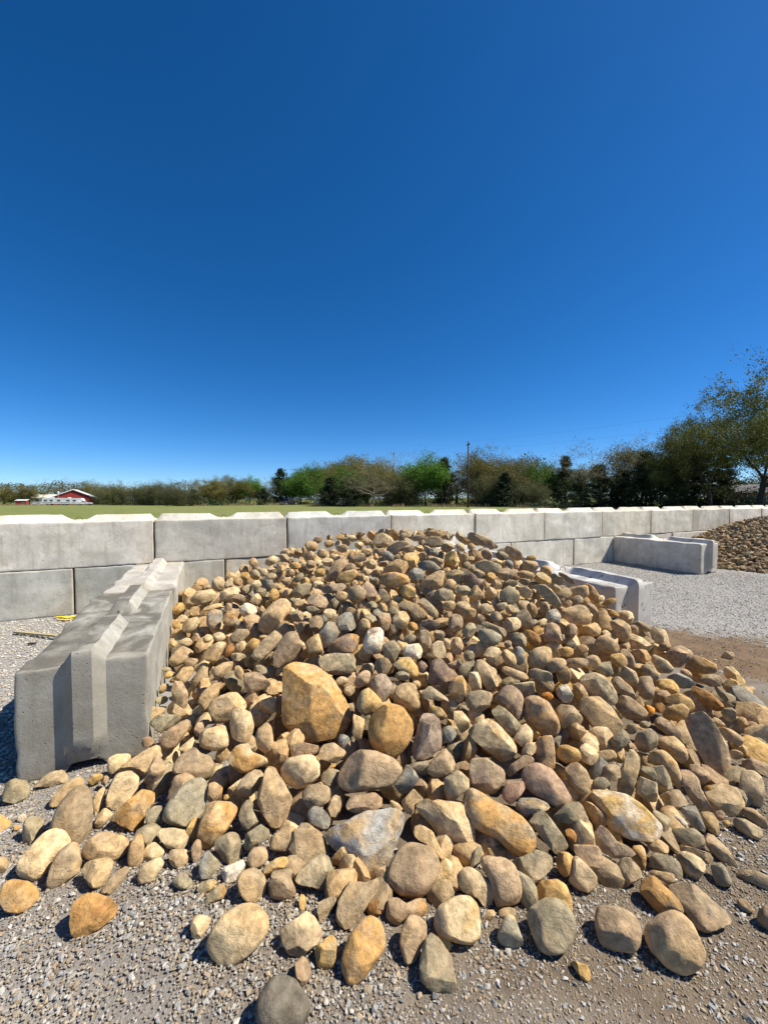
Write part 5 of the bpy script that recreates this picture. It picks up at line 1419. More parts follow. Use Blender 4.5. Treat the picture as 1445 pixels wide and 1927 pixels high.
t r 1472 2474 16 -29 37 -18 86 93 93 67
c r 1570 2327 -57 8 13 30 -94 93 85 73
n r -177 6637 577 63 -61 -47 5 97 94 68
k r -79 6495 608 72 -40 3 -56 104 91 63
n r -38 6438 621 79 3 -60 6 102 98 62
e r 26 6298 680 10 3 -29 95 108 84 61
n r 31 6120 707 88 -11 31 34 113 82 66
t r 89 5932 723 -37 -65 28 -60 94 92 65
c r 185 5884 724 -75 -36 10 55 107 92 61
n r 286 5652 775 1 -34 35 -87 102 83 76
g r 288 5586 777 -55 -75 4 37 115 94 75
n r 322 5413 765 -23 -42 -62 62 113 89 76
c r 499 5298 781 -73 3 66 -16 115 94 68
t r 462 5090 820 -12 -58 -59 -54 115 80 64
g r 592 4923 809 -9 -6 2 -99 115 85 67
y r 608 4785 782 -53 -22 81 13 119 91 80
b r 722 4678 753 -83 17 17 -51 103 88 65
c r 691 4581 779 43 35 -70 -45 115 85 71
k r 774 4422 761 24 94 6 -23 103 89 74
c r 886 4261 719 50 45 -55 49 99 97 76
n r 1036 4106 617 0 -24 50 83 115 85 66
n r 1039 3977 589 38 68 60 19 116 91 68
t r 1105 3817 587 30 -46 -70 -46 112 81 69
g r 1222 3693 510 -67 -49 -51 20 90 97 70
b r 1200 3537 479 -15 -5 11 -98 112 89 65
n r 1234 3432 433 -2 -66 -59 46 119 92 73
t r 1333 3315 339 -89 38 -25 -2 119 94 80
n r 1366 3098 273 56 62 -45 32 103 85 64
y r 1529 3000 190 36 27 46 76 118 82 76
c r 1569 2875 123 -56 51 -40 -51 104 88 77
e r 1625 2670 45 -77 -42 -47 5 92 87 71
k r 1721 2559 -58 69 5 63 36 104 97 61
t r -27 6712 599 -11 -38 72 57 116 93 79
k r 35 6612 605 50 -41 -75 -12 93 99 66
t r 136 6422 659 57 13 39 -71 91 96 75
b r 139 6309 675 35 8 -46 81 112 85 63
k r 217 6183 689 18 -7 -59 -78 106 95 74
t r 279 5976 731 30 87 39 -8 106 91 79
k r 354 5845 716 2 -19 72 66 99 83 62
n r 408 5746 747 38 -62 34 -60 101 97 67
b r 501 5646 752 -84 -27 -46 6 117 90 67
t r 478 5477 744 50 -11 79 -33 115 89 75
n r 636 5287 790 -46 -47 -30 70 94 90 71
n r 688 5214 782 63 8 40 66 119 93 61
t r 696 4986 771 -80 37 -46 -12 92 90 65
c r 781 4919 765 -43 47 78 -2 94 95 68
c r 900 4719 753 23 29 -34 86 93 97 66
g r 975 4580 717 50 84 15 11 111 84 72
t r 973 4421 712 -60 -6 -27 75 97 82 79
b r 990 4315 705 -62 -75 -22 -7 96 98 79
t r 1130 4144 630 27 -22 -68 65 113 98 79
n r 1180 4052 624 49 11 72 -47 102 93 79
c r 1268 3901 553 6 -76 10 -64 108 99 62
t r 1305 3713 478 38 -12 -84 -36 117 81 63
b r 1322 3650 445 -15 47 -25 -83 93 100 64
c r 1438 3451 356 -32 41 25 82 96 91 73
e r 1462 3290 303 27 -46 -68 51 114 99 70
t r 1513 3187 289 0 -67 -16 -73 109 98 80
g r 1569 3079 200 39 86 25 24 98 84 67
t r 1673 2899 124 -88 -42 -22 2 97 92 70
k r 1794 2753 12 46 27 84 -13 112 83 63
t r 1755 2655 -14 -52 19 -29 -78 94 88 75
k r 67 6748 564 68 -47 -35 -44 114 99 63
g r 177 6726 578 -27 -75 -59 -11 108 81 72
t r 288 6498 622 75 9 62 -20 116 89 72
t r 255 6390 649 -99 4 2 16 114 82 74
k r 342 6288 682 31 80 1 51 118 97 64
t r 470 6105 695 41 -72 -23 -51 94 96 61
c r 466 5905 717 72 38 58 5 109 93 73
c r 529 5847 712 -64 14 31 68 103 86 64
t r 571 5702 771 85 36 -25 31 101 93 62
n r 650 5563 760 -46 -46 28 -70 99 99 70
n r 686 5394 771 52 34 -78 -6 120 84 73
c r 776 5244 764 -69 -49 -47 -24 93 82 66
g r 892 5133 747 -51 64 25 -52 95 98 79
g r 947 4921 773 33 -18 -19 -91 112 97 77
n r 972 4776 772 -77 -51 3 -38 96 87 79
n r 1075 4706 742 41 36 80 -26 103 98 69
g r 1068 4530 697 26 27 19 91 103 94 64
g r 1149 4439 653 -72 -14 33 -59 94 88 71
k r 1260 4232 641 -1 -40 78 -48 102 88 67
t r 1295 4067 558 -79 -43 43 -9 109 80 63
y r 1386 4010 544 -59 -42 63 28 110 91 78
c r 1430 3782 481 12 -78 52 -33 108 99 72
e r 1488 3716 413 -53 60 59 12 98 82 63
t r 1540 3529 362 -50 56 -59 -29 116 99 69
n r 1685 3390 294 22 80 55 6 103 91 76
t r 1656 3261 259 -68 41 -26 -55 107 80 68
c r 1751 3117 172 50 -64 59 -3 115 85 68
t r 1760 3009 142 17 -50 -2 -85 113 92 75
g r 1931 2816 3 3 73 52 -44 91 94 77
t r 1982 2683 -75 74 -15 47 45 91 99 68
n r 231 6814 569 28 62 51 52 107 84 75
k r 256 6721 587 -66 37 16 63 117 86 73
e r 378 6540 638 -94 17 -5 30 110 85 78
t r 432 6460 631 65 3 57 50 108 91 75
g r 476 6253 674 -89 42 -19 -2 93 88 75
c r 601 6135 664 19 -65 -26 -69 96 87 67
t r 641 6078 679 -42 85 -4 -32 113 84 66
n r 633 5844 717 -20 -23 84 -45 110 99 77
k r 723 5722 718 10 -96 1 -28 91 88 74
c r 851 5579 717 -4 -3 76 65 97 84 75
e r 868 5470 770 98 -2 -17 4 118 83 76
t r 949 5281 748 6 -99 -4 -7 99 93 60
g r 1011 5177 759 -50 -80 -20 27 107 94 62
t r 1035 4965 731 1 2 -88 -47 118 83 74
n r 1113 4925 712 8 46 -88 4 106 90 71
k r 1187 4771 686 79 15 31 52 108 86 77
n r 1199 4633 705 -88 19 28 -33 100 89 66
y r 1269 4451 660 49 84 -9 -23 104 92 77
c r 1441 4330 604 67 52 32 -42 105 97 65
b r 1437 4136 539 68 57 -24 39 117 84 72
c r 1545 4019 509 29 -1 93 -24 105 84 68
b r 1522 3882 492 22 -78 -22 -54 92 98 73
g r 1605 3774 422 78 -56 -22 -15 109 86 73
n r 1741 3660 334 -7 -37 66 65 117 95 80
c r 1775 3462 280 22 39 -55 -70 100 98 68
t r 1811 3326 204 -49 -18 -21 -82 107 86 61
c r 1910 3218 128 -12 -65 53 53 93 86 68
t r 1950 3046 50 26 -57 -78 -4 91 85 69
t r 2011 2910 5 -80 10 54 -23 112 96 66
t r 371 6961 525 50 -18 60 60 102 93 76
g r 463 6780 559 89 17 42 -8 91 88 78
k r 487 6679 583 -2 -70 -71 -10 119 99 69
t r 638 6477 595 3 -83 -48 28 98 89 60
k r 656 6325 660 -89 -38 23 6 92 83 69
n r 718 6169 643 56 -15 70 -41 104 93 72
c r 732 6065 701 71 -41 -25 52 94 97 78
t r 835 5968 668 -27 47 -68 49 118 100 77
e r 862 5803 703 21 -97 -11 -4 105 95 64
g r 983 5607 687 -8 -19 63 -75 108 94 68
n r 1048 5567 678 -60 -73 -27 21 103 92 75
t r 1097 5327 696 -83 4 -13 54 97 94 62
c r 1196 5194 710 -43 28 -75 -42 117 89 70
n r 1189 5102 698 58 14 -54 59 120 94 78
g r 1228 4927 690 -18 -92 23 -27 109 99 78
t r 1343 4859 673 -25 -68 -35 -59 96 95 62
t r 1369 4705 664 82 -18 54 -5 95 98 61
t r 1426 4568 638 44 15 -33 -82 92 89 77
g r 1527 4361 596 43 -33 -62 57 104 99 70
b r 1627 4206 516 82 13 -46 31 118 100 62
b r 1676 4077 464 76 44 -40 -25 114 100 70
t r 1785 3943 373 -27 -94 14 -12 109 93 68
c r 1772 3792 373 -2 -13 -29 95 118 94 65
k r 1853 3737 326 68 57 40 23 100 87 72
t r 1854 3551 289 -58 -52 -47 -42 96 93 70
b r 1999 3418 153 70 26 49 45 93 84 79
c r 1998 3299 122 -73 -11 5 -67 113 98 73
g r 2072 3132 67 78 52 34 6 110 82 73
t r 2125 3002 -11 -23 -91 22 -27 112 98 62
t r 472 7030 521 -76 -28 49 -34 115 87 66
n r 557 6819 537 48 16 76 41 106 95 65
b r 600 6737 584 42 75 49 17 98 85 73
c r 701 6539 611 -36 -55 45 60 115 92 79
e r 743 6354 606 -25 74 61 -12 115 94 64
t r 804 6289 652 -73 -18 65 -5 106 99 73
n r 853 6165 639 -41 13 -49 76 110 93 79
c r 904 5997 667 -84 1 42 35 106 88 64
b r 989 5896 660 -37 -11 92 4 116 98 80
b r 1057 5694 663 38 8 0 92 106 92 68
t r 1093 5590 686 -12 -17 87 -44 90 86 64
k r 1203 5413 674 -22 -71 23 -63 110 82 67
k r 1233 5277 687 67 -50 40 37 93 90 60
e r 1385 5162 640 -24 -35 42 -80 120 88 68
n r 1389 5066 624 52 -80 -24 -19 115 97 66
n r 1449 4837 637 51 48 -66 28 108 97 70
n r 1468 4743 641 -91 40 12 2 119 93 62
k r 1625 4591 581 -12 -93 32 -13 90 93 66
n r 1607 4451 574 -34 63 63 -30 112 95 70
n r 1736 4286 476 -17 57 -20 78 99 92 80
y r 1787 4213 450 62 -46 -48 -42 120 82 71
t r 1901 4036 393 16 -15 97 -7 101 95 60
k r 1879 3915 360 -25 -81 -53 3 98 90 62
k r 1975 3750 250 29 -23 85 38 108 100 69
g r 2072 3669 194 -61 65 24 -38 109 96 72
g r 2122 3472 115 -7 -44 83 -34 96 88 73
g r 2200 3366 56 73 45 -46 21 115 98 74
t r 2226 3216 21 -83 36 3 43 93 86 68
t r 2283 3028 -63 18 -73 -37 55 92 86 62
t r 663 7046 492 -15 54 -80 19 112 93 61
n r 738 6945 496 -65 9 -29 -70 111 87 74
c r 845 6743 559 58 61 -18 -50 92 83 80
k r 846 6602 590 23 -76 55 25 96 98 63
c r 863 6515 604 49 6 37 -79 96 88 67
c r 1023 6316 612 32 65 -44 -53 94 93 74
t r 1051 6167 603 57 -4 49 66 99 81 68
n r 1127 6113 636 -14 89 44 -3 117 98 79
g r 1180 5961 612 -28 -45 80 28 101 93 66
k r 1224 5810 647 36 -10 -92 10 111 97 77
k r 1258 5681 645 -39 -25 -88 -1 92 97 80
t r 1417 5491 594 32 79 37 -37 116 80 76
c r 1458 5310 590 23 72 10 64 108 99 73
k r 1427 5241 621 -9 -99 -5 -11 90 82 72
t r 1482 5096 628 -12 28 30 -90 109 88 66
c r 1598 4893 614 -24 91 32 7 107 100 74
t r 1644 4836 576 -28 0 89 35 118 89 67
t r 1781 4699 510 91 2 39 12 92 95 71
t r 1813 4449 484 -50 35 69 -39 119 93 73
b r 1817 4360 452 25 -7 72 -65 118 80 70
c r 1966 4300 387 26 5 -21 94 117 85 66
t r 1975 4049 345 -92 -14 14 34 116 96 72
c r 2037 3885 310 38 -54 -69 30 107 97 76
t r 2090 3758 207 92 1 1 40 113 87 77
t r 2133 3646 170 -45 -29 41 74 117 82 73
g r 2201 3518 119 -15 19 97 -6 104 91 60
c r 2341 3387 21 -30 50 -78 -24 114 93 74
t r 2395 3219 -52 77 26 -35 47 116 98 64
t r 2341 3852 130 -5 9 68 -73 108 93 65
t r 2400 3707 109 49 -17 52 68 95 86 64
g r 2350 3611 73 19 74 21 62 103 82 72
n r 2420 3421 -33 -62 61 42 -26 114 83 77
t r 2358 3923 154 58 -47 -31 -59 113 97 75
c r 2420 3778 95 -26 70 3 66 104 83 68
n r 2540 3662 30 -13 -96 23 -9 98 85 62
y r 2655 3529 -92 86 29 32 28 97 80 65
n r 2537 3954 107 9 98 17 0 115 96 62
n r 2628 3906 11 -99 -1 -2 13 95 85 65
c r 2677 3690 -30 20 -48 85 8 113 94 77
k r 2721 4074 23 -7 -64 -52 -56 106 99 64
k r 2747 3863 -47 12 -49 74 45 91 94 77
c r 2849 4100 -54 57 42 -28 -64 106 93 62
e a 932 5710 981 -76 27 -17 -57 105 74 59
c a 321 6894 826 -13 90 40 13 98 70 68
t a 194 6151 958 51 -29 -21 -78 113 68 62
c a -113 6240 936 24 90 -36 -7 90 78 57
n r 1269 5515 927 41 -78 2 47 106 82 65
n r 578 6425 904 11 55 56 -61 111 73 58
c a -73 6211 942 22 21 -44 85 115 60 57
t r 101 5992 981 -71 25 18 -64 81 62 59
c r 519 6346 921 17 -46 75 -46 119 83 53
n a 632 5554 1033 -83 -15 -43 32 114 71 68
c a -173 6323 921 67 49 -56 -3 91 73 57
t a 1054 6299 872 23 41 -77 -43 118 67 56
e a 1614 5282 820 -96 21 8 -18 111 79 58
t a 541 6056 970 46 52 -63 35 81 68 69
c r 949 6318 884 95 -8 -29 -8 85 84 66
g r 885 6626 839 -40 76 43 28 92 69 52
k a -450 6205 916 -90 8 -43 5 99 83 63
t r 1337 5324 917 -15 -30 94 -9 103 68 69
b a 791 5786 991 -21 -79 50 29 97 76 56
n a 445 6518 894 -99 -8 -7 11 92 70 69
n a 182 6268 939 -86 45 -5 23 108 60 51
c a 272 6719 863 -30 -61 -5 -73 102 83 50
b a 900 5620 1000 -63 2 -16 76 101 67 57
b a -615 6012 921 -64 69 -18 27 90 89 69
k a -360 6154 931 -30 -95 5 5 97 80 51
n a 1232 5163 950 78 -56 28 0 83 80 64
e a -212 6566 882 -65 -51 34 44 96 88 59
g a -165 6651 870 44 -59 -54 41 104 71 54
g a 1422 5119 901 -38 -20 -8 -90 116 66 63
c a -516 6430 883 -40 -8 90 16 88 68 69
t a 812 6139 931 36 29 84 28 89 65 63
k a 73 5817 1007 15 -68 -70 14 102 83 69
t a -187 5981 967 71 -27 30 57 114 84 55
c a -160 6217 937 79 45 19 38 105 63 61
t r 653 6048 963 -86 -10 7 50 101 89 57
g r 711 6516 878 43 9 -38 81 118 83 55
n a 299 5937 994 -44 -6 -89 11 96 84 65
t a 1211 5726 919 -28 17 -53 78 98 74 57
k a 953 5695 979 35 18 -29 -87 102 89 52
k a 884 5649 998 -78 26 -14 -55 81 78 66
t a 1251 6073 869 -91 39 5 -11 82 81 66
k a -421 6232 916 35 -14 88 29 120 62 62
c a 85 6400 916 -50 25 72 -42 91 68 58
k a -467 6499 878 85 -38 36 8 106 61 58
t a -846 6102 886 -53 13 -73 -42 110 65 67
t a -602 6242 897 47 -8 -87 9 105 78 52
e a 1058 5414 989 62 36 57 -39 96 80 66
c r -397 6335 905 -74 -4 67 10 100 62 67
g a 295 6717 863 25 18 -41 -86 83 65 53
c a 596 6759 845 75 -61 -9 -23 113 74 57
t r -414 6409 894 -35 21 91 1 105 90 66
t a 330 6165 956 -1 -26 -56 79 103 81 60
g a 1050 5339 998 21 55 26 76 115 81 53
g a 340 6114 964 -72 -50 -5 -48 102 69 50
n a -16 5862 996 37 18 -8 -91 81 63 65
e a -26 5793 1004 -47 13 -75 -45 111 71 65
b a 285 6527 895 42 59 -14 -67 118 85 51
g a 278 6594 884 31 83 46 1 105 65 64
e a 1291 5875 884 27 59 29 -70 109 77 63
k a 203 6771 855 30 81 -43 26 117 89 56
n a 917 5756 977 49 58 32 -57 97 67 54
k a 849 6867 787 37 -22 -72 54 92 83 62
k a -558 5939 935 56 -13 -3 82 116 81 55
k r 676 5463 1038 -34 64 -27 -64 85 66 68
t a 625 5479 1040 -19 52 51 -66 116 74 54
c a -338 6186 928 67 -21 -42 57 112 80 57
k a 574 5900 994 -41 -8 32 -85 87 66 64
n a 393 6324 928 -19 57 -73 -34 108 74 54
b a 1314 5083 935 -10 53 -22 82 96 68 67
c r 71 6133 958 -61 3 -33 72 91 80 53
"""

# ------------------------------------------------------------------ helpers
COL = sc.collection
def link(name, data, parent=None, mat=None):
    o = bpy.data.objects.new(name, data); COL.objects.link(o)
    if parent is not None: o.parent = parent
    if mat is not None and data is not None: data.materials.append(mat)
    return o
def tag(o, label=None, cat=None, group=None, kind=None):
    if label: o['label'] = label
    if cat: o['category'] = cat
    if group: o['group'] = group
    if kind: o['kind'] = kind
    return o
def empty(name, loc, rz=0.0):
    o = bpy.data.objects.new(name, None); COL.objects.link(o); o.location = loc; o.rotation_euler = (0, 0, rz)
    o.empty_display_size = 0.2
    return o
def mesh_np(name, V, Fa, smooth=True, cols=None):
    """V (n,3); Fa list of (m,k) int arrays"""
    me = bpy.data.meshes.new(name)
    V = np.asarray(V, dtype=np.float32)
    me.vertices.add(len(V)); me.vertices.foreach_set('co', V.ravel())
    Fa = [np.asarray(f, dtype=np.int32) for f in Fa if len(f)]
    nl = sum(f.size for f in Fa); nf = sum(len(f) for f in Fa)
    me.loops.add(nl); me.polygons.add(nf)
    me.loops.foreach_set('vertex_index', np.concatenate([f.ravel() for f in Fa]))
    st = np.concatenate([np.full(len(f), f.shape[1], dtype=np.int32) for f in Fa])
    me.polygons.foreach_set('loop_start', np.concatenate([[0], np.cumsum(st)[:-1]]).astype(np.int32))
    me.polygons.foreach_set('use_smooth', np.full(nf, smooth, dtype=bool))
    if cols is not None:
        for nm, C in cols.items():
            a = me.attributes.new(nm, 'FLOAT_COLOR', 'POINT')
            C4 = np.ones((len(V), 4), dtype=np.float32); C4[:, :3] = C
            a.data.foreach_set('color', C4.ravel())
    me.update(calc_edges=True); me.validate()
    return me
class MB:
    """collects boxes, prisms and tubes into one mesh"""
    def __init__(s): s.v = []; s.f = []
    def add(s, vs, fs):
        b = len(s.v); s.v += [tuple(v) for v in vs]; s.f += [tuple(i + b for i in f) for f in fs]; return s
    def box(s, x0, x1, y0, y1, z0, z1):
        return s.add([(x0,y0,z0),(x1,y0,z0),(x1,y1,z0),(x0,y1,z0),(x0,y0,z1),(x1,y0,z1),(x1,y1,z1),(x0,y1,z1)],
                     [(3,2,1,0),(4,5,6,7),(0,1,5,4),(1,2,6,5),(2,3,7,6),(3,0,4,7)])
    def prism(s, poly, y0, y1, axis='y'):
        """poly in (x,z), extruded along y"""
        n = len(poly); vs = [(x, y0, z) for x, z in poly] + [(x, y1, z) for x, z in poly]
        if axis == 'x': vs = [(y, x, z) for x, y, z in vs]
        fs = [tuple(range(n)), tuple(range(2*n-1, n-1, -1))] + [((i+1) % n, i, i+n, (i+1) % n + n) for i in range(n)]
        return s.add(vs, fs)
    def tube(s, p0, p1, r0, r1, n=8, caps=True):
        p0 = Vector(p0); p1 = Vector(p1); d = (p1-p0).normalized()
        u = d.orthogonal().normalized(); v = d.cross(u)
        vs = []
        for p, r in ((p0, r0), (p1, r1)):
            for i in range(n):
                a = 2*math.pi*i/n; vs.append(p + u*(r*math.cos(a)) + v*(r*math.sin(a)))
        fs = [(i, (i+1) % n, (i+1) % n+n, i+n) for i in range(n)]
        if caps: fs += [tuple(range(n-1, -1, -1)), tuple(range(n, 2*n))]
        return s.add(vs, fs)
    def path(s, pts, r, n=8):
        for a, b in zip(pts[:-1], pts[1:]): s.tube(a, b, r, r, n)
        return s
    def build(s, name, mat, parent=None, bevel=0.0, smooth=False):
        me = bpy.data.meshes.new(name); me.from_pydata([tuple(v) for v in s.v], [], s.f)
        bm = bmesh.new(); bm.from_mesh(me); bmesh.ops.recalc_face_normals(bm, faces=bm.faces)
        if bevel: bmesh.ops.bevel(bm, geom=bm.edges[:], offset=bevel, segments=1, affect='EDGES')
        bm.to_mesh(me); bm.free()
        if smooth: me.shade_smooth()
        return link(name, me, parent, mat)

# ------------------------------------------------------------------ materials
class NT:
    def __init__(s, name):
        s.m = bpy.data.materials.new(name); s.m.use_nodes = True; s.t = s.m.node_tree; s.t.nodes.clear()
        s.out = s.n('ShaderNodeOutputMaterial'); s.b = s.n('ShaderNodeBsdfPrincipled'); s.l(s.b.outputs[0], s.out.inputs[0])
        s.b.inputs['Roughness'].default_value = 0.85; s.b.inputs['Specular IOR Level'].default_value = 0.25
    def n(s, k, **kw):
        x = s.t.nodes.new(k)
        for a, v in kw.items(): setattr(x, a, v)
        return x
    def l(s, a, b): s.t.links.new(a, b)
    def noise(s, vec, scale, detail=4, rough=0.55, dist=0.0):
        x = s.n('ShaderNodeTexNoise'); x.inputs['Scale'].default_value = scale; x.inputs['Detail'].default_value = detail
        x.inputs['Roughness'].default_value = rough; x.inputs['Distortion'].default_value = dist
        if vec is not None: s.l(vec, x.inputs['Vector'])
        return x.outputs['Fac']
    def voro(s, vec, scale, feature='F1'):
        x = s.n('ShaderNodeTexVoronoi', feature=feature); x.inputs['Scale'].default_value = scale
        if vec is not None: s.l(vec, x.inputs['Vector'])
        return x
    def ramp(s, fac, a, b, c0=(0,0,0,1), c1=(1,1,1,1)):
        x = s.n('ShaderNodeMapRange'); x.clamp = True
        x.inputs['From Min'].default_value = a; x.inputs['From Max'].default_value = b
        s.l(fac, x.inputs['Value']); return x.outputs[0]
    def math(s, op, a, b=None):
        x = s.n('ShaderNodeMath', operation=op)
        for i, q in enumerate((a, b)):
            if q is None: continue
            if isinstance(q, (int, float)): x.inputs[i].default_value = q
            else: s.l(q, x.inputs[i])
        return x.outputs[0]
    def mix(s, fac, a, b, mode='MIX'):
        x = s.n('ShaderNodeMix', data_type='RGBA', blend_type=mode)
        for q, i in ((fac, 0), (a, 6), (b, 7)):
            if isinstance(q, (int, float)): x.inputs[i].default_value = q
            elif isinstance(q, tuple): x.inputs[i].default_value = q if len(q) == 4 else q + (1,)
            else: s.l(q, x.inputs[i])
        return x.outputs[2]
    def bump(s, h, strength, dist, prev=None):
        x = s.n('ShaderNodeBump'); x.inputs['Strength'].default_value = strength; x.inputs['Distance'].default_value = dist
        s.l(h, x.inputs['Height'])
        if prev is not None: s.l(prev, x.inputs['Normal'])
        return x.outputs[0]
    def coord(s, rnd=True):
        tc = s.n('ShaderNodeTexCoord')
        if not rnd: return tc.outputs['Object']
        oi = s.n('ShaderNodeObjectInfo'); mul = s.math('MULTIPLY', oi.outputs['Random'], 91.7)
        cx = s.n('ShaderNodeCombineXYZ')
        for i in range(3): s.l(mul, cx.inputs[i])
        va = s.n('ShaderNodeVectorMath', operation='ADD'); s.l(tc.outputs['Object'], va.inputs[0]); s.l(cx.outputs[0], va.inputs[1])
        return va.outputs[0]
    def scale(s, vec, sx, sy, sz):
        x = s.n('ShaderNodeMapping'); x.inputs['Scale'].default_value = (sx, sy, sz); s.l(vec, x.inputs['Vector']); return x.outputs[0]
    def color(s, c): s.l(c, s.b.inputs['Base Color'])
    def normal(s, n): s.l(n, s.b.inputs['Normal'])

def simple(name, col, rough=0.7, metal=0.0, spec=0.3, var=0.12, vs=6.0, bump=0.0, bscale=80):
    t = NT(name); v = t.coord()
    f = t.noise(v, vs, 5, 0.6)
    t.color(t.mix(f, tuple(c*(1-var) for c in col), tuple(min(1, c*(1+var)) for c in col)))
    t.b.inputs['Roughness'].default_value = rough; t.b.inputs['Metallic'].default_value = metal
    t.b.inputs['Specular IOR Level'].default_value = spec
    if bump: t.normal(t.bump(t.noise(v, bscale, 4), bump, 0.01))
    return t.m

def rock_material(name, per_object):
    t = NT(name); v = t.coord(per_object)
    if per_object:
        c1 = t.n('ShaderNodeObjectInfo').outputs['Color']
        a2 = t.n('ShaderNodeAttribute', attribute_type='OBJECT', attribute_name='vein'); c2 = a2.outputs['Color']
    else:
        c1 = t.n('ShaderNodeAttribute', attribute_name='tint').outputs['Color']; c2 = t.n('ShaderNodeAttribute', attribute_name='vein').outputs['Color']
    big = t.noise(v, 9, 5, 0.6, 0.6); med = t.noise(v, 34, 6, 0.62, 0.3); fine = t.noise(v, 240, 3, 0.6)
    c = t.mix(t.ramp(big, 0.46, 0.62), c1, c2)                        # blotches of the second mineral colour
    c = t.mix(t.ramp(med, 0.30, 0.72), t.mix(1.0, c, (0.52, 0.50, 0.47), 'MULTIPLY'), t.mix(1.0, c, (1.25, 1.22, 1.15), 'MULTIPLY'))
    stretched = t.noise(t.scale(v, 1, 5, 1.6), 16, 5, 0.65)
    c = t.mix(t.math('MULTIPLY', t.ramp(stretched, 0.60, 0.74), 0.35), c, (0.40, 0.20, 0.07))      # iron bands
    c = t.mix(t.math('MULTIPLY', t.ramp(t.noise(v, 20, 4, 0.7), 0.60, 0.78), 0.4), c, (0.55, 0.49, 0.38))  # dust film
    c = t.mix(t.math('MULTIPLY', t.ramp(fine, 0.52, 0.72), 0.3), c, t.mix(1.0, c, (0.55, 0.5, 0.47), 'MULTIPLY'))
    pit = t.voro(v, 70); pm = t.ramp(pit.outputs['Distance'], 0.10, 0.22)
    t.color(t.mix(t.math('MULTIPLY', t.math('SUBTRACT', 1.0, pm), 0.35), c, t.mix(1.0, c, (0.5, 0.45, 0.4), 'MULTIPLY')))
    t.b.inputs['Roughness'].default_value = 0.82
    n = t.bump(t.noise(v, 26, 8, 0.66, 0.5), 0.75, 0.014)
    n = t.bump(t.noise(v, 120, 7, 0.72), 0.7, 0.0045, n)
    n = t.bump(pm, 0.25, 0.002, n)
    t.normal(n); return t.m
M = {}
M['rock'] = rock_material('river_stone', True)
M['rocks'] = rock_material('river_stone_mass', False)

def gravel_material():
    t = NT('gravel_stone'); v = t.coord(False)
    c = t.n('ShaderNodeAttribute', attribute_name='tint').outputs['Color']
    f = t.noise(v, 160, 4, 0.65)
    t.color(t.mix(t.ramp(f, 0.3, 0.7), t.mix(1.0, c, (0.78, 0.77, 0.76), 'MULTIPLY'), t.mix(1.0, c, (1.1, 1.1, 1.08), 'MULTIPLY')))
    t.normal(t.bump(t.noise(v, 300, 4, 0.7), 0.4, 0.002)); return t.m
M['gravel'] = gravel_material()

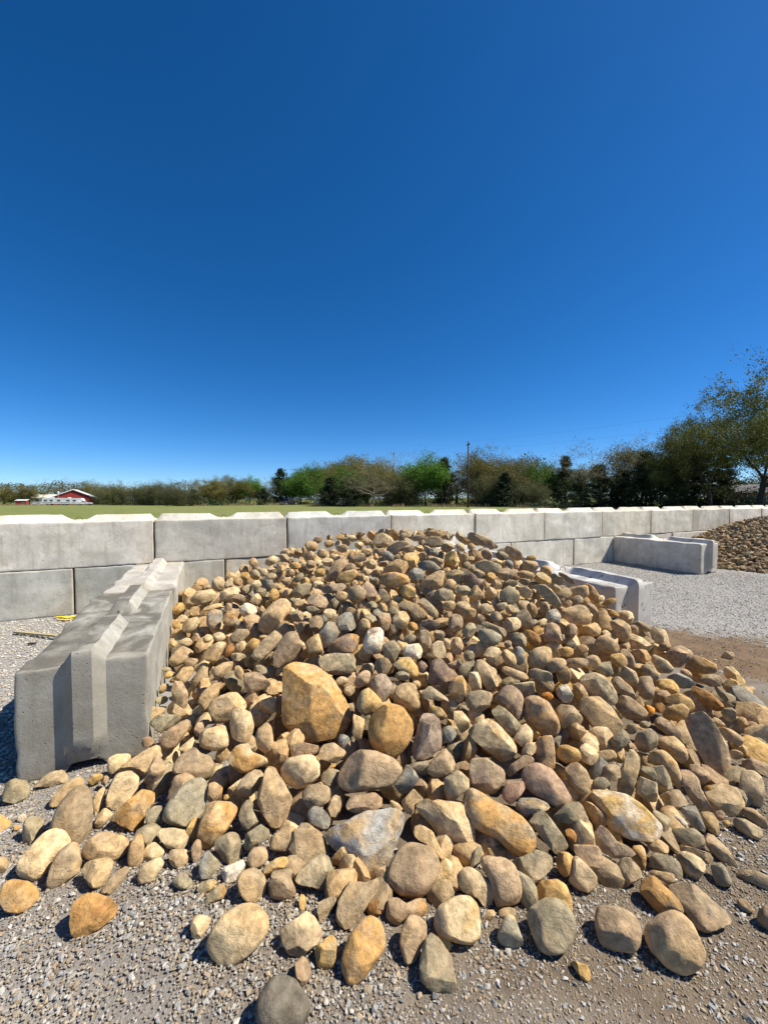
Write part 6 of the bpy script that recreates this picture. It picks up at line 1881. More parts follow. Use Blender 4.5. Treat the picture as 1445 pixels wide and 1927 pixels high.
def concrete(name):
    t = NT(name); v = t.coord()
    base = t.n('ShaderNodeObjectInfo').outputs['Color']
    big = t.noise(v, 2.2, 6, 0.62, 0.8); med = t.noise(v, 9, 7, 0.65, 0.5); fine = t.noise(v, 150, 3, 0.6)
    c = t.mix(t.ramp(big, 0.35, 0.68), t.mix(1.0, base, (0.74, 0.73, 0.69), 'MULTIPLY'), t.mix(1.0, base, (1.12, 1.11, 1.08), 'MULTIPLY'))
    c = t.mix(t.math('MULTIPLY', t.ramp(med, 0.50, 0.68), 0.6), c, t.mix(1.0, base, (0.62, 0.58, 0.51), 'MULTIPLY'))
    streak = t.noise(t.scale(v, 7, 7, 0.7), 2.2, 5, 0.6)
    c = t.mix(t.math('MULTIPLY', t.ramp(streak, 0.52, 0.70), 0.5), c, t.mix(1.0, base, (0.58, 0.54, 0.46), 'MULTIPLY'))
    scr = t.noise(t.scale(v, 1.4, 1.4, 34), 3.2, 3, 0.5, 1.6)
    c = t.mix(t.math('MULTIPLY', t.ramp(scr, 0.69, 0.73), 0.5), c, t.mix(1.0, base, (1.3, 1.28, 1.24), 'MULTIPLY'))
    # brownish weathering that creeps in from the ends of each block
    tc = t.n('ShaderNodeTexCoord'); so_ = t.n('ShaderNodeSeparateXYZ'); t.l(tc.outputs['Object'], so_.inputs[0])
    ex = t.math('ADD', t.math('ABSOLUTE', so_.outputs[0]), t.math('MULTIPLY', t.math('SUBTRACT', t.noise(v, 6, 5, 0.65), 0.5), 0.5))
    c = t.mix(t.math('MULTIPLY', t.ramp(ex, 0.72, 0.96), 0.55), c, t.mix(1.0, base, (0.60, 0.54, 0.44), 'MULTIPLY'))
    # dirt settled on upward faces, in blotches
    ge = t.n('ShaderNodeNewGeometry'); sx = t.n('ShaderNodeSeparateXYZ'); t.l(ge.outputs['Normal'], sx.inputs[0])
    dirt = t.n('ShaderNodeAttribute', attribute_type='OBJECT', attribute_name='dirt').outputs['Fac']
    dm = t.math('MULTIPLY', t.math('MULTIPLY', t.ramp(sx.outputs[2], 0.6, 0.95), t.ramp(t.noise(v, 3.4, 6, 0.65, 0.7), 0.36, 0.58)), dirt)
    c = t.mix(dm, c, (0.115, 0.105, 0.083))
    c = t.mix(t.math('MULTIPLY', t.ramp(fine, 0.5, 0.75), 0.25), c, t.mix(1.0, c, (0.6, 0.58, 0.54), 'MULTIPLY'))
    hole = t.voro(v, 34); gate = t.ramp(t.noise(v, 5, 3), 0.44, 0.56)
    hm = t.math('MULTIPLY', t.math('SUBTRACT', 1.0, t.ramp(hole.outputs['Distance'], 0.09, 0.17)), gate)
    flake = t.math('MULTIPLY', t.ramp(t.noise(v, 15, 7, 0.72, 0.6), 0.60, 0.63), t.n('ShaderNodeAttribute', attribute_type='OBJECT', attribute_name='flake').outputs['Fac'])
    c = t.mix(t.math('MULTIPLY', hm, 0.75), c, (0.07, 0.065, 0.055))
    c = t.mix(flake, c, (0.10, 0.095, 0.085))
    t.color(c); t.b.inputs['Roughness'].default_value = 0.9
    n = t.bump(t.noise(v, 7, 6, 0.6, 0.2), 0.45, 0.012)
    n = t.bump(t.noise(v, 90, 8, 0.75), 0.55, 0.004, n)
    n = t.bump(t.math('SUBTRACT', 1.0, t.math('MAXIMUM', hm, flake)), 0.6, 0.004, n)
    t.normal(n); return t.m
M['concrete'] = concrete('cast_concrete')
M['fines'] = simple('packed_fines', (0.13, 0.095, 0.062), 0.95, var=0.4, vs=14, bump=0.9, bscale=40)
M['rebar'] = simple('rusty_rebar', (0.10, 0.055, 0.035), 0.8, var=0.3, vs=60)

def yard_material():
    t = NT('yard_dirt_and_gravel'); v = t.coord(False)
    sx = t.n('ShaderNodeSeparateXYZ'); t.l(v, sx.inputs[0])
    big = t.noise(v, 0.9, 5, 0.6, 0.5); med = t.noise(v, 7, 6, 0.65); fine = t.noise(v, 110, 6, 0.75)
    dirt = t.mix(t.ramp(med, 0.35, 0.7), (0.105, 0.080, 0.053), (0.21, 0.165, 0.115))
    grit = t.mix(t.ramp(fine, 0.35, 0.65), (0.19, 0.18, 0.162), (0.37, 0.355, 0.33))
    # crushed stone thins out into bare dirt at the mouth of the bay
    dx = t.math('ADD', sx.outputs[0], -1.3); dy = t.math('ADD', sx.outputs[1], -2.2)
    d = t.math('SQRT', t.math('ADD', t.math('MULTIPLY', t.math('MULTIPLY', dx, dx), 0.20), t.math('MULTIPLY', t.math('MULTIPLY', dy, dy), 0.6)))
    m = t.ramp(t.math('ADD', d, t.math('MULTIPLY', t.math('SUBTRACT', big, 0.5), 0.9)), 0.85, 1.55)
    c = t.mix(m, dirt, grit)
    # wet mud beside the heap's foot
    ex = t.math('MULTIPLY', t.math('ADD', sx.outputs[0], -3.3), 0.95); ey = t.math('MULTIPLY', t.math('ADD', sx.outputs[1], -3.8), 1.15)
    e = t.math('SQRT', t.math('ADD', t.math('MULTIPLY', ex, ex), t.math('MULTIPLY', ey, ey)))
    wet = t.math('SUBTRACT', 1.0, t.ramp(t.math('ADD', e, t.math('MULTIPLY', t.math('SUBTRACT', t.noise(v, 3.2, 8, 0.72), 0.5), 1.7)), 0.62, 0.86))
    c = t.mix(t.math('MULTIPLY', wet, 0.9), c, t.mix(t.ramp(med, 0.3, 0.7), (0.085, 0.046, 0.014), (0.19, 0.112, 0.040)))
    t.color(c)
    t.l(t.math('SUBTRACT', 0.92, t.math('MULTIPLY', wet, 0.35)), t.b.inputs['Roughness'])
    n = t.bump(t.noise(v, 90, 7, 0.75), 0.6, 0.006); n = t.bump(t.voro(v, 120).outputs['Distance'], 0.5, 0.005, n)
    t.normal(n); return t.m
M['yard'] = yard_material()

def grass_material():
    t = NT('field_grass'); v = t.coord(False)
    big = t.noise(v, 0.06, 5, 0.6, 0.5); med = t.noise(t.scale(v, 1, 0.35, 1), 0.7, 6, 0.65); fine = t.noise(v, 9, 4, 0.7)
    c = t.mix(t.ramp(med, 0.35, 0.68), (0.135, 0.165, 0.036), (0.21, 0.215, 0.066))
    c = t.mix(t.math('MULTIPLY', t.ramp(big, 0.50, 0.66), 0.6), c, (0.21, 0.19, 0.075))
    c = t.mix(t.math('MULTIPLY', t.ramp(fine, 0.45, 0.7), 0.4), c, (0.06, 0.085, 0.018))
    t.color(c); t.b.inputs['Roughness'].default_value = 0.95
    t.normal(t.bump(t.noise(v, 5, 6, 0.7), 0.8, 0.08)); return t.m
M['grass'] = grass_material()
M['asphalt'] = simple('pale_road', (0.30, 0.29, 0.275), 0.9, var=0.15, vs=1.5)
M['track'] = simple('caliche_track', (0.50, 0.45, 0.36), 0.95, var=0.15, vs=1.0)

def leaf_material(name, c0, c1, c2, transl=0.25):
    t = NT(name); tc = t.n('ShaderNodeTexCoord'); oi = t.n('ShaderNodeObjectInfo')
    f = t.noise(tc.outputs['Object'], 0.9, 3, 0.6); g = t.noise(tc.outputs['Object'], 5.0, 2, 0.6)
    c = t.mix(t.ramp(f, 0.35, 0.65), c0, c1); c = t.mix(t.ramp(g, 0.52, 0.7), c, c2)
    h = t.n('ShaderNodeHueSaturation'); t.l(c, h.inputs['Color'])
    t.l(t.ramp(oi.outputs['Random'], 0, 1), h.inputs['Value'])
    mr = [x for x in t.t.nodes if x.bl_idname == 'ShaderNodeMapRange'][-1]
    mr.inputs['To Min'].default_value = 0.75; mr.inputs['To Max'].default_value = 1.25
    t.color(h.outputs[0]); t.b.inputs['Roughness'].default_value = 0.7
    tr = t.n('ShaderNodeBsdfTranslucent'); t.l(h.outputs[0], tr.inputs['Color'])
    ms = t.n('ShaderNodeMixShader'); ms.inputs[0].default_value = transl
    t.l(t.b.outputs[0], ms.inputs[1]); t.l(tr.outputs[0], ms.inputs[2]); t.l(ms.outputs[0], t.out.inputs[0])
    return t.m
M['leaf_oak'] = leaf_material('oak_spring_leaf', (0.123, 0.128, 0.032), (0.196, 0.174, 0.046), (0.217, 0.152, 0.058))
M['leaf_big'] = leaf_material('dark_oak_leaf', (0.085, 0.108, 0.026), (0.125, 0.140, 0.032), (0.165, 0.135, 0.040), 0.3)
M['leaf_bare'] = leaf_material('oak_catkin', (0.147, 0.140, 0.063), (0.203, 0.175, 0.091), (0.182, 0.182, 0.063))
M['leaf_green'] = leaf_material('fresh_green_leaf', (0.066, 0.150, 0.019), (0.114, 0.222, 0.026), (0.156, 0.240, 0.042), 0.35)
M['leaf_cedar'] = leaf_material('cedar_needles', (0.029, 0.047, 0.017), (0.049, 0.072, 0.023), (0.072, 0.081, 0.031), 0.1)
M['leaf_scrub'] = leaf_material('scrub_leaf', (0.102, 0.109, 0.041), (0.152, 0.145, 0.065), (0.123, 0.167, 0.041))
M['bark'] = simple('grey_bark', (0.115, 0.095, 0.075), 0.95, var=0.35, vs=5, bump=0.6, bscale=20)
M['bark_dark'] = simple('dark_bark', (0.055, 0.045, 0.036), 0.95, var=0.3, vs=5)
M['twig'] = simple('pale_twigs', (0.20, 0.17, 0.14), 0.95, var=0.25, vs=3)
M['straw'] = leaf_material('dead_grass', (0.26, 0.19, 0.10), (0.34, 0.26, 0.15), (0.20, 0.16, 0.09))
M['pole_wood'] = simple('creosote_pole', (0.075, 0.052, 0.038), 0.9, var=0.3, vs=4)
M['pole_pale'] = simple('weathered_pole', (0.22, 0.16, 0.115), 0.9, var=0.3, vs=4)
M['wire'] = simple('power_line', (0.10, 0.10, 0.10), 0.6)
M['red_metal'] = simple('red_barn_siding', (0.30, 0.035, 0.032), 0.6, var=0.15, vs=1)
M['white_metal'] = simple('white_metal_roof', (0.72, 0.73, 0.74), 0.45, var=0.06, vs=1)
M['cream_metal'] = simple('cream_metal_roof', (0.68, 0.64, 0.50), 0.5, var=0.06, vs=1)
M['white_panel'] = simple('white_panel', (0.74, 0.74, 0.72), 0.4, var=0.06, vs=1)
M['grey_stripe'] = simple('grey_stripe', (0.20, 0.22, 0.25), 0.4)
M['dark_glass'] = simple('dark_glass', (0.02, 0.024, 0.03), 0.08, spec=0.6)
M['tyre'] = simple('tyre_rubber', (0.022, 0.022, 0.023), 0.9)
M['hub'] = simple('wheel_hub', (0.42, 0.42, 0.43), 0.35, metal=0.6)
M['black_paint'] = simple('black_car_paint', (0.016, 0.018, 0.024), 0.22, spec=0.6)
M['white_paint'] = simple('white_car_paint', (0.76, 0.76, 0.76), 0.25, spec=0.5)
M['lamp_red'] = simple('tail_lamp_red', (0.35, 0.02, 0.02), 0.3)
M['brown_trim'] = simple('brown_wood', (0.16, 0.10, 0.065), 0.8)
M['brick'] = simple('red_brick_wall', (0.27, 0.12, 0.075), 0.9, var=0.2, vs=8)
M['shingle'] = simple('grey_shingle', (0.13, 0.12, 0.115), 0.9)
M['yellow_web'] = simple('yellow_webbing', (0.75, 0.52, 0.03), 0.6)
M['lath'] = simple('weathered_lath', (0.42, 0.34, 0.18), 0.85, var=0.25, vs=20)
M['steel'] = simple('galvanised_steel', (0.45, 0.46, 0.47), 0.4, metal=0.7)

# ------------------------------------------------------------------ the yard's own axes: t along the wall, L out from it
P0 = np.array([-4.69, 4.77]); DT = np.array([0.9115, 0.4113]); DL = np.array([0.4113, -0.9115])
WALL_RZ = math.atan2(DT[1], DT[0])
def wl(t, L): return P0 + DT*t + DL*L
def sstep(a, b, x):
    u = np.clip((x-a)/(b-a), 0, 1); return u*u*(3-2*u)        # also falls when b < a
def terrain(x, y):
    return 1.9*sstep(72, 125, y)*sstep(12, 60, x) - 1.15*sstep(50, 165, y)*sstep(10, -70, x)

# ------------------------------------------------------------------ ground
def make_ground():
    xs = np.unique(np.concatenate([np.linspace(-600, 600, 41), np.linspace(-200, 150, 80)]))
    ys = np.unique(np.concatenate([np.linspace(-300, 1400, 50), np.linspace(0, 220, 70)]))
    X, Y = np.meshgrid(xs, ys); Z = terrain(X, Y) - 0.02
    V = np.stack([X.ravel(), Y.ravel(), Z.ravel()], 1); nx = len(xs); i, j = np.meshgrid(np.arange(nx-1), np.arange(len(ys)-1))
    a = (j*nx+i).ravel(); Fq = np.stack([a, a+1, a+nx+1, a+nx], 1)
    o = link('ground', mesh_np('ground', V, [Fq]), None, M['grass'])
    tag(o, 'green grass field stretching behind the block wall', kind='structure')
    q = [wl(-14, -0.75), wl(46, -0.75), wl(46, 16), wl(-14, 16)]
    N = 60; V = []; rr = np.random.default_rng(3)
    for b in range(N+1):
        for c in range(N+1):
            p = wl(-14+60*c/N, -0.75+16.75*b/N); V.append((p[0], p[1], 0.004*math.sin(p[0]*2.1)*math.sin(p[1]*1.7)))
    i, j = np.meshgrid(np.arange(N), np.arange(N)); a = (j*(N+1)+i).ravel()
    o = link('gravel_yard', mesh_np('gravel_yard', np.array(V), [np.stack([a, a+N+1, a+N+2, a+1], 1)]), None, M['yard'])
    tag(o, 'pale crushed-stone yard with brown dirt and a damp muddy patch', kind='structure')
    def strip(name, pts, wdt, mat, label, dz):
        V = []; Fq = []
        for k, p in enumerate(pts):
            p = np.array(p, float); q = np.array(pts[min(k+1, len(pts)-1)], float)-np.array(pts[max(k-1, 0)], float); q /= np.linalg.norm(q)
            nn = np.array([-q[1], q[0]])
            for s in (-1, 1):
                r = p+nn*s*wdt/2; V.append((r[0], r[1], float(terrain(r[0], r[1]))+dz))
            if k: Fq.append((2*k-2, 2*k-1, 2*k+1, 2*k))
        o = link(name, mesh_np(name, np.array(V), [np.array(Fq)]), None, mat); tag(o, label, kind='structure')
    strip('road', [(-14+76*k/30.0, 115-87*k/30.0) for k in range(31)], 4.6, M['asphalt'], 'narrow pale road running in front of the trees', 0.03)
    strip('driveway', [(-40+34*k/12.0, 116-3*math.sin(k/4.0)) for k in range(13)], 3.0, M['track'], 'pale dirt driveway behind the black pickup', 0.035)
make_ground()

# ------------------------------------------------------------------ cast concrete blocks
def fnoise(P, rng, freq, n=8):
    out = np.zeros(len(P))
    for _ in range(n):
        k = rng.normal(size=3); k /= np.linalg.norm(k); k *= freq*rng.uniform(0.6, 1.6)
        out += np.sin(P @ k + rng.uniform(0, 6.28))
    return out/math.sqrt(n)
def block_mesh(name, seed, end_tongue=1, chips=1.0, proud=.075, L=1.83, Wd=0.61, H=0.61):
    rng = np.random.default_rng(seed)
    def axis(A, crease):
        e = [0, .006, .014, .025, .045]
        base = list(np.linspace(0, A, int(A/0.05)+1)[1:-1])
        pts = e + [A-q for q in e] + [q for q in crease if 0 < q < A]
        base = [b for b in base if all(abs(b-p) > 0.018 for p in pts)]
        return np.array(sorted(set(np.round(base+pts, 4))))
    yc = [Wd/2+q for q in (-.10, -.045, 0, .045, .10)]
    xs = axis(L, [.07, L/2-.2, L/2-.07, L/2+.07, L/2+.2, L-.07]); ys = axis(Wd, yc); zs = axis(H, [.09, .16])
    faces = []; V = []; off = 0
    def patch(A, B, fn, flip):
        nonlocal off
        a, b = np.meshgrid(A, B); P = fn(a.ravel(), b.ravel()); V.append(P); na = len(A)
        i, j = np.meshgrid(np.arange(na-1), np.arange(len(B)-1)); k = (j*na+i).ravel()+off
        q = np.stack([k, k+1, k+na+1, k+na], 1); faces.append(q[:, ::-1] if flip else q); off += len(P)
    st = lambda x, y, z: np.stack(np.broadcast_arrays(x, y, z), 1).astype(float)
    patch(xs, ys, lambda a, b: st(a, b, H+0*a), False); patch(xs, ys, lambda a, b: st(a, b, 0*a), True)
    patch(xs, zs, lambda a, b: st(a, 0*a, b), False); patch(xs, zs, lambda a, b: st(a, Wd+0*a, b), True)
    patch(ys, zs, lambda a, b: st(L+0*a, a, b), False); patch(ys, zs, lambda a, b: st(0*a, a, b), True)
    P = np.concatenate(V) - np.array([L/2, Wd/2, 0])
    h = np.array([L/2, Wd/2, H/2]); Q = P - np.array([0, 0, H/2])
    r = (0.012 + chips*0.016*np.clip(fnoise(P, rng, 11)-0.2, 0, 1.6) + chips*0.007*np.clip(fnoise(P, rng, 45), 0, 2))[:, None]
    inner = np.clip(Q, -h+r, h-r); dv = Q-inner; ln = np.linalg.norm(dv, axis=1, keepdims=True)
    Q = np.where(ln > 1e-6, inner + dv/np.maximum(ln, 1e-6)*np.minimum(r, ln), Q)
    X, Y, Z = Q[:, 0], Q[:, 1], Q[:, 2]+H/2
    across = np.clip((.10-np.abs(Y))/.055, 0, 1)
    along = np.minimum(np.clip((L/2-np.abs(X))/.07, 0, 1) if not end_tongue else np.clip((L/2-np.abs(X))/.07+(X > 0)*1.0, 0, 1), np.clip((np.abs(X)-.07)/.13, 0, 1))
    wz = np.clip((Z-(H-.05))/.05, 0, 1)
    Z2 = Z + .078*across*along*wz*(1+.05*fnoise(P, rng, 9))
    wb = np.clip((.05-Z)/.05, 0, 1); Z2 = Z2 + .085*across*wb
    if end_tongue:
        we = np.clip((X-(L/2-.05))/.05, 0, 1); X = X + proud*across*we*np.clip((Z-.07)/.08, 0, 1)
        wg = np.clip((-X-(L/2-.05))/.05, 0, 1); X = X + .05*across*wg
    N = .0022*chips*fnoise(P, rng, 30)+.003*fnoise(P, rng, 6)
    Q = np.stack([X, Y+np.sign(Y)*N*(np.abs(Y) > Wd/2-.03), Z2+N*(Z > H-.03)], 1)
    me = mesh_np(name, Q, faces)
    bm = bmesh.new(); bm.from_mesh(me); bmesh.ops.remove_doubles(bm, verts=bm.verts, dist=0.0006); bmesh.ops.recalc_face_normals(bm, faces=bm.faces)
    bm.to_mesh(me); bm.free(); me.shade_smooth(); me.set_sharp_from_angle(angle=R(38))
    me.materials.append(M['concrete']); return me
def loop_mesh():
    m = MB(); pts = [Vector((math.cos(a)*.045, 0.0, math.sin(a)*.06-.012)) for a in np.linspace(-.25, math.pi+.25, 10)]
    m.path(pts, .0035, 6); me = m.build('lifting_loop', M['rebar']); d = me.data; bpy.data.objects.remove(me); return d
LOOP = loop_mesh()
WALLM = [block_mesh('wall_block', 10+k, 0, 0.8) for k in range(4)]
def place_block(me, t, L, z, rz, col, label, group, dirt=0.0, flake=0.0, loop=True, name='concrete_block', flip=False):
    p = wl(t, L); o = link(name, me); o.location = (p[0], p[1], z); o.rotation_euler = (0, 0, WALL_RZ+rz)
    o.color = (col[0], col[1], col[2], 1); o['dirt'] = float(dirt); o['flake'] = float(flake)
    tag(o, label, 'concrete block', group)
    if loop:
        q = link('lifting_loop', LOOP, o); q.location = (0, 0, .61)
    return o
ORD = ['leftmost', 'second', 'third', 'fourth', 'fifth', 'sixth', 'seventh', 'eighth', 'ninth', 'tenth', 'eleventh', 'twelfth']
UC = [tuple(c*m for c, m in zip(q, (1.25, 1.23, 1.17))) for q in [(.60,.565,.51), (.47,.46,.43), (.46,.465,.46), (.56,.54,.49), (.58,.555,.50), (.58,.56,.51), (.53,.50,.44), (.56,.53,.47), (.48,.46,.41), (.58,.55,.50), (.57,.55,.5)]]
UD = ['cream', 'grey', 'scratched bluish grey', 'pale', 'cream', 'pale cream', 'mottled', 'stained cream', 'dull grey', 'cream', 'pale']
br = random.Random(5)
for k in range(11):
    lab = '%s concrete block, %s in the upper course of the wall' % (UD[k], ORD[k] + ('' if k == 0 else ' from the left'))
    o = place_block(WALLM[(k*3) % 4], -.204+1.83*k+.915, -.305+br.uniform(-.008, .008), .612, br.uniform(-.006, .006)+(math.pi if k % 2 else 0), UC[k], lab, 'upper course of the block wall', loop=True)
    o.scale = (.992, 1, .995)
LC = [tuple(c*m for c, m in zip(q, (1.25, 1.23, 1.17))) for q in [(.46,.455,.42), (.44,.44,.41), (.53,.51,.46), (.52,.50,.46), (.54,.52,.47), (.55,.53,.48), (.56,.54,.49), (.56,.53,.48), (.57,.54,.5), (.57,.54,.5), (.57,.54,.5)]]
for k in range(11):
    lab = '%s concrete block, %s in the lower course of the wall' % (['grey', 'grey', 'pale', 'pale'][min(k, 3)], ORD[k] + ('' if k == 0 else ' from the left'))
    o = place_block(WALLM[(k*3+1) % 4], .71-1.83+1.83*k+.915, -.305+br.uniform(-.010, .010), 0.0, br.uniform(-.006, .006)+(0 if k % 2 else math.pi), LC[k], lab, 'lower course of the block wall', loop=False)
    o.scale = (.99, 1, .995)
DIVM = [block_mesh('divider_block', 40+k, 1, 1.9, .045 if k == 0 else .075) for k in range(3)]
# three rows of blocks standing out from the wall
g = 'divider blocks standing out from the wall'
place_block(DIVM[0], 1.675, 1.83+.915-.02, 0, -math.pi/2, (.39,.380,.340), 'dark weathered concrete divider block with exposed end, left of the rock heap', g, dirt=.9)
place_block(DIVM[1], 1.69, .915-.02, 0.003, -math.pi/2+.004, (.50,.475,.43), 'cream concrete divider block between the dark block and the wall', g, dirt=.12)
place_block(DIVM[2], 6.395, 1.83+.915-.02, 0, -math.pi/2-.003, (.64,.64,.63), 'flaking whitewashed concrete divider block behind the heap on its right', g, dirt=.55, flake=1.0)
place_block(DIVM[1], 6.40, .915-.02, 0, -math.pi/2, (.66,.66,.66), 'pale divider block mostly buried behind the rock heap', g, dirt=.2)
place_block(DIVM[1], 11.5, .915+.0, 0, -math.pi/2+.01, (.60,.575,.53), 'clean grey divider block standing alone before the far heap', g, dirt=.0)

# ------------------------------------------------------------------ rocks
ICO = {}
def ico(level):
    if level not in ICO:
        bm = bmesh.new(); bmesh.ops.create_icosphere(bm, subdivisions=level, radius=1.0); bm.verts.ensure_lookup_table()
        V = np.array([v.co[:] for v in bm.verts]); V /= np.linalg.norm(V, axis=1, keepdims=True)
        ICO[level] = (V, np.array([[v.index for v in f.verts] for f in bm.faces])); bm.free()
    return ICO[level]
def rock_verts(pts, th, shape, seed, level, cuts=()):
    """closed stone whose outline in its own xy plane follows pts, half depth th"""
    rng = np.random.default_rng(seed); D, Fa = ico(level)
    pts = np.asarray(pts, float); N = 180; ang = np.linspace(-math.pi, math.pi, N, endpoint=False)
    rad = np.full(N, 1e-4); n = len(pts)
    dirs = np.stack([np.cos(ang), np.sin(ang)], 1)
    for i in range(n):
        a = pts[i]; e = pts[(i+1) % n]-a
        den = dirs[:, 0]*e[1]-dirs[:, 1]*e[0]; den = np.where(np.abs(den) < 1e-9, 1e-9, den)
        s = (a[0]*e[1]-a[1]*e[0])/den; u = (a[0]*dirs[:, 1]-a[1]*dirs[:, 0])/den
        okk = (u >= -1e-6) & (u <= 1+1e-6) & (s > 0); rad = np.where(okk, np.maximum(rad, s), rad)
    sg = {'r': 5.5, 'a': 2.6, 's': 2.2}[shape]/2.0
    k = np.exp(-.5*(np.arange(-24, 25)/sg)**2); k /= k.sum()
    rad = np.convolve(np.concatenate([rad[-24:], rad, rad[:24]]), k, 'valid')
    phi = np.arctan2(D[:, 1], D[:, 0]); rr = np.interp(phi, np.append(ang, math.pi), np.append(rad, rad[0]))
    rho = np.hypot(D[:, 0], D[:, 1]); e = {'r': .78, 'a': .62, 's': .48}[shape]
    size = math.sqrt(max(1e-8, np.mean(rad**2)))
    q = rr*rho**e
    P = np.stack([q*np.cos(phi), q*np.sin(phi), th*np.sign(D[:, 2])*np.abs(D[:, 2])**e], 1)/size
    nc = {'r': rng.integers(5, 9), 'a': rng.integers(9, 14), 's': rng.integers(4, 7)}[shape]
    cl = [(tuple(c[:3]), c[3], 1.0) for c in cuts]
    for _ in range(nc):
        flat = rng.random() < .8                                     # mostly broad faces; a few chips off the rim
        az = rng.uniform(0, 6.28); z = rng.uniform(.45, 1.0) if flat else rng.uniform(.1, .4); h = math.sqrt(1-z*z)
        if rng.random() < .12: z = -z
        cl.append(((h*math.cos(az), h*math.sin(az), z), (rng.uniform(.66, .92) if shape == 'r' else rng.uniform(.56, .84)) if flat else rng.uniform(.86, .96), .96 if shape == 'r' else 1.0))
    tn = max(.15, th/size); P[:, 2] /= tn                            # cut in a space where the stone is about as deep as wide
    for v, d, st in cl:
        v = np.array(v, float); v /= np.linalg.norm(v); s = P @ v; lim = d*s.max(); ex = np.maximum(0, s-lim)
        P = P-np.outer(ex*st, v)
    P[:, 2] *= tn
    A = {'r': .9, 'a': .8, 's': .7}[shape]
    nz = fnoise(P, rng, 2.8)*.032*A + fnoise(P, rng, 7)*.015*A
    if level < 2: nz *= .5
    if level >= 3: nz += fnoise(P, rng, 15, 10)*.0065*A
    if level >= 4: nz += fnoise(P, rng, 32, 12)*.0035*A
    P = P*(1+nz)[:, None]
    return P*size, Fa
BASE = dict(t=(.55,.400,.215), c=(.66,.525,.320), y=(.62,.42,.165), o=(.54,.325,.120), O=(.64,.28,.045), k=(.455,.335,.210), P=(.51,.355,.250), K=(.48,.385,.285),
            p=(.270,.198,.150), n=(.415,.325,.205), g=(.350,.305,.200), e=(.360,.330,.235), b=(.295,.290,.250), d=(.165,.150,.120), w=(.78,.71,.57), r=(.36,.19,.065), q=(.44,.445,.425))
def tint(col, rng):
    a = np.array(BASE[col[0]]); b = np.array(BASE[col[1]]) if len(col) > 1 else a*np.array([.86, .80, .74])
    f = rng.uniform(.88, 1.14)*np.array([1.035, 1.0, .95]); return a*f, b*f
CUTS = {'biggest orange boulder': [(-.80, -.05, .60, .62), (.40, .12, .9, .78), (.1, -.75, .65, .84)], 'big broken-ended oval': [(-.50, -.62, .60, .62), (-.2, -.8, .6, .80)],
        'blue and white jagged rock': [(-.62, -.66, .60, .50), (.35, .30, .9, .62)], 'pale pink faceted rock': [(-.7, .1, .5, .45), (.3, 0, .9, .7)],
        'tan flat-topped slab': [(.1, .3, .9, .6), (-.6, -.7, .35, .62)], 'rust-faced slab': [(.2, .5, .8, .5)], 'tall flat brown slab': [(.1, .1, 1, .5)],
        'big flat tan block': [(.15, .35, .9, .55)], 'cream slab with orange stain': [(.1, .4, .9, .5)], 'brick-like grey slab': [(0, .5, .85, .5), (0, -.9, .4, .72)]}
def make_rocks():
    for i, ln in enumerate(ROCKS.strip().split('\n')):
        label, col, shp, c, q, th, pt, fine = ln.split('|')
        C = [int(x)/1000 for x in c.split()]; Q = [int(x)/1000 for x in q.split()]
        pts = np.array([int(x)/1000 for x in pt.split()]).reshape(-1, 2)
        cuts = next((v for k2, v in CUTS.items() if label.startswith(k2)), ())
        P, Fa = rock_verts(pts*1.05, int(th)/1000*1.12, shp, 1000+i, 4 if fine == '1' else 3, cuts)
        me = mesh_np('rock', P, [Fa])
        me.set_sharp_from_angle(angle=R((24 if fine == '1' else 30) if shp != 'r' else 36))
        o = link('rock', me, None, M['rock'])
        o.location = C; o.rotation_mode = 'QUATERNION'; o.rotation_quaternion = Q
        a, b = tint(col, np.random.default_rng(i)); o.color = (*a, 1); o['vein'] = tuple(float(x) for x in b)
        tag(o, label, 'rock', 'rocks of the heap')
make_rocks()
def merge(items):
    V = []; Fs = []; T1 = []; T2 = []; off = 0
    for P, Fa, a, b in items:
        V.append(P); Fs.append(Fa+off); off += len(P); T1.append(np.tile(a, (len(P), 1))); T2.append(np.tile(b, (len(P), 1)))
    return np.concatenate(V), [np.concatenate(Fs)], {'tint': np.concatenate(T1), 'vein': np.concatenate(T2)}
def ell(a, b, n, rng):
    t = (np.arange(n)+rng.uniform(-.25, .25, n))*2*math.pi/n; m = rng.uniform(.86, 1.1, n)
    return np.stack([np.cos(t)*a*m, np.sin(t)*b*m], 1)
def heap_rest():
    items = []
    for i, ln in enumerate(FILL.strip().split('\n')):
        k = ln.split(); rng = np.random.default_rng(5000+i)
        x = [int(v)/1000 for v in k[2:5]]; q = Quaternion([int(v)/100 for v in k[5:9]]).normalized(); a, b, c = [int(v)/1000 for v in k[9:12]]
        P, Fa = rock_verts(ell(a, b, 8, rng), c, k[1], 5000+i, 2 if i < NEAR_FILL else 1)
        P = P @ np.array(q.to_matrix()).T + np.array(x); ta, tb = tint(k[0], rng); items.append((P, Fa, ta, tb))
    V, Fs, cols = merge(items)
    me = mesh_np('heap_rocks', V, Fs, True, cols); me.set_sharp_from_angle(angle=R(32))
    o = link('heap_rocks', me, None, M['rocks'])
    tag(o, 'smaller tan and grey rocks filling the heap between the larger ones', 'rocks', kind='stuff')
heap_rest()
HT = [-95,-80,-62,-39,-33,-24,-17,-5,20,50,90,120,145,158,166,187,218,240,265,280]
HR = [3.5,3.5,3.2,2.98,3.0,2.98,2.9,3.0,2.85,3.6,5.0,5.6,5.6,4.8,4.4,4.3,3.4,3.7,3.5,3.5]
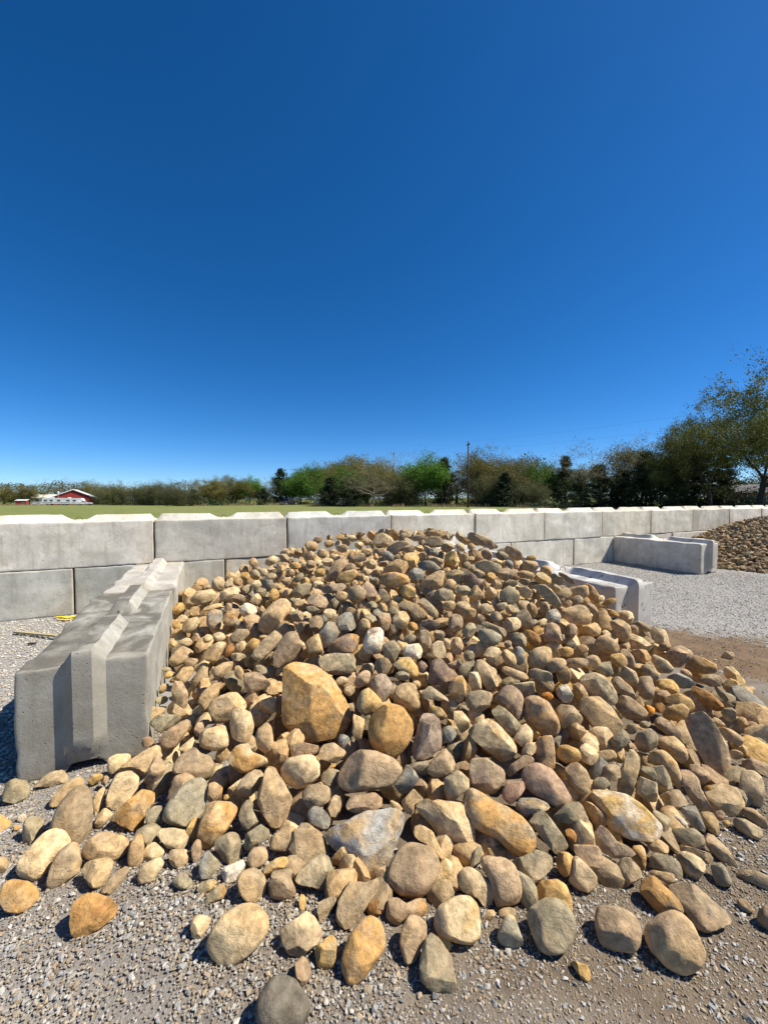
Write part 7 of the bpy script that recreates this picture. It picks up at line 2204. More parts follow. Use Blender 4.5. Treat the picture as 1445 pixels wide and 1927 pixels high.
def heap_height(x, y):
    dx, dy = x-.55, y-4.9; r = math.hypot(dx, dy); th = math.degrees(math.atan2(dy, dx)); th += 360 if th < -95 else 0
    return float(np.interp(r/np.interp(th, HT, HR)*3.5, [0, .6, 1.3, 2.0, 2.6, 3.05, 3.5], [1.12, 1.05, .88, .64, .38, .17, 0]))
def heap_core():
    """packed earth and fines inside the heap"""
    T_ = np.linspace(2.02, 6.02, 44); L_ = np.linspace(.03, 5.4, 58); V = []; cr = np.random.default_rng(2)
    for L in L_:
        for t in T_:
            p = wl(t, L); V.append((p[0], p[1], max(-.03, heap_height(*p)-.36+cr.uniform(-.02, .02))))
    i, j = np.meshgrid(np.arange(43), np.arange(57)); a = (j*44+i).ravel()
    link('core', mesh_np('core', np.array(V), [np.stack([a, a+44, a+45, a+1], 1)]), bpy.data.objects['heap_rocks'], M['fines'])
heap_core()
def far_heap():
    """heap of smaller stones in the next bay, at the right edge"""
    rng = np.random.default_rng(77); items = []
    def hz(t, L):
        r = math.hypot((t-16.6)/4.3, (L-1.4)/(2.5 if L > 1.4 else 3.4)); return 1.2*max(0, 1-r)**.85
    n = 0
    while n < 3500:
        t = rng.uniform(12.1, 19.4); L = .1+3.8*rng.random()**.8; h = hz(t, L)
        if h <= 0.0: continue
        n += 1; s = rng.uniform(.032, .066)*(1.3 if rng.random() < .1 else 1); p = wl(t, L)
        P, Fa = rock_verts(ell(s*rng.uniform(1, 1.35), s*.85, 7, rng), s*.62, 'ra'[int(rng.integers(2))], 20000+n, 1)
        q = rng.normal(size=4); q = Quaternion(q/np.linalg.norm(q))
        P = P @ np.array(q.to_matrix()).T + np.array([p[0], p[1], max(s*.5, h+rng.uniform(-.03, .02))])
        a, b = tint('tnkgnkgtcnge'[int(rng.integers(12))], rng); items.append((P, Fa, a*.82, b*.82))
    V, Fs, cols = merge(items)
    me = mesh_np('far_rock_heap', V, Fs, True, cols); me.set_sharp_from_angle(angle=R(38))
    o = link('far_rock_heap', me, None, M['rocks'])
    tag(o, 'heap of small brown stones beside the lone divider block', 'rock heap', kind='stuff')
    # packed core under the stones
    rowsT = np.linspace(12.1, 20.3, 40); rowsL = np.linspace(.08, 3.9, 24)
    V = [(*wl(t, L), max(-.05, hz(t, L)-.05)) for L in rowsL for t in rowsT]
    i, j = np.meshgrid(np.arange(39), np.arange(23)); a = (j*40+i).ravel()
    c = link('core', mesh_np('core', np.array(V), [np.stack([a, a+40, a+41, a+1], 1)]), o, M['fines'])
far_heap()

# ------------------------------------------------------------------ loose crushed stone on the ground (nobody could count it)
def gravel():
    rng = np.random.default_rng(11)
    pts = []
    def clump(p, f, ph):    # patchiness
        return np.sin(p[:, 0]*f+ph)*np.sin(p[:, 1]*f*1.13+ph*1.7)+.6*np.sin((p[:, 0]+p[:, 1])*f*2.3+ph*.6)+.4*np.sin((p[:, 0]*.7-p[:, 1])*f*4.7)
    def region(n, box, s0, s1, pal, patch=0.0, keep=None, wall=True):
        a = rng.uniform(box[0], box[1], n); b = rng.uniform(box[2], box[3], n)
        xy = P0[None, :]+np.outer(a, DT)+np.outer(b, DL) if wall else np.stack([a, b], 1)
        m = np.ones(n, bool)
        if patch: m &= clump(xy, 5.2, 1.3) > rng.uniform(-1.6, 1.1, n)*patch
        if keep is not None: m &= keep(xy)
        xy = xy[m]; k = len(xy); s = s0+(s1-s0)*rng.random(k)**2.4
        pts.append((xy, s, pal[rng.integers(0, len(pal), k)]*rng.uniform(.78, 1.12, (k, 1))))
    lime = np.array([(.50,.485,.455), (.44,.44,.43), (.37,.375,.375), (.56,.54,.50), (.46,.42,.36), (.33,.335,.335), (.40,.33,.245)])
    lime = lime*np.array([.80, .77, .72])
    brown = np.array([(.36,.31,.24), (.30,.25,.185), (.42,.40,.36), (.50,.48,.44), (.34,.34,.335), (.25,.19,.13), (.40,.31,.20)])
    def front(xy):
        x, y = xy[:, 0], xy[:, 1]
        return (np.abs(x) < y*1.03+.12) & (np.hypot(x-.55, y-4.9) > np.where(x > 1.3, 2.75, np.where(x < -1.1, 3.05, 3.3)))
    left = lambda xy: front(xy) & (xy[:, 0] < -.15+.4*rng.normal(size=len(xy)))
    FR = (-2.9, 2.9, 1.03, 2.75)
    region(100000, FR, .0026, .0060, brown*np.array([1.0, .96, .9]), 0, front, False)
    region(40000, FR, .0038, .0090, np.concatenate([brown, brown, brown, lime]), .7, front, False)
    region(40000, FR, .0040, .0105, np.concatenate([lime, brown]), .7, left, False)
    region(2000, FR, .0070, .0155, lime, .8, front, False)
    region(20000, (-.9, 1.36, .03, 4.6), .006, .015, lime*np.array([1.48, 1.48, 1.46]))
    mud = lambda xy: ((xy[:, 0]-3.3)*.95)**2+((xy[:, 1]-3.8)*1.15)**2
    region(46000, (6.67, 12.2, .03, 4.6), .0050, .0130, lime*np.array([1.38, 1.40, 1.42]), 0, lambda xy: mud(xy) > .55*rng.uniform(.5, 1.5, len(xy)))
    region(22000, (6.2, 9.5, 2.2, 5.6), .0030, .0085, brown*np.array([.62, .55, .45]), .5, lambda xy: mud(xy) < 1.1)
    region(1500, (6.2, 9.5, 2.2, 5.6), .006, .016, brown*.8, .6, lambda xy: mud(xy) < 1.1)
    region(9000, (11.5, 20, 1.9, 5.0), .007, .016, lime*1.38)
    xy = np.concatenate([p[0] for p in pts]); s = np.concatenate([p[1] for p in pts]); c = np.concatenate([p[2] for p in pts])
    octa = (np.array([[1, 0, 0], [-1, 0, 0], [0, 1, 0], [0, -1, 0], [0, 0, 1], [0, 0, -1.]]), np.array([[0, 2, 4], [2, 1, 4], [1, 3, 4], [3, 0, 4], [2, 0, 5], [1, 2, 5], [3, 1, 5], [0, 3, 5]]))
    VV = []; FF = []; CC = []; off = 0
    near = (xy[:, 1] < 2.8) & (s > .0058)
    for msk, (D, FI) in ((near, ico(1)), (~near, octa)):
        q = xy[msk]; r = s[msk]; n = len(r); nv = len(D)
        Vt = D[None]*rng.uniform(.62, 1.12, (n, nv, 1))+rng.normal(0, .13, (n, nv, 3))
        Vt *= np.stack([rng.uniform(.95, 1.5, n), rng.uniform(.7, 1.05, n), rng.uniform(.4, .75, n)], 1)[:, None, :]*r[:, None, None]
        az = rng.uniform(0, 6.28, n); ti = rng.normal(0, .4, n)
        ca, sa, ct, stt = np.cos(az), np.sin(az), np.cos(ti), np.sin(ti)
        x, y, z = Vt[..., 0], Vt[..., 1], Vt[..., 2]
        y2 = y*ct[:, None]-z*stt[:, None]; z2 = y*stt[:, None]+z*ct[:, None]
        X = x*ca[:, None]-y2*sa[:, None]+q[:, 0:1]; Y = x*sa[:, None]+y2*ca[:, None]+q[:, 1:2]; Z = z2+(r*.35)[:, None]+.002
        VV.append(np.stack([X, Y, Z], -1).reshape(-1, 3)); FF.append((FI[None]+(np.arange(n)*nv)[:, None, None]).reshape(-1, 3)+off)
        CC.append(np.repeat(c[msk], nv, 0)); off += n*nv
    V = np.concatenate(VV); Fa = np.concatenate(FF)
    o = link('loose_gravel', mesh_np('loose_gravel', V, [Fa], False, {'tint': np.concatenate(CC)}), None, M['gravel'])
    tag(o, 'loose pale and brown crushed stone scattered over the yard', 'gravel', kind='stuff')
gravel()

# ------------------------------------------------------------------ trees
def tubes(segs):
    """segs: list of (p0, p1, r0, r1, sides) -> arrays"""
    V = []; Fq = []; off = 0
    for ns in (3, 4, 6):
        S = [s for s in segs if s[4] == ns]
        if not S: continue
        a = np.array([s[0] for s in S]); b = np.array([s[1] for s in S]); r0 = np.array([s[2] for s in S]); r1 = np.array([s[3] for s in S])
        d = b-a; d /= np.maximum(1e-9, np.linalg.norm(d, axis=1, keepdims=True))
        ref = np.where(np.abs(d[:, 2:3]) < .9, np.array([[0, 0, 1.]]), np.array([[1., 0, 0]]))
        u = np.cross(d, ref); u /= np.linalg.norm(u, axis=1, keepdims=True); v = np.cross(d, u)
        th = np.arange(ns)*2*math.pi/ns
        ring = u[:, None]*np.cos(th)[None, :, None]+v[:, None]*np.sin(th)[None, :, None]
        W = np.concatenate([a[:, None]+ring*r0[:, None, None], b[:, None]+ring*r1[:, None, None]], 1).reshape(-1, 3)
        k = np.arange(ns); f = np.stack([k, (k+1) % ns, (k+1) % ns+ns, k+ns], 1)
        Fq.append((f[None]+(np.arange(len(S))*2*ns)[:, None, None]).reshape(-1, 4)+off); V.append(W); off += len(W)
    return np.concatenate(V), Fq
def leaves(anchors, per, spread, s0, s1, rng, flat=1.0):
    A = np.repeat(np.asarray(anchors), per, 0); n = len(A)
    A = A+rng.normal(0, spread, (n, 3))*np.array([1, 1, .8]); s = rng.uniform(s0, s1, n)
    nrm = rng.normal(size=(n, 3)); nrm[:, 2] += .5; nrm /= np.linalg.norm(nrm, axis=1, keepdims=True)
    t = np.cross(nrm, rng.normal(size=(n, 3))); t /= np.linalg.norm(t, axis=1, keepdims=True); bt = np.cross(nrm, t)
    c = np.array([[-1, -.25], [.1, -.62], [1, .1], [.0, .6]])*rng.uniform(.7, 1.2, (n, 4, 1))
    V = A[:, None]+(t[:, None]*c[..., 0:1]+bt[:, None]*c[..., 1:2])*s[:, None, None]
    return V.reshape(-1, 3), [np.arange(n*4).reshape(-1, 4)]
def grow(rng, H, trunk_h, spread, levels, kids, up, wander, r0, lean=0.0, gnarl=.28):
    """a branching skeleton; returns segments and twig points"""
    segs = []; tips = []
    def br(p, d, ln, r, lv):
        n = 4 if lv < 2 else 3; pts = [p]; rr = r
        for i in range(n):
            d = d+rng.normal(0, wander if lv else wander*.35, 3)+np.array([0, 0, up*(.35 if lv else .8)]); d /= np.linalg.norm(d)
            q = p+d*ln/n; r1 = rr*(.80 if lv else .90); segs.append((p, q, rr, r1, 6 if lv < 1 else 4 if lv < 3 else 3)); p = q; rr = r1; pts.append(p)
            if lv >= levels-1: tips.append(p)
            if lv < levels and (lv > 0 or i >= n-2):
                for _ in range(kids[lv] if i < n-1 else kids[lv]+1):
                    az = rng.uniform(0, 6.28); side = np.array([math.cos(az), math.sin(az), rng.uniform(-.1, .35)])
                    side -= d*(side @ d)*.6; nd = d*(1-spread)+side*spread; nd /= np.linalg.norm(nd)
                    br(p, nd, ln*rng.uniform(.52, .78) if lv else H*rng.uniform(.38, .55), rr*rng.uniform(.5, .68), lv+1)
    br(np.zeros(3), np.array([lean, 0, 1.0]), trunk_h, r0, 0)
    return segs, np.array(tips)
def norm_height(segs, pts, H):
    zmax = max(pts[:, 2].max(), 1e-3); k = H/zmax
    return [(a*k, b*k, r*k, q*k, n) for a, b, r, q, n in segs], pts*k
TREE = {}
def proto(kind, v):
    key = (kind, v)
    if key in TREE: return TREE[key]
    rng = np.random.default_rng(hash_kind(kind)*17+v)
    H = 10.0
    if kind == 'oak':
        s, p = grow(rng, H, 3.0, .70, 5, [2, 1, 1, 1, 1], .07, .24, .34, rng.uniform(-.12, .12)); s, p = norm_height(s, p, H*.97)
        LV = leaves(p, max(3, 38000//len(p)), .36, .06, .13, rng); lm, bm_ = 'leaf_oak', 'bark'
    elif kind == 'bigoak':
        s, p = grow(rng, H, 3.4, .60, 5, [2, 1, 1, 1, 1], .13, .24, .40, .10); s, p = norm_height(s, p, H*.98)
        LV = leaves(p, max(3, 42000//len(p)), .14, .035, .085, rng); lm, bm_ = 'leaf_big', 'bark_dark'
    elif kind == 'bare':
        s, p = grow(rng, H, 2.7, .66, 5, [2, 1, 1, 1, 1], .08, .22, .26, rng.uniform(-.1, .1)); s, p = norm_height(s, p, H)
        LV = leaves(p, max(2, 13000//len(p)), .11, .04, .085, rng); lm, bm_ = 'leaf_bare', 'twig'
    elif kind == 'green':
        s, p = grow(rng, H, 2.2, .58, 4, [2, 2, 1, 1], .14, .2, .22); s, p = norm_height(s, p, H*.96)
        LV = leaves(p, max(6, 34000//len(p)), .45, .08, .16, rng); lm, bm_ = 'leaf_green', 'bark'
    elif kind == 'scrub':
        s = []; p = []
        for k in range(7):
            a, b = grow(rng, H*.8, 1.6, .46, 4, [2, 1, 1, 1], .22, .2, .10, rng.uniform(-.4, .4)); o = np.append(rng.normal(0, 1.1, 2), 0)
            b = b*rng.uniform(.7, 1.1); s += [(x+o, y+o, r, q, n) for x, y, r, q, n in a]; p.append(b+o)
        p = np.concatenate(p); s, p = norm_height(s, p, H)
        p2 = p.copy(); p2[:, 2] *= rng.uniform(.1, .9, len(p))
        LV = leaves(np.concatenate([p, p2]), max(2, 14000//(2*len(p))), .25, .06, .13, rng); lm, bm_ = 'leaf_scrub', 'twig'
    else:   # cedar
        s = [(np.array([0, 0, H*i/8]), np.array([0, 0, H*(i+1)/8]), .22*(1-i/8.2), .22*(1-(i+1)/8.2), 6) for i in range(8)]; p = []
        ph = rng.uniform(0, 6.28, 3)
        for k in range(210):
            z = H*(.04+.93*rng.random()**1.05); az = rng.uniform(0, 6.28); lob = 1+.35*math.sin(2*az+ph[0]+z*.9)+.25*math.sin(3*az+ph[1]-z*1.7)
            ln = ((H-z)*.34+.35)*rng.uniform(.5, 1.15)*lob*(.75+.25*min(1, z/1.5))
            q = np.array([math.cos(az)*ln, math.sin(az)*ln, z+ln*rng.uniform(.0, .55)]); s.append((np.array([0, 0, z]), q, .03, .01, 3))
            for f in (.4, .6, .78, .9, 1.0): p.append(np.array([0, 0, z])*(1-f)+q*f)
        p = np.array(p); LV = leaves(p, 15, .20, .07, .15, rng); lm, bm_ = 'leaf_cedar', 'bark_dark'
    V, Fq = tubes(s)
    tm = mesh_np('trunk', V, Fq); tm.materials.append(M[bm_]); cm = mesh_np('crown', LV[0], LV[1], False); cm.materials.append(M[lm])
    TREE[key] = (tm, cm); return TREE[key]
def hash_kind(k): return {'oak': 3, 'bigoak': 4, 'bare': 5, 'green': 7, 'scrub': 11, 'cedar': 13}[k]
F = 735.0
def at(px, Z): return (px-722.5)/F*Z          # lateral offset of a bearing at a given distance ahead
NAMES = dict(oak='oak_tree', bigoak='oak_tree', bare='half_bare_oak', green='leafy_tree', scrub='scrub_tree', cedar='cedar_tree')
def tree(kind, px, Z, top, wide, label, var=0, rz=None):
    if 'largest oak with' in label: rz = 0.5
    x = at(px, Z); zb = float(terrain(x, Z)); H = 1.52+(938-top)/F*Z-zb
    tm, cm = proto(kind, var % (2 if kind == 'bigoak' else 3)); k = H/10.0; rr = random.Random(px*31+Z)
    o = empty(NAMES[kind], (x, Z, zb-.05), rr.uniform(0, 6.28) if rz is None else rz); o.scale = (k*wide, k*wide, k)
    link('trunk', tm, o); link('crown', cm, o); tag(o, label, 'tree', 'trees behind the field'); return o
T = [
 ('oak', 8, 162, 909, 1.1, 'yellow-green oak at the left picture edge, beyond the small red shed'),
 ('oak', 47, 158, 906, 1.1, 'olive oak directly behind the small red shed'),
 ('bare', 86, 196, 900, 1.25, 'half-bare grey oak rising behind the white building'),
 ('bare', 141, 196, 896, 1.1, 'half-bare oak rising behind the red barn roof'),
 ('oak', 168, 196, 900, 1.0, 'olive-gold oak behind the right end of the red barn'),
 ('scrub', 203, 172, 906, 1.1, 'dark scrubby tree just right of the red barn'),
 ('scrub', 219, 153, 902, 1.1, 'grey-green scrub, second right of the red barn'),
 ('bare', 247, 157, 902, 1.1, 'thin grey tree, third right of the red barn'),
 ('scrub', 276, 150, 899, 1.1, 'olive scrub, fourth right of the red barn'),
 ('scrub', 308, 147, 898, 1.1, 'greenish scrub left of the scrub clump that stands out in the field'),
 ('scrub', 340, 95, 905, 1.15, 'brown-grey scrub clump standing out into the field'),
 ('cedar', 366, 98, 921, 1.80, 'small dark cedar at the foot of the field scrub clump'),
 ('oak', 386, 107, 894, 1.0, 'olive tree right of the field scrub clump'),
 ('scrub', 415, 115, 893, 1.0, 'dense scrub midway between the field clump and the black pickup'),
 ('oak', 443, 118, 892, .9, 'olive tree behind the scrub midway to the black pickup'),
 ('green', 470, 117, 891, .9, 'green tree left of the half-bare tree near the black pickup'),
 ('bare', 500, 117, 890, .9, 'half-bare tree left of the black pickup'),
 ('cedar', 497, 114, 918, 1.80, 'low round cedar left of the black pickup'),
 ('cedar', 528, 117, 881, 1.08, 'tall dark cedar behind the black pickup and its pole'),
 ('green', 566, 120, 872, 0.98, 'green tree first right of the black pickup'),
 ('green', 597, 116, 866, 1.04, 'broad green tree second right of the black pickup'),
 ('oak', 616, 120, 861, 1.10, 'golden oak top showing above the broad green tree'),
 ('oak', 652, 92, 856, 1.10, 'bronze oak top showing left of the pale pole'),
 ('green', 645, 82, 872, 0.98, 'dull green tree under the bronze oak top'),
 ('cedar', 622, 78, 897, 1.56, 'dark cedar with its base in shade, under the broad green tree'),
 ('cedar', 668, 76, 904, 1.68, 'round dark cedar left of the twiggy grey tree'),
 ('oak', 690, 88, 853, 1.04, 'olive oak behind the twiggy grey tree'),
 ('bare', 700, 75, 866, 0.98, 'twiggy grey tree standing left of the pale pole'),
 ('bare', 728, 90, 850, 1.10, 'half-bare oak top just left of the pale pole'),
 ('scrub', 757, 80, 876, 1.10, 'tan leafless brush right of the pale pole'),
 ('green', 800, 78, 843, 0.95, 'brightest green tree between the two tall poles'),
 ('bare', 770, 92, 849, 1.10, 'grey oak top behind the brightest green tree'),
 ('cedar', 836, 78, 862, 1.20, 'dark cedar between the brightest green tree and the dark pole'),
 ('bare', 858, 88, 849, 1.10, 'half-bare tree just left of the dark pole'),
 ('oak', 900, 84, 836, 0.92, 'tall olive oak just right of the dark pole'),
 ('scrub', 905, 76, 880, 1.10, 'pale scrub at the foot of the dark pole'),
 ('oak', 934, 82, 850, 0.98, 'olive oak second right of the dark pole'),
 ('bare', 968, 84, 829, 0.92, 'bare pale tree rising above its neighbours right of the dark pole'),
 ('cedar', 949, 72, 888, 1.44, 'dark pyramid cedar under the bare pale tree'),
 ('oak', 1000, 86, 858, 0.98, 'olive tree right of the bare pale tree'),
 ('green', 1024, 80, 864, 0.92, 'light green tree left of the ragged cedar'),
 ('scrub', 1000, 74, 893, 1.22, 'grey scrub in front of the light green tree'),
 ('cedar', 1063, 74, 857, 1.02, 'ragged tall cedar left of the big half-bare oak'),
 ('bare', 1040, 88, 872, 1.10, 'grey twiggy tree behind the ragged tall cedar'),
 ('cedar', 1092, 64, 890, 1.44, 'dark cedar at the left foot of the big half-bare oak'),
 ('bare', 1152, 60, 806, 1.0, 'big half-bare oak with open spreading branches'),
 ('cedar', 1126, 58, 873, 1.32, 'dark cedar under the big half-bare oak'),
 ('cedar', 1168, 57, 882, 1.44, 'dark cedar under the right side of the big half-bare oak'),
 ('oak', 1206, 58, 826, .75, 'dark green oak right of the big half-bare oak'),
 ('cedar', 1214, 54, 850, 1.20, 'dark cedar in front of the dark green oak'),
 ('bigoak', 1258, 53, 790, .72, 'tall olive oak left of the two largest oaks'),
 ('cedar', 1262, 50, 862, 1.32, 'dark cedar under the tall olive oak'),
 ('cedar', 1304, 52, 836, 1.20, 'black-green cedar between the tall olive oak and the large oaks'),
 ('bigoak', 1334, 48, 732, .74, 'second largest oak, left of the largest one'),
 ('cedar', 1356, 52, 858, 1.32, 'dark cedar under the two largest oaks'),
 ('bigoak', 1428, 42, 668, .84, 'largest oak with a forked dark trunk at the right picture edge'),
 ('bigoak', 1500, 50, 720, .8, 'oak mostly outside the right picture edge'),
]
for i, (k, px, Z, top, wd, lab) in enumerate(T): tree(k, px, Z, top, wd, lab, i)
def masses():
    rng = np.random.default_rng(8)
    # far wood that closes the gaps behind the single trees
    A = []
    for k in range(9000):
        px = rng.uniform(-60, 1560); Z = rng.uniform(118, 150)+(60 if px < 560 else 0); x = at(px, Z)
        h = (5.6+1.2*math.sin(px*.021)+.9*math.sin(px*.057+1))*(1.5 if px < 560 else 1.9 if px < 1120 else 1.4); A.append((x, Z, float(terrain(x, Z))+h*rng.random()**.8))
    V, Fq = leaves(np.array(A), 7, .6, .20, .42, rng)
    o = link('far_wood', mesh_np('far_wood', V, Fq, False), None, M['leaf_scrub']); tag(o, 'far grey-green wood closing the gaps behind the single trees', 'wood', kind='stuff')
    A = []
    for k in range(3600):
        px = rng.uniform(150, 1500); Z = np.interp(px, [150, 329, 331, 540, 900, 1100, 1500], [172, 160, 100, 114, 76, 60, 46])+rng.uniform(-3, 6); x = at(px, Z)
        A.append((x, Z, float(terrain(x, Z))+1.5*rng.random()**1.6*(.6+.5*math.sin(px*.05))))
    V, Fq = leaves(np.array(A), 5, .35, .12, .26, rng)
    o = link('undergrowth', mesh_np('undergrowth', V, Fq, False), None, M['leaf_cedar']); tag(o, 'low dark undergrowth along the foot of the trees', 'undergrowth', kind='stuff')
    # dead grass along the wood's edge: upright blades
    B = []; n = 9000
    px = rng.uniform(0, 1130, n); Z = np.interp(px, [0, 60, 180, 329, 331, 420, 540, 700, 900, 1100], [148, 148, 162, 150, 94, 102, 108, 74, 73, 62])+rng.normal(0, 1.2, n)
    keep = (np.sin(px*.031)+np.sin(px*.083+2) > -.3); px = px[keep]; Z = Z[keep]; n = len(px)
    x = (px-722.5)/F*Z; z = terrain(x, Z)-.03; h = rng.uniform(.25, .8, n); wv = rng.uniform(.03, .07, n); lean = rng.normal(0, .12, (n, 2)); a = rng.uniform(0, 3.14, n)
    V = np.stack([np.stack([x-wv*np.cos(a), Z-wv*np.sin(a), z], 1), np.stack([x+wv*np.cos(a), Z+wv*np.sin(a), z], 1), np.stack([x+lean[:, 0], Z+lean[:, 1], z+h], 1)], 1).reshape(-1, 3)
    o = link('dead_grass', mesh_np('dead_grass', V, [np.arange(n*3).reshape(-1, 3)], False), None, M['straw']); tag(o, 'strip of straw-coloured dead grass along the edge of the wood', 'grass', kind='stuff')
masses()

# ------------------------------------------------------------------ poles and wires
def pole(px, Z, top, mat, label, arm=True, name='utility_pole'):
    x = at(px, Z); zb = float(terrain(x, Z)); H = 1.52+(938-top)/F*Z-zb
    o = empty(name, (x, Z, zb))
    MB().tube((0, 0, -.3), (0, 0, H), .17, .11, 10).build('shaft', mat, o, smooth=True)
    if arm:
        MB().box(-.10, .10, -.9, .9, H-.55, -.40+H).build('crossarm', mat, o)
        for s in (-.75, .75): MB().tube((0, s, H-.40), (0, s, H-.2), .05, .04, 6).build('insulator', M['steel'], o)
        MB().tube((0, 0, H), (0, 0, H+.22), .05, .04, 6).build('insulator', M['steel'], o)
    tag(o, label, 'pole'); return (x, Z, zb+H)
a1 = pole(741, 92, 851, M['pole_pale'], 'pale brown utility pole left of the brightest green tree')
a2 = pole(880, 66, 832, M['pole_wood'], 'tall dark utility pole standing before the trees, right of centre')
a3 = pole(541, 140, 889, M['pole_wood'], 'distant dark pole right behind the black pickup')
# galvanised light pole by the barn
x = at(110.5, 150); o = empty('light_pole', (x, 150, float(terrain(x, 150))))
MB().tube((0, 0, -.2), (0, 0, 4.9), .13, .11, 8).build('shaft', M['pole_pale'], o, smooth=True)
MB().box(-.25, .25, -.25, .25, 4.5, 5.3).build('lamp_box', M['white_panel'], o, bevel=.03)
tag(o, 'short pole with a white box on top in front of the red barn', 'pole')
def wire(p, q, sag, label, dz):
    pts = []
    for i in range(33):
        u = i/32; v = Vector(p)*(1-u)+Vector(q)*u; v.z += dz-sag*4*u*(1-u); pts.append(v)
    tag(MB().path(pts, .0055, 4).build('power_line', M['wire']), label, 'wire', 'power lines between the poles')
wire(a2, (46.0, 31.0, 11.6), .6, 'upper thin power line from the dark pole to the right', .05)
wire(a2, (46.0, 31.0, 11.6), .9, 'lower thin power line from the dark pole to the right', -1.1)
wire(a1, a2, .8, 'thin power line between the pale and the dark pole', .05)

# ------------------------------------------------------------------ barn, sheds, trailers
def building(name, px, Z, rz, label, cat): 
    x = at(px, Z); o = empty(name, (x, Z, float(terrain(x, Z))-.02), rz); tag(o, label, cat); return o
o = building('red_barn', 139, 166, R(33), 'red gabled barn with a white metal roof at the edge of the field', 'barn')
hw, eave, apex, dp = 6.9, 3.4, 6.5, 18.0
MB().prism([(-hw, 0), (hw, 0), (hw, eave), (0, apex-.1), (-hw, eave)], 0, dp).build('wall', M['red_metal'], o)
for s in (-1, 1):
    e = hw+(.35 if s < 0 else 2.3); ze = eave-(e-hw)*(apex-eave)/hw
    MB().prism([(0, apex), (s*e, ze), (s*e, ze+.12), (0, apex+.14)], -.45, dp+.3).build('roof_slope', M['white_metal'], o)
    MB().prism([(0, apex-.16), (s*e, ze-.16), (s*e, ze), (0, apex)], -.52, -.46).build('barge_board', M['white_panel'], o)
for y in (-.3, 3.2, 6.6, 10.0): MB().box(hw+2.0, hw+2.2, y, y+.2, 0, eave-.9).build('porch_post', M['brown_trim'], o)
d = MB().box(2.4, 3.4, -.04, .02, 0, 2.05).build('door', M['brown_trim'], o); MB().box(3.22, 3.3, -.09, -.04, 1.0, 1.08).build('handle', M['steel'], d)
for k in range(14): MB().box(-hw+.5+k*.95, -hw+.54+k*.95, -.022, .0, .05, min(eave, 2.3)).build('siding_rib', M['red_metal'], o)
o = building('white_outbuilding', 86, 162, R(24), 'white flat outbuilding with a cream metal roof left of the barn', 'building'); o.scale = (1.62, 1.62, 1.62)
MB().box(-3.05, 3.05, 0, 5.5, 0, 1.75).build('wall', M['white_panel'], o)
MB().prism([(-3.25, 1.75), (3.25, 1.75), (3.25, 1.83), (-3.25, 1.83)], -.25, .6).build('fascia', M['white_panel'], o)
MB().prism([(-.3, 1.76), (2.7, 2.62), (2.7, 2.70), (-.3, 1.84)], -3.3, 3.3, axis='x').build('roof', M['cream_metal'], o)
MB().prism([(2.7, 2.62), (5.8, 1.76), (5.8, 1.84), (2.7, 2.70)], -3.3, 3.3, axis='x').build('roof', M['cream_metal'], o)
for q in (-1.6, .6): 
    f = MB().box(q-.32, q+.32, -.05, .01, .95, 1.45).build('window', M['grey_stripe'], o); MB().box(q-.26, q+.26, -.062, -.05, 1.0, 1.4).build('pane', M['dark_glass'], f)
o = building('red_shed', 40, 150, R(26), 'tiny red shed with a pale roof in the far left corner of the field', 'shed'); o.scale = (1.65, 1.65, 1.65)
MB().box(-.95, .95, 0, 1.6, 0, 1.05).build('wall', M['red_metal'], o)
MB().prism([(-.15, 1.06), (1.75, 1.3), (1.75, 1.38), (-.15, 1.14)], -1.05, 1.05, axis='x').build('roof', M['white_panel'], o)
MB().box(.1, .7, -.03, .01, .05, .9).build('door', M['brown_trim'], o)
def wheel(parent, x, y, r, wd=.24):
    t = MB().tube((x, y-wd/2, r), (x, y+wd/2, r), r, r, 16).build('tyre', M['tyre'], parent, bevel=.0, smooth=False)
    for s in (-1, 1): MB().tube((x, y+s*(wd/2-.01), r), (x, y+s*(wd/2+.012), r), r*.6, r*.55, 12).build('rim', M['hub'], t)
def camper(px, Z, rz, ln, label, nose):
    o = building('camper_trailer', px, Z, rz, label, 'camper')
    prof = [(-ln/2, .55), (ln/2-2.2*nose, .55), (ln/2-2.2*nose, 1.15 if nose else .55), (ln/2, 1.35 if nose else .6), (ln/2-.1, 2.2), (ln/2-.7, 2.75), (-ln/2+.15, 2.85), (-ln/2, 2.6)]
    b = MB().prism(prof, -1.2, 1.2).build('body', M['white_panel'], o)
    MB().box(-ln/2+.2, ln/2-2.4*nose-.3, -1.215, -1.2, .95, 1.15).build('stripe', M['grey_stripe'], o)
    MB().box(-ln/2+.6, ln/2-1.2, -1.215, -1.2, 2.32, 2.38).build('stripe', M['grey_stripe'], o)
    for q in (-ln*.32, -ln*.02, ln*.2):
        f = MB().box(q-.5, q+.5, -1.225, -1.19, 1.55, 2.1).build('window', M['grey_stripe'], o); MB().box(q-.44, q+.44, -1.235, -1.225, 1.6, 2.05).build('pane', M['dark_glass'], f)
    d = MB().box(ln*.08-.35, ln*.08+.25, -1.228, -1.19, .6, 2.35).build('door', M['white_panel'], o); MB().box(ln*.08-.3, ln*.08-.22, -1.26, -1.228, 1.3, 1.4).build('handle', M['dark_glass'], d)
    MB().box(-.5, .4, -.4, .4, 2.8, 3.08).build('roof_unit', M['white_panel'], o, bevel=.06)
    for q in (-.9, -.05): 
        for s in (-1.08, 1.08): wheel(o, q-ln*.12, s, .35)
    MB().box(-ln/2+.2, ln/2-2.3*nose, -1.0, 1.0, .42, .55).build('chassis', M['tyre'], o)
camper(101, 154, R(20), 6.2, 'white camper trailer with grey stripes nearest the light pole', 0)
camper(132, 152, R(20), 9.5, 'long white fifth-wheel camper parked in front of the red barn', 1)
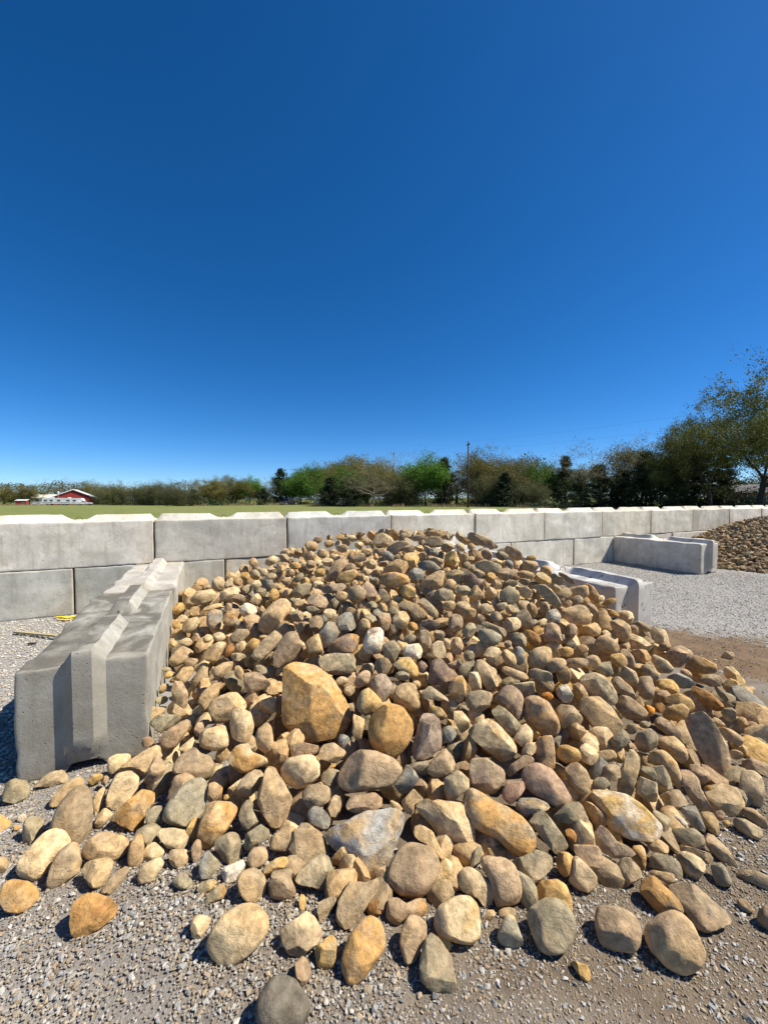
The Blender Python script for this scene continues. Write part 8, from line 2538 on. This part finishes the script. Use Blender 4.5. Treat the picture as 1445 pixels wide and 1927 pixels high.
def pickup(px, Z, rz, paint, label, s=1.0):
    o = building('pickup_truck', px, Z, rz, label, 'pickup'); o.scale = (s, s, s)
    body = [(-2.7, .55), (2.65, .50), (2.72, .95), (2.55, 1.12), (1.15, 1.20), (.75, 1.24), (-.95, 1.24), (-.98, 1.20), (-2.72, 1.20)]
    MB().prism(body, -.95, .95).build('body', paint, o, bevel=.04)
    cab = [(-.98, 1.2), (1.2, 1.2), (.45, 1.86), (-.78, 1.9)]
    MB().prism(cab, -.82, .82).build('cab', paint, o, bevel=.05)
    for s_ in (-1, 1):
        MB().prism([(-.82, 1.3), (.98, 1.3), (.42, 1.78), (-.72, 1.8)], s_*.822, s_*.835).build('side_window', M['dark_glass'], o)
        MB().box(-2.735, -2.70, s_*.86-.07, s_*.86+.07, .75, 1.15).build('tail_lamp', M['lamp_red'], o)
        MB().box(2.66, 2.73, s_*.75-.14, s_*.75+.14, .8, 1.0).build('headlight', M['white_panel'], o)
        MB().box(.75, .9, s_*.99-.1, s_*.99+.1, 1.25, 1.42).build('mirror', M['tyre'], o)
        for q in (-1.75, 1.7): wheel(o, q, s_*.84, .39)
    MB().prism([(-1.005, 1.28), (-.99, 1.28), (-.80, 1.82), (-.815, 1.82)], -.68, .68).build('rear_window', M['dark_glass'], o)
    MB().prism([(1.215, 1.25), (1.23, 1.25), (.52, 1.82), (.5, 1.82)], -.70, .70).build('windscreen', M['dark_glass'], o)
    MB().box(-2.86, -2.72, -.9, .9, .48, .66).build('rear_bumper', M['steel'], o)
    MB().box(2.66, 2.85, -.9, .9, .45, .65).build('front_bumper', M['steel'], o)
    MB().box(-2.74, -2.72, -.26, .26, .70, .84).build('number_plate', M['white_panel'], o)
pickup(544, 104, R(55), M['black_paint'], 'black pickup truck parked on the grass before the trees', .98)
pickup(160, 152, R(20), M['white_paint'], 'small white pickup parked against the right end of the barn', .9)
o = building('white_house', 634, 112, R(8), 'white house glimpsed between the dark trunks behind the broad green tree', 'house')
MB().box(-6, 6, 0, 7, 0, 2.7).build('wall', M['white_panel'], o)
MB().prism([(-.5, 2.6), (3.5, 4.4), (7.5, 2.6), (7.5, 2.75), (3.5, 4.6), (-.5, 2.75)], -6.4, 6.4, axis='x').build('roof', M['shingle'], o)
for q in (-4, -1, 3): 
    f = MB().box(q-.6, q+.6, -.05, .02, .9, 2.1).build('window', M['grey_stripe'], o); MB().box(q-.5, q+.5, -.06, -.05, 1.0, 2.0).build('pane', M['dark_glass'], f)
o = building('brick_house', 1466, 80, R(-30), 'low red brick house half hidden behind the largest oak', 'house')
MB().box(-7, 7, 0, 8, 0, 2.6).build('wall', M['brick'], o)
MB().prism([(-.6, 2.5), (4, 4.3), (8.6, 2.5), (8.6, 2.65), (4, 4.5), (-.6, 2.65)], -7.5, 7.5, axis='x').build('roof', M['shingle'], o)
for q in (-4.5, -1.5, 2.5, 5): 
    f = MB().box(q-.6, q+.6, -.05, .02, .9, 2.0).build('window', M['white_panel'], o); MB().box(q-.5, q+.5, -.06, -.05, 1.0, 1.9).build('pane', M['dark_glass'], f)

# ------------------------------------------------------------------ small litter beside the dark block
def ribbon(pts, wdt, th, name, mat, label, cat):
    m = MB()
    for a, b in zip(pts[:-1], pts[1:]):
        a = Vector(a); b = Vector(b); d = (b-a).normalized(); n = Vector((-d.y, d.x, 0)).normalized()*wdt/2; u = Vector((0, 0, th))
        m.add([a-n, a+n, b+n, b-n, a-n+u, a+n+u, b+n+u, b-n+u], [(0,1,2,3), (7,6,5,4), (0,4,5,1), (1,5,6,2), (2,6,7,3), (3,7,4,0)])
    tag(m.build(name, mat), label, cat)
def gp(px, py, z=0.012):
    Z = F*(1.52-z)/(py-938); return (at(px, Z), Z, z)
ribbon([gp(98, 1164), gp(112, 1163, .02), gp(124, 1165, .014), gp(136, 1161, .02)], .05, .006, 'yellow_strap', M['yellow_web'], 'yellow webbing strap lying against the foot of the wall', 'strap')
ribbon([gp(104, 1168), gp(120, 1169, .016), gp(134, 1167)], .035, .006, 'yellow_strap', M['yellow_web'], 'lower shorter strip of yellow webbing by the foot of the wall', 'strap')
ribbon([gp(20, 1193, .02), gp(60, 1197, .02), gp(101, 1201, .03)], .035, .018, 'wooden_lath', M['lath'], 'thin weathered wooden lath lying on the gravel beside the dark block', 'lath')
ribbon([gp(47, 1215, .012), gp(60, 1215, .014)], .03, .012, 'dark_scrap', M['bark_dark'], 'small dark scrap lying on the gravel beside the lath', 'scrap')
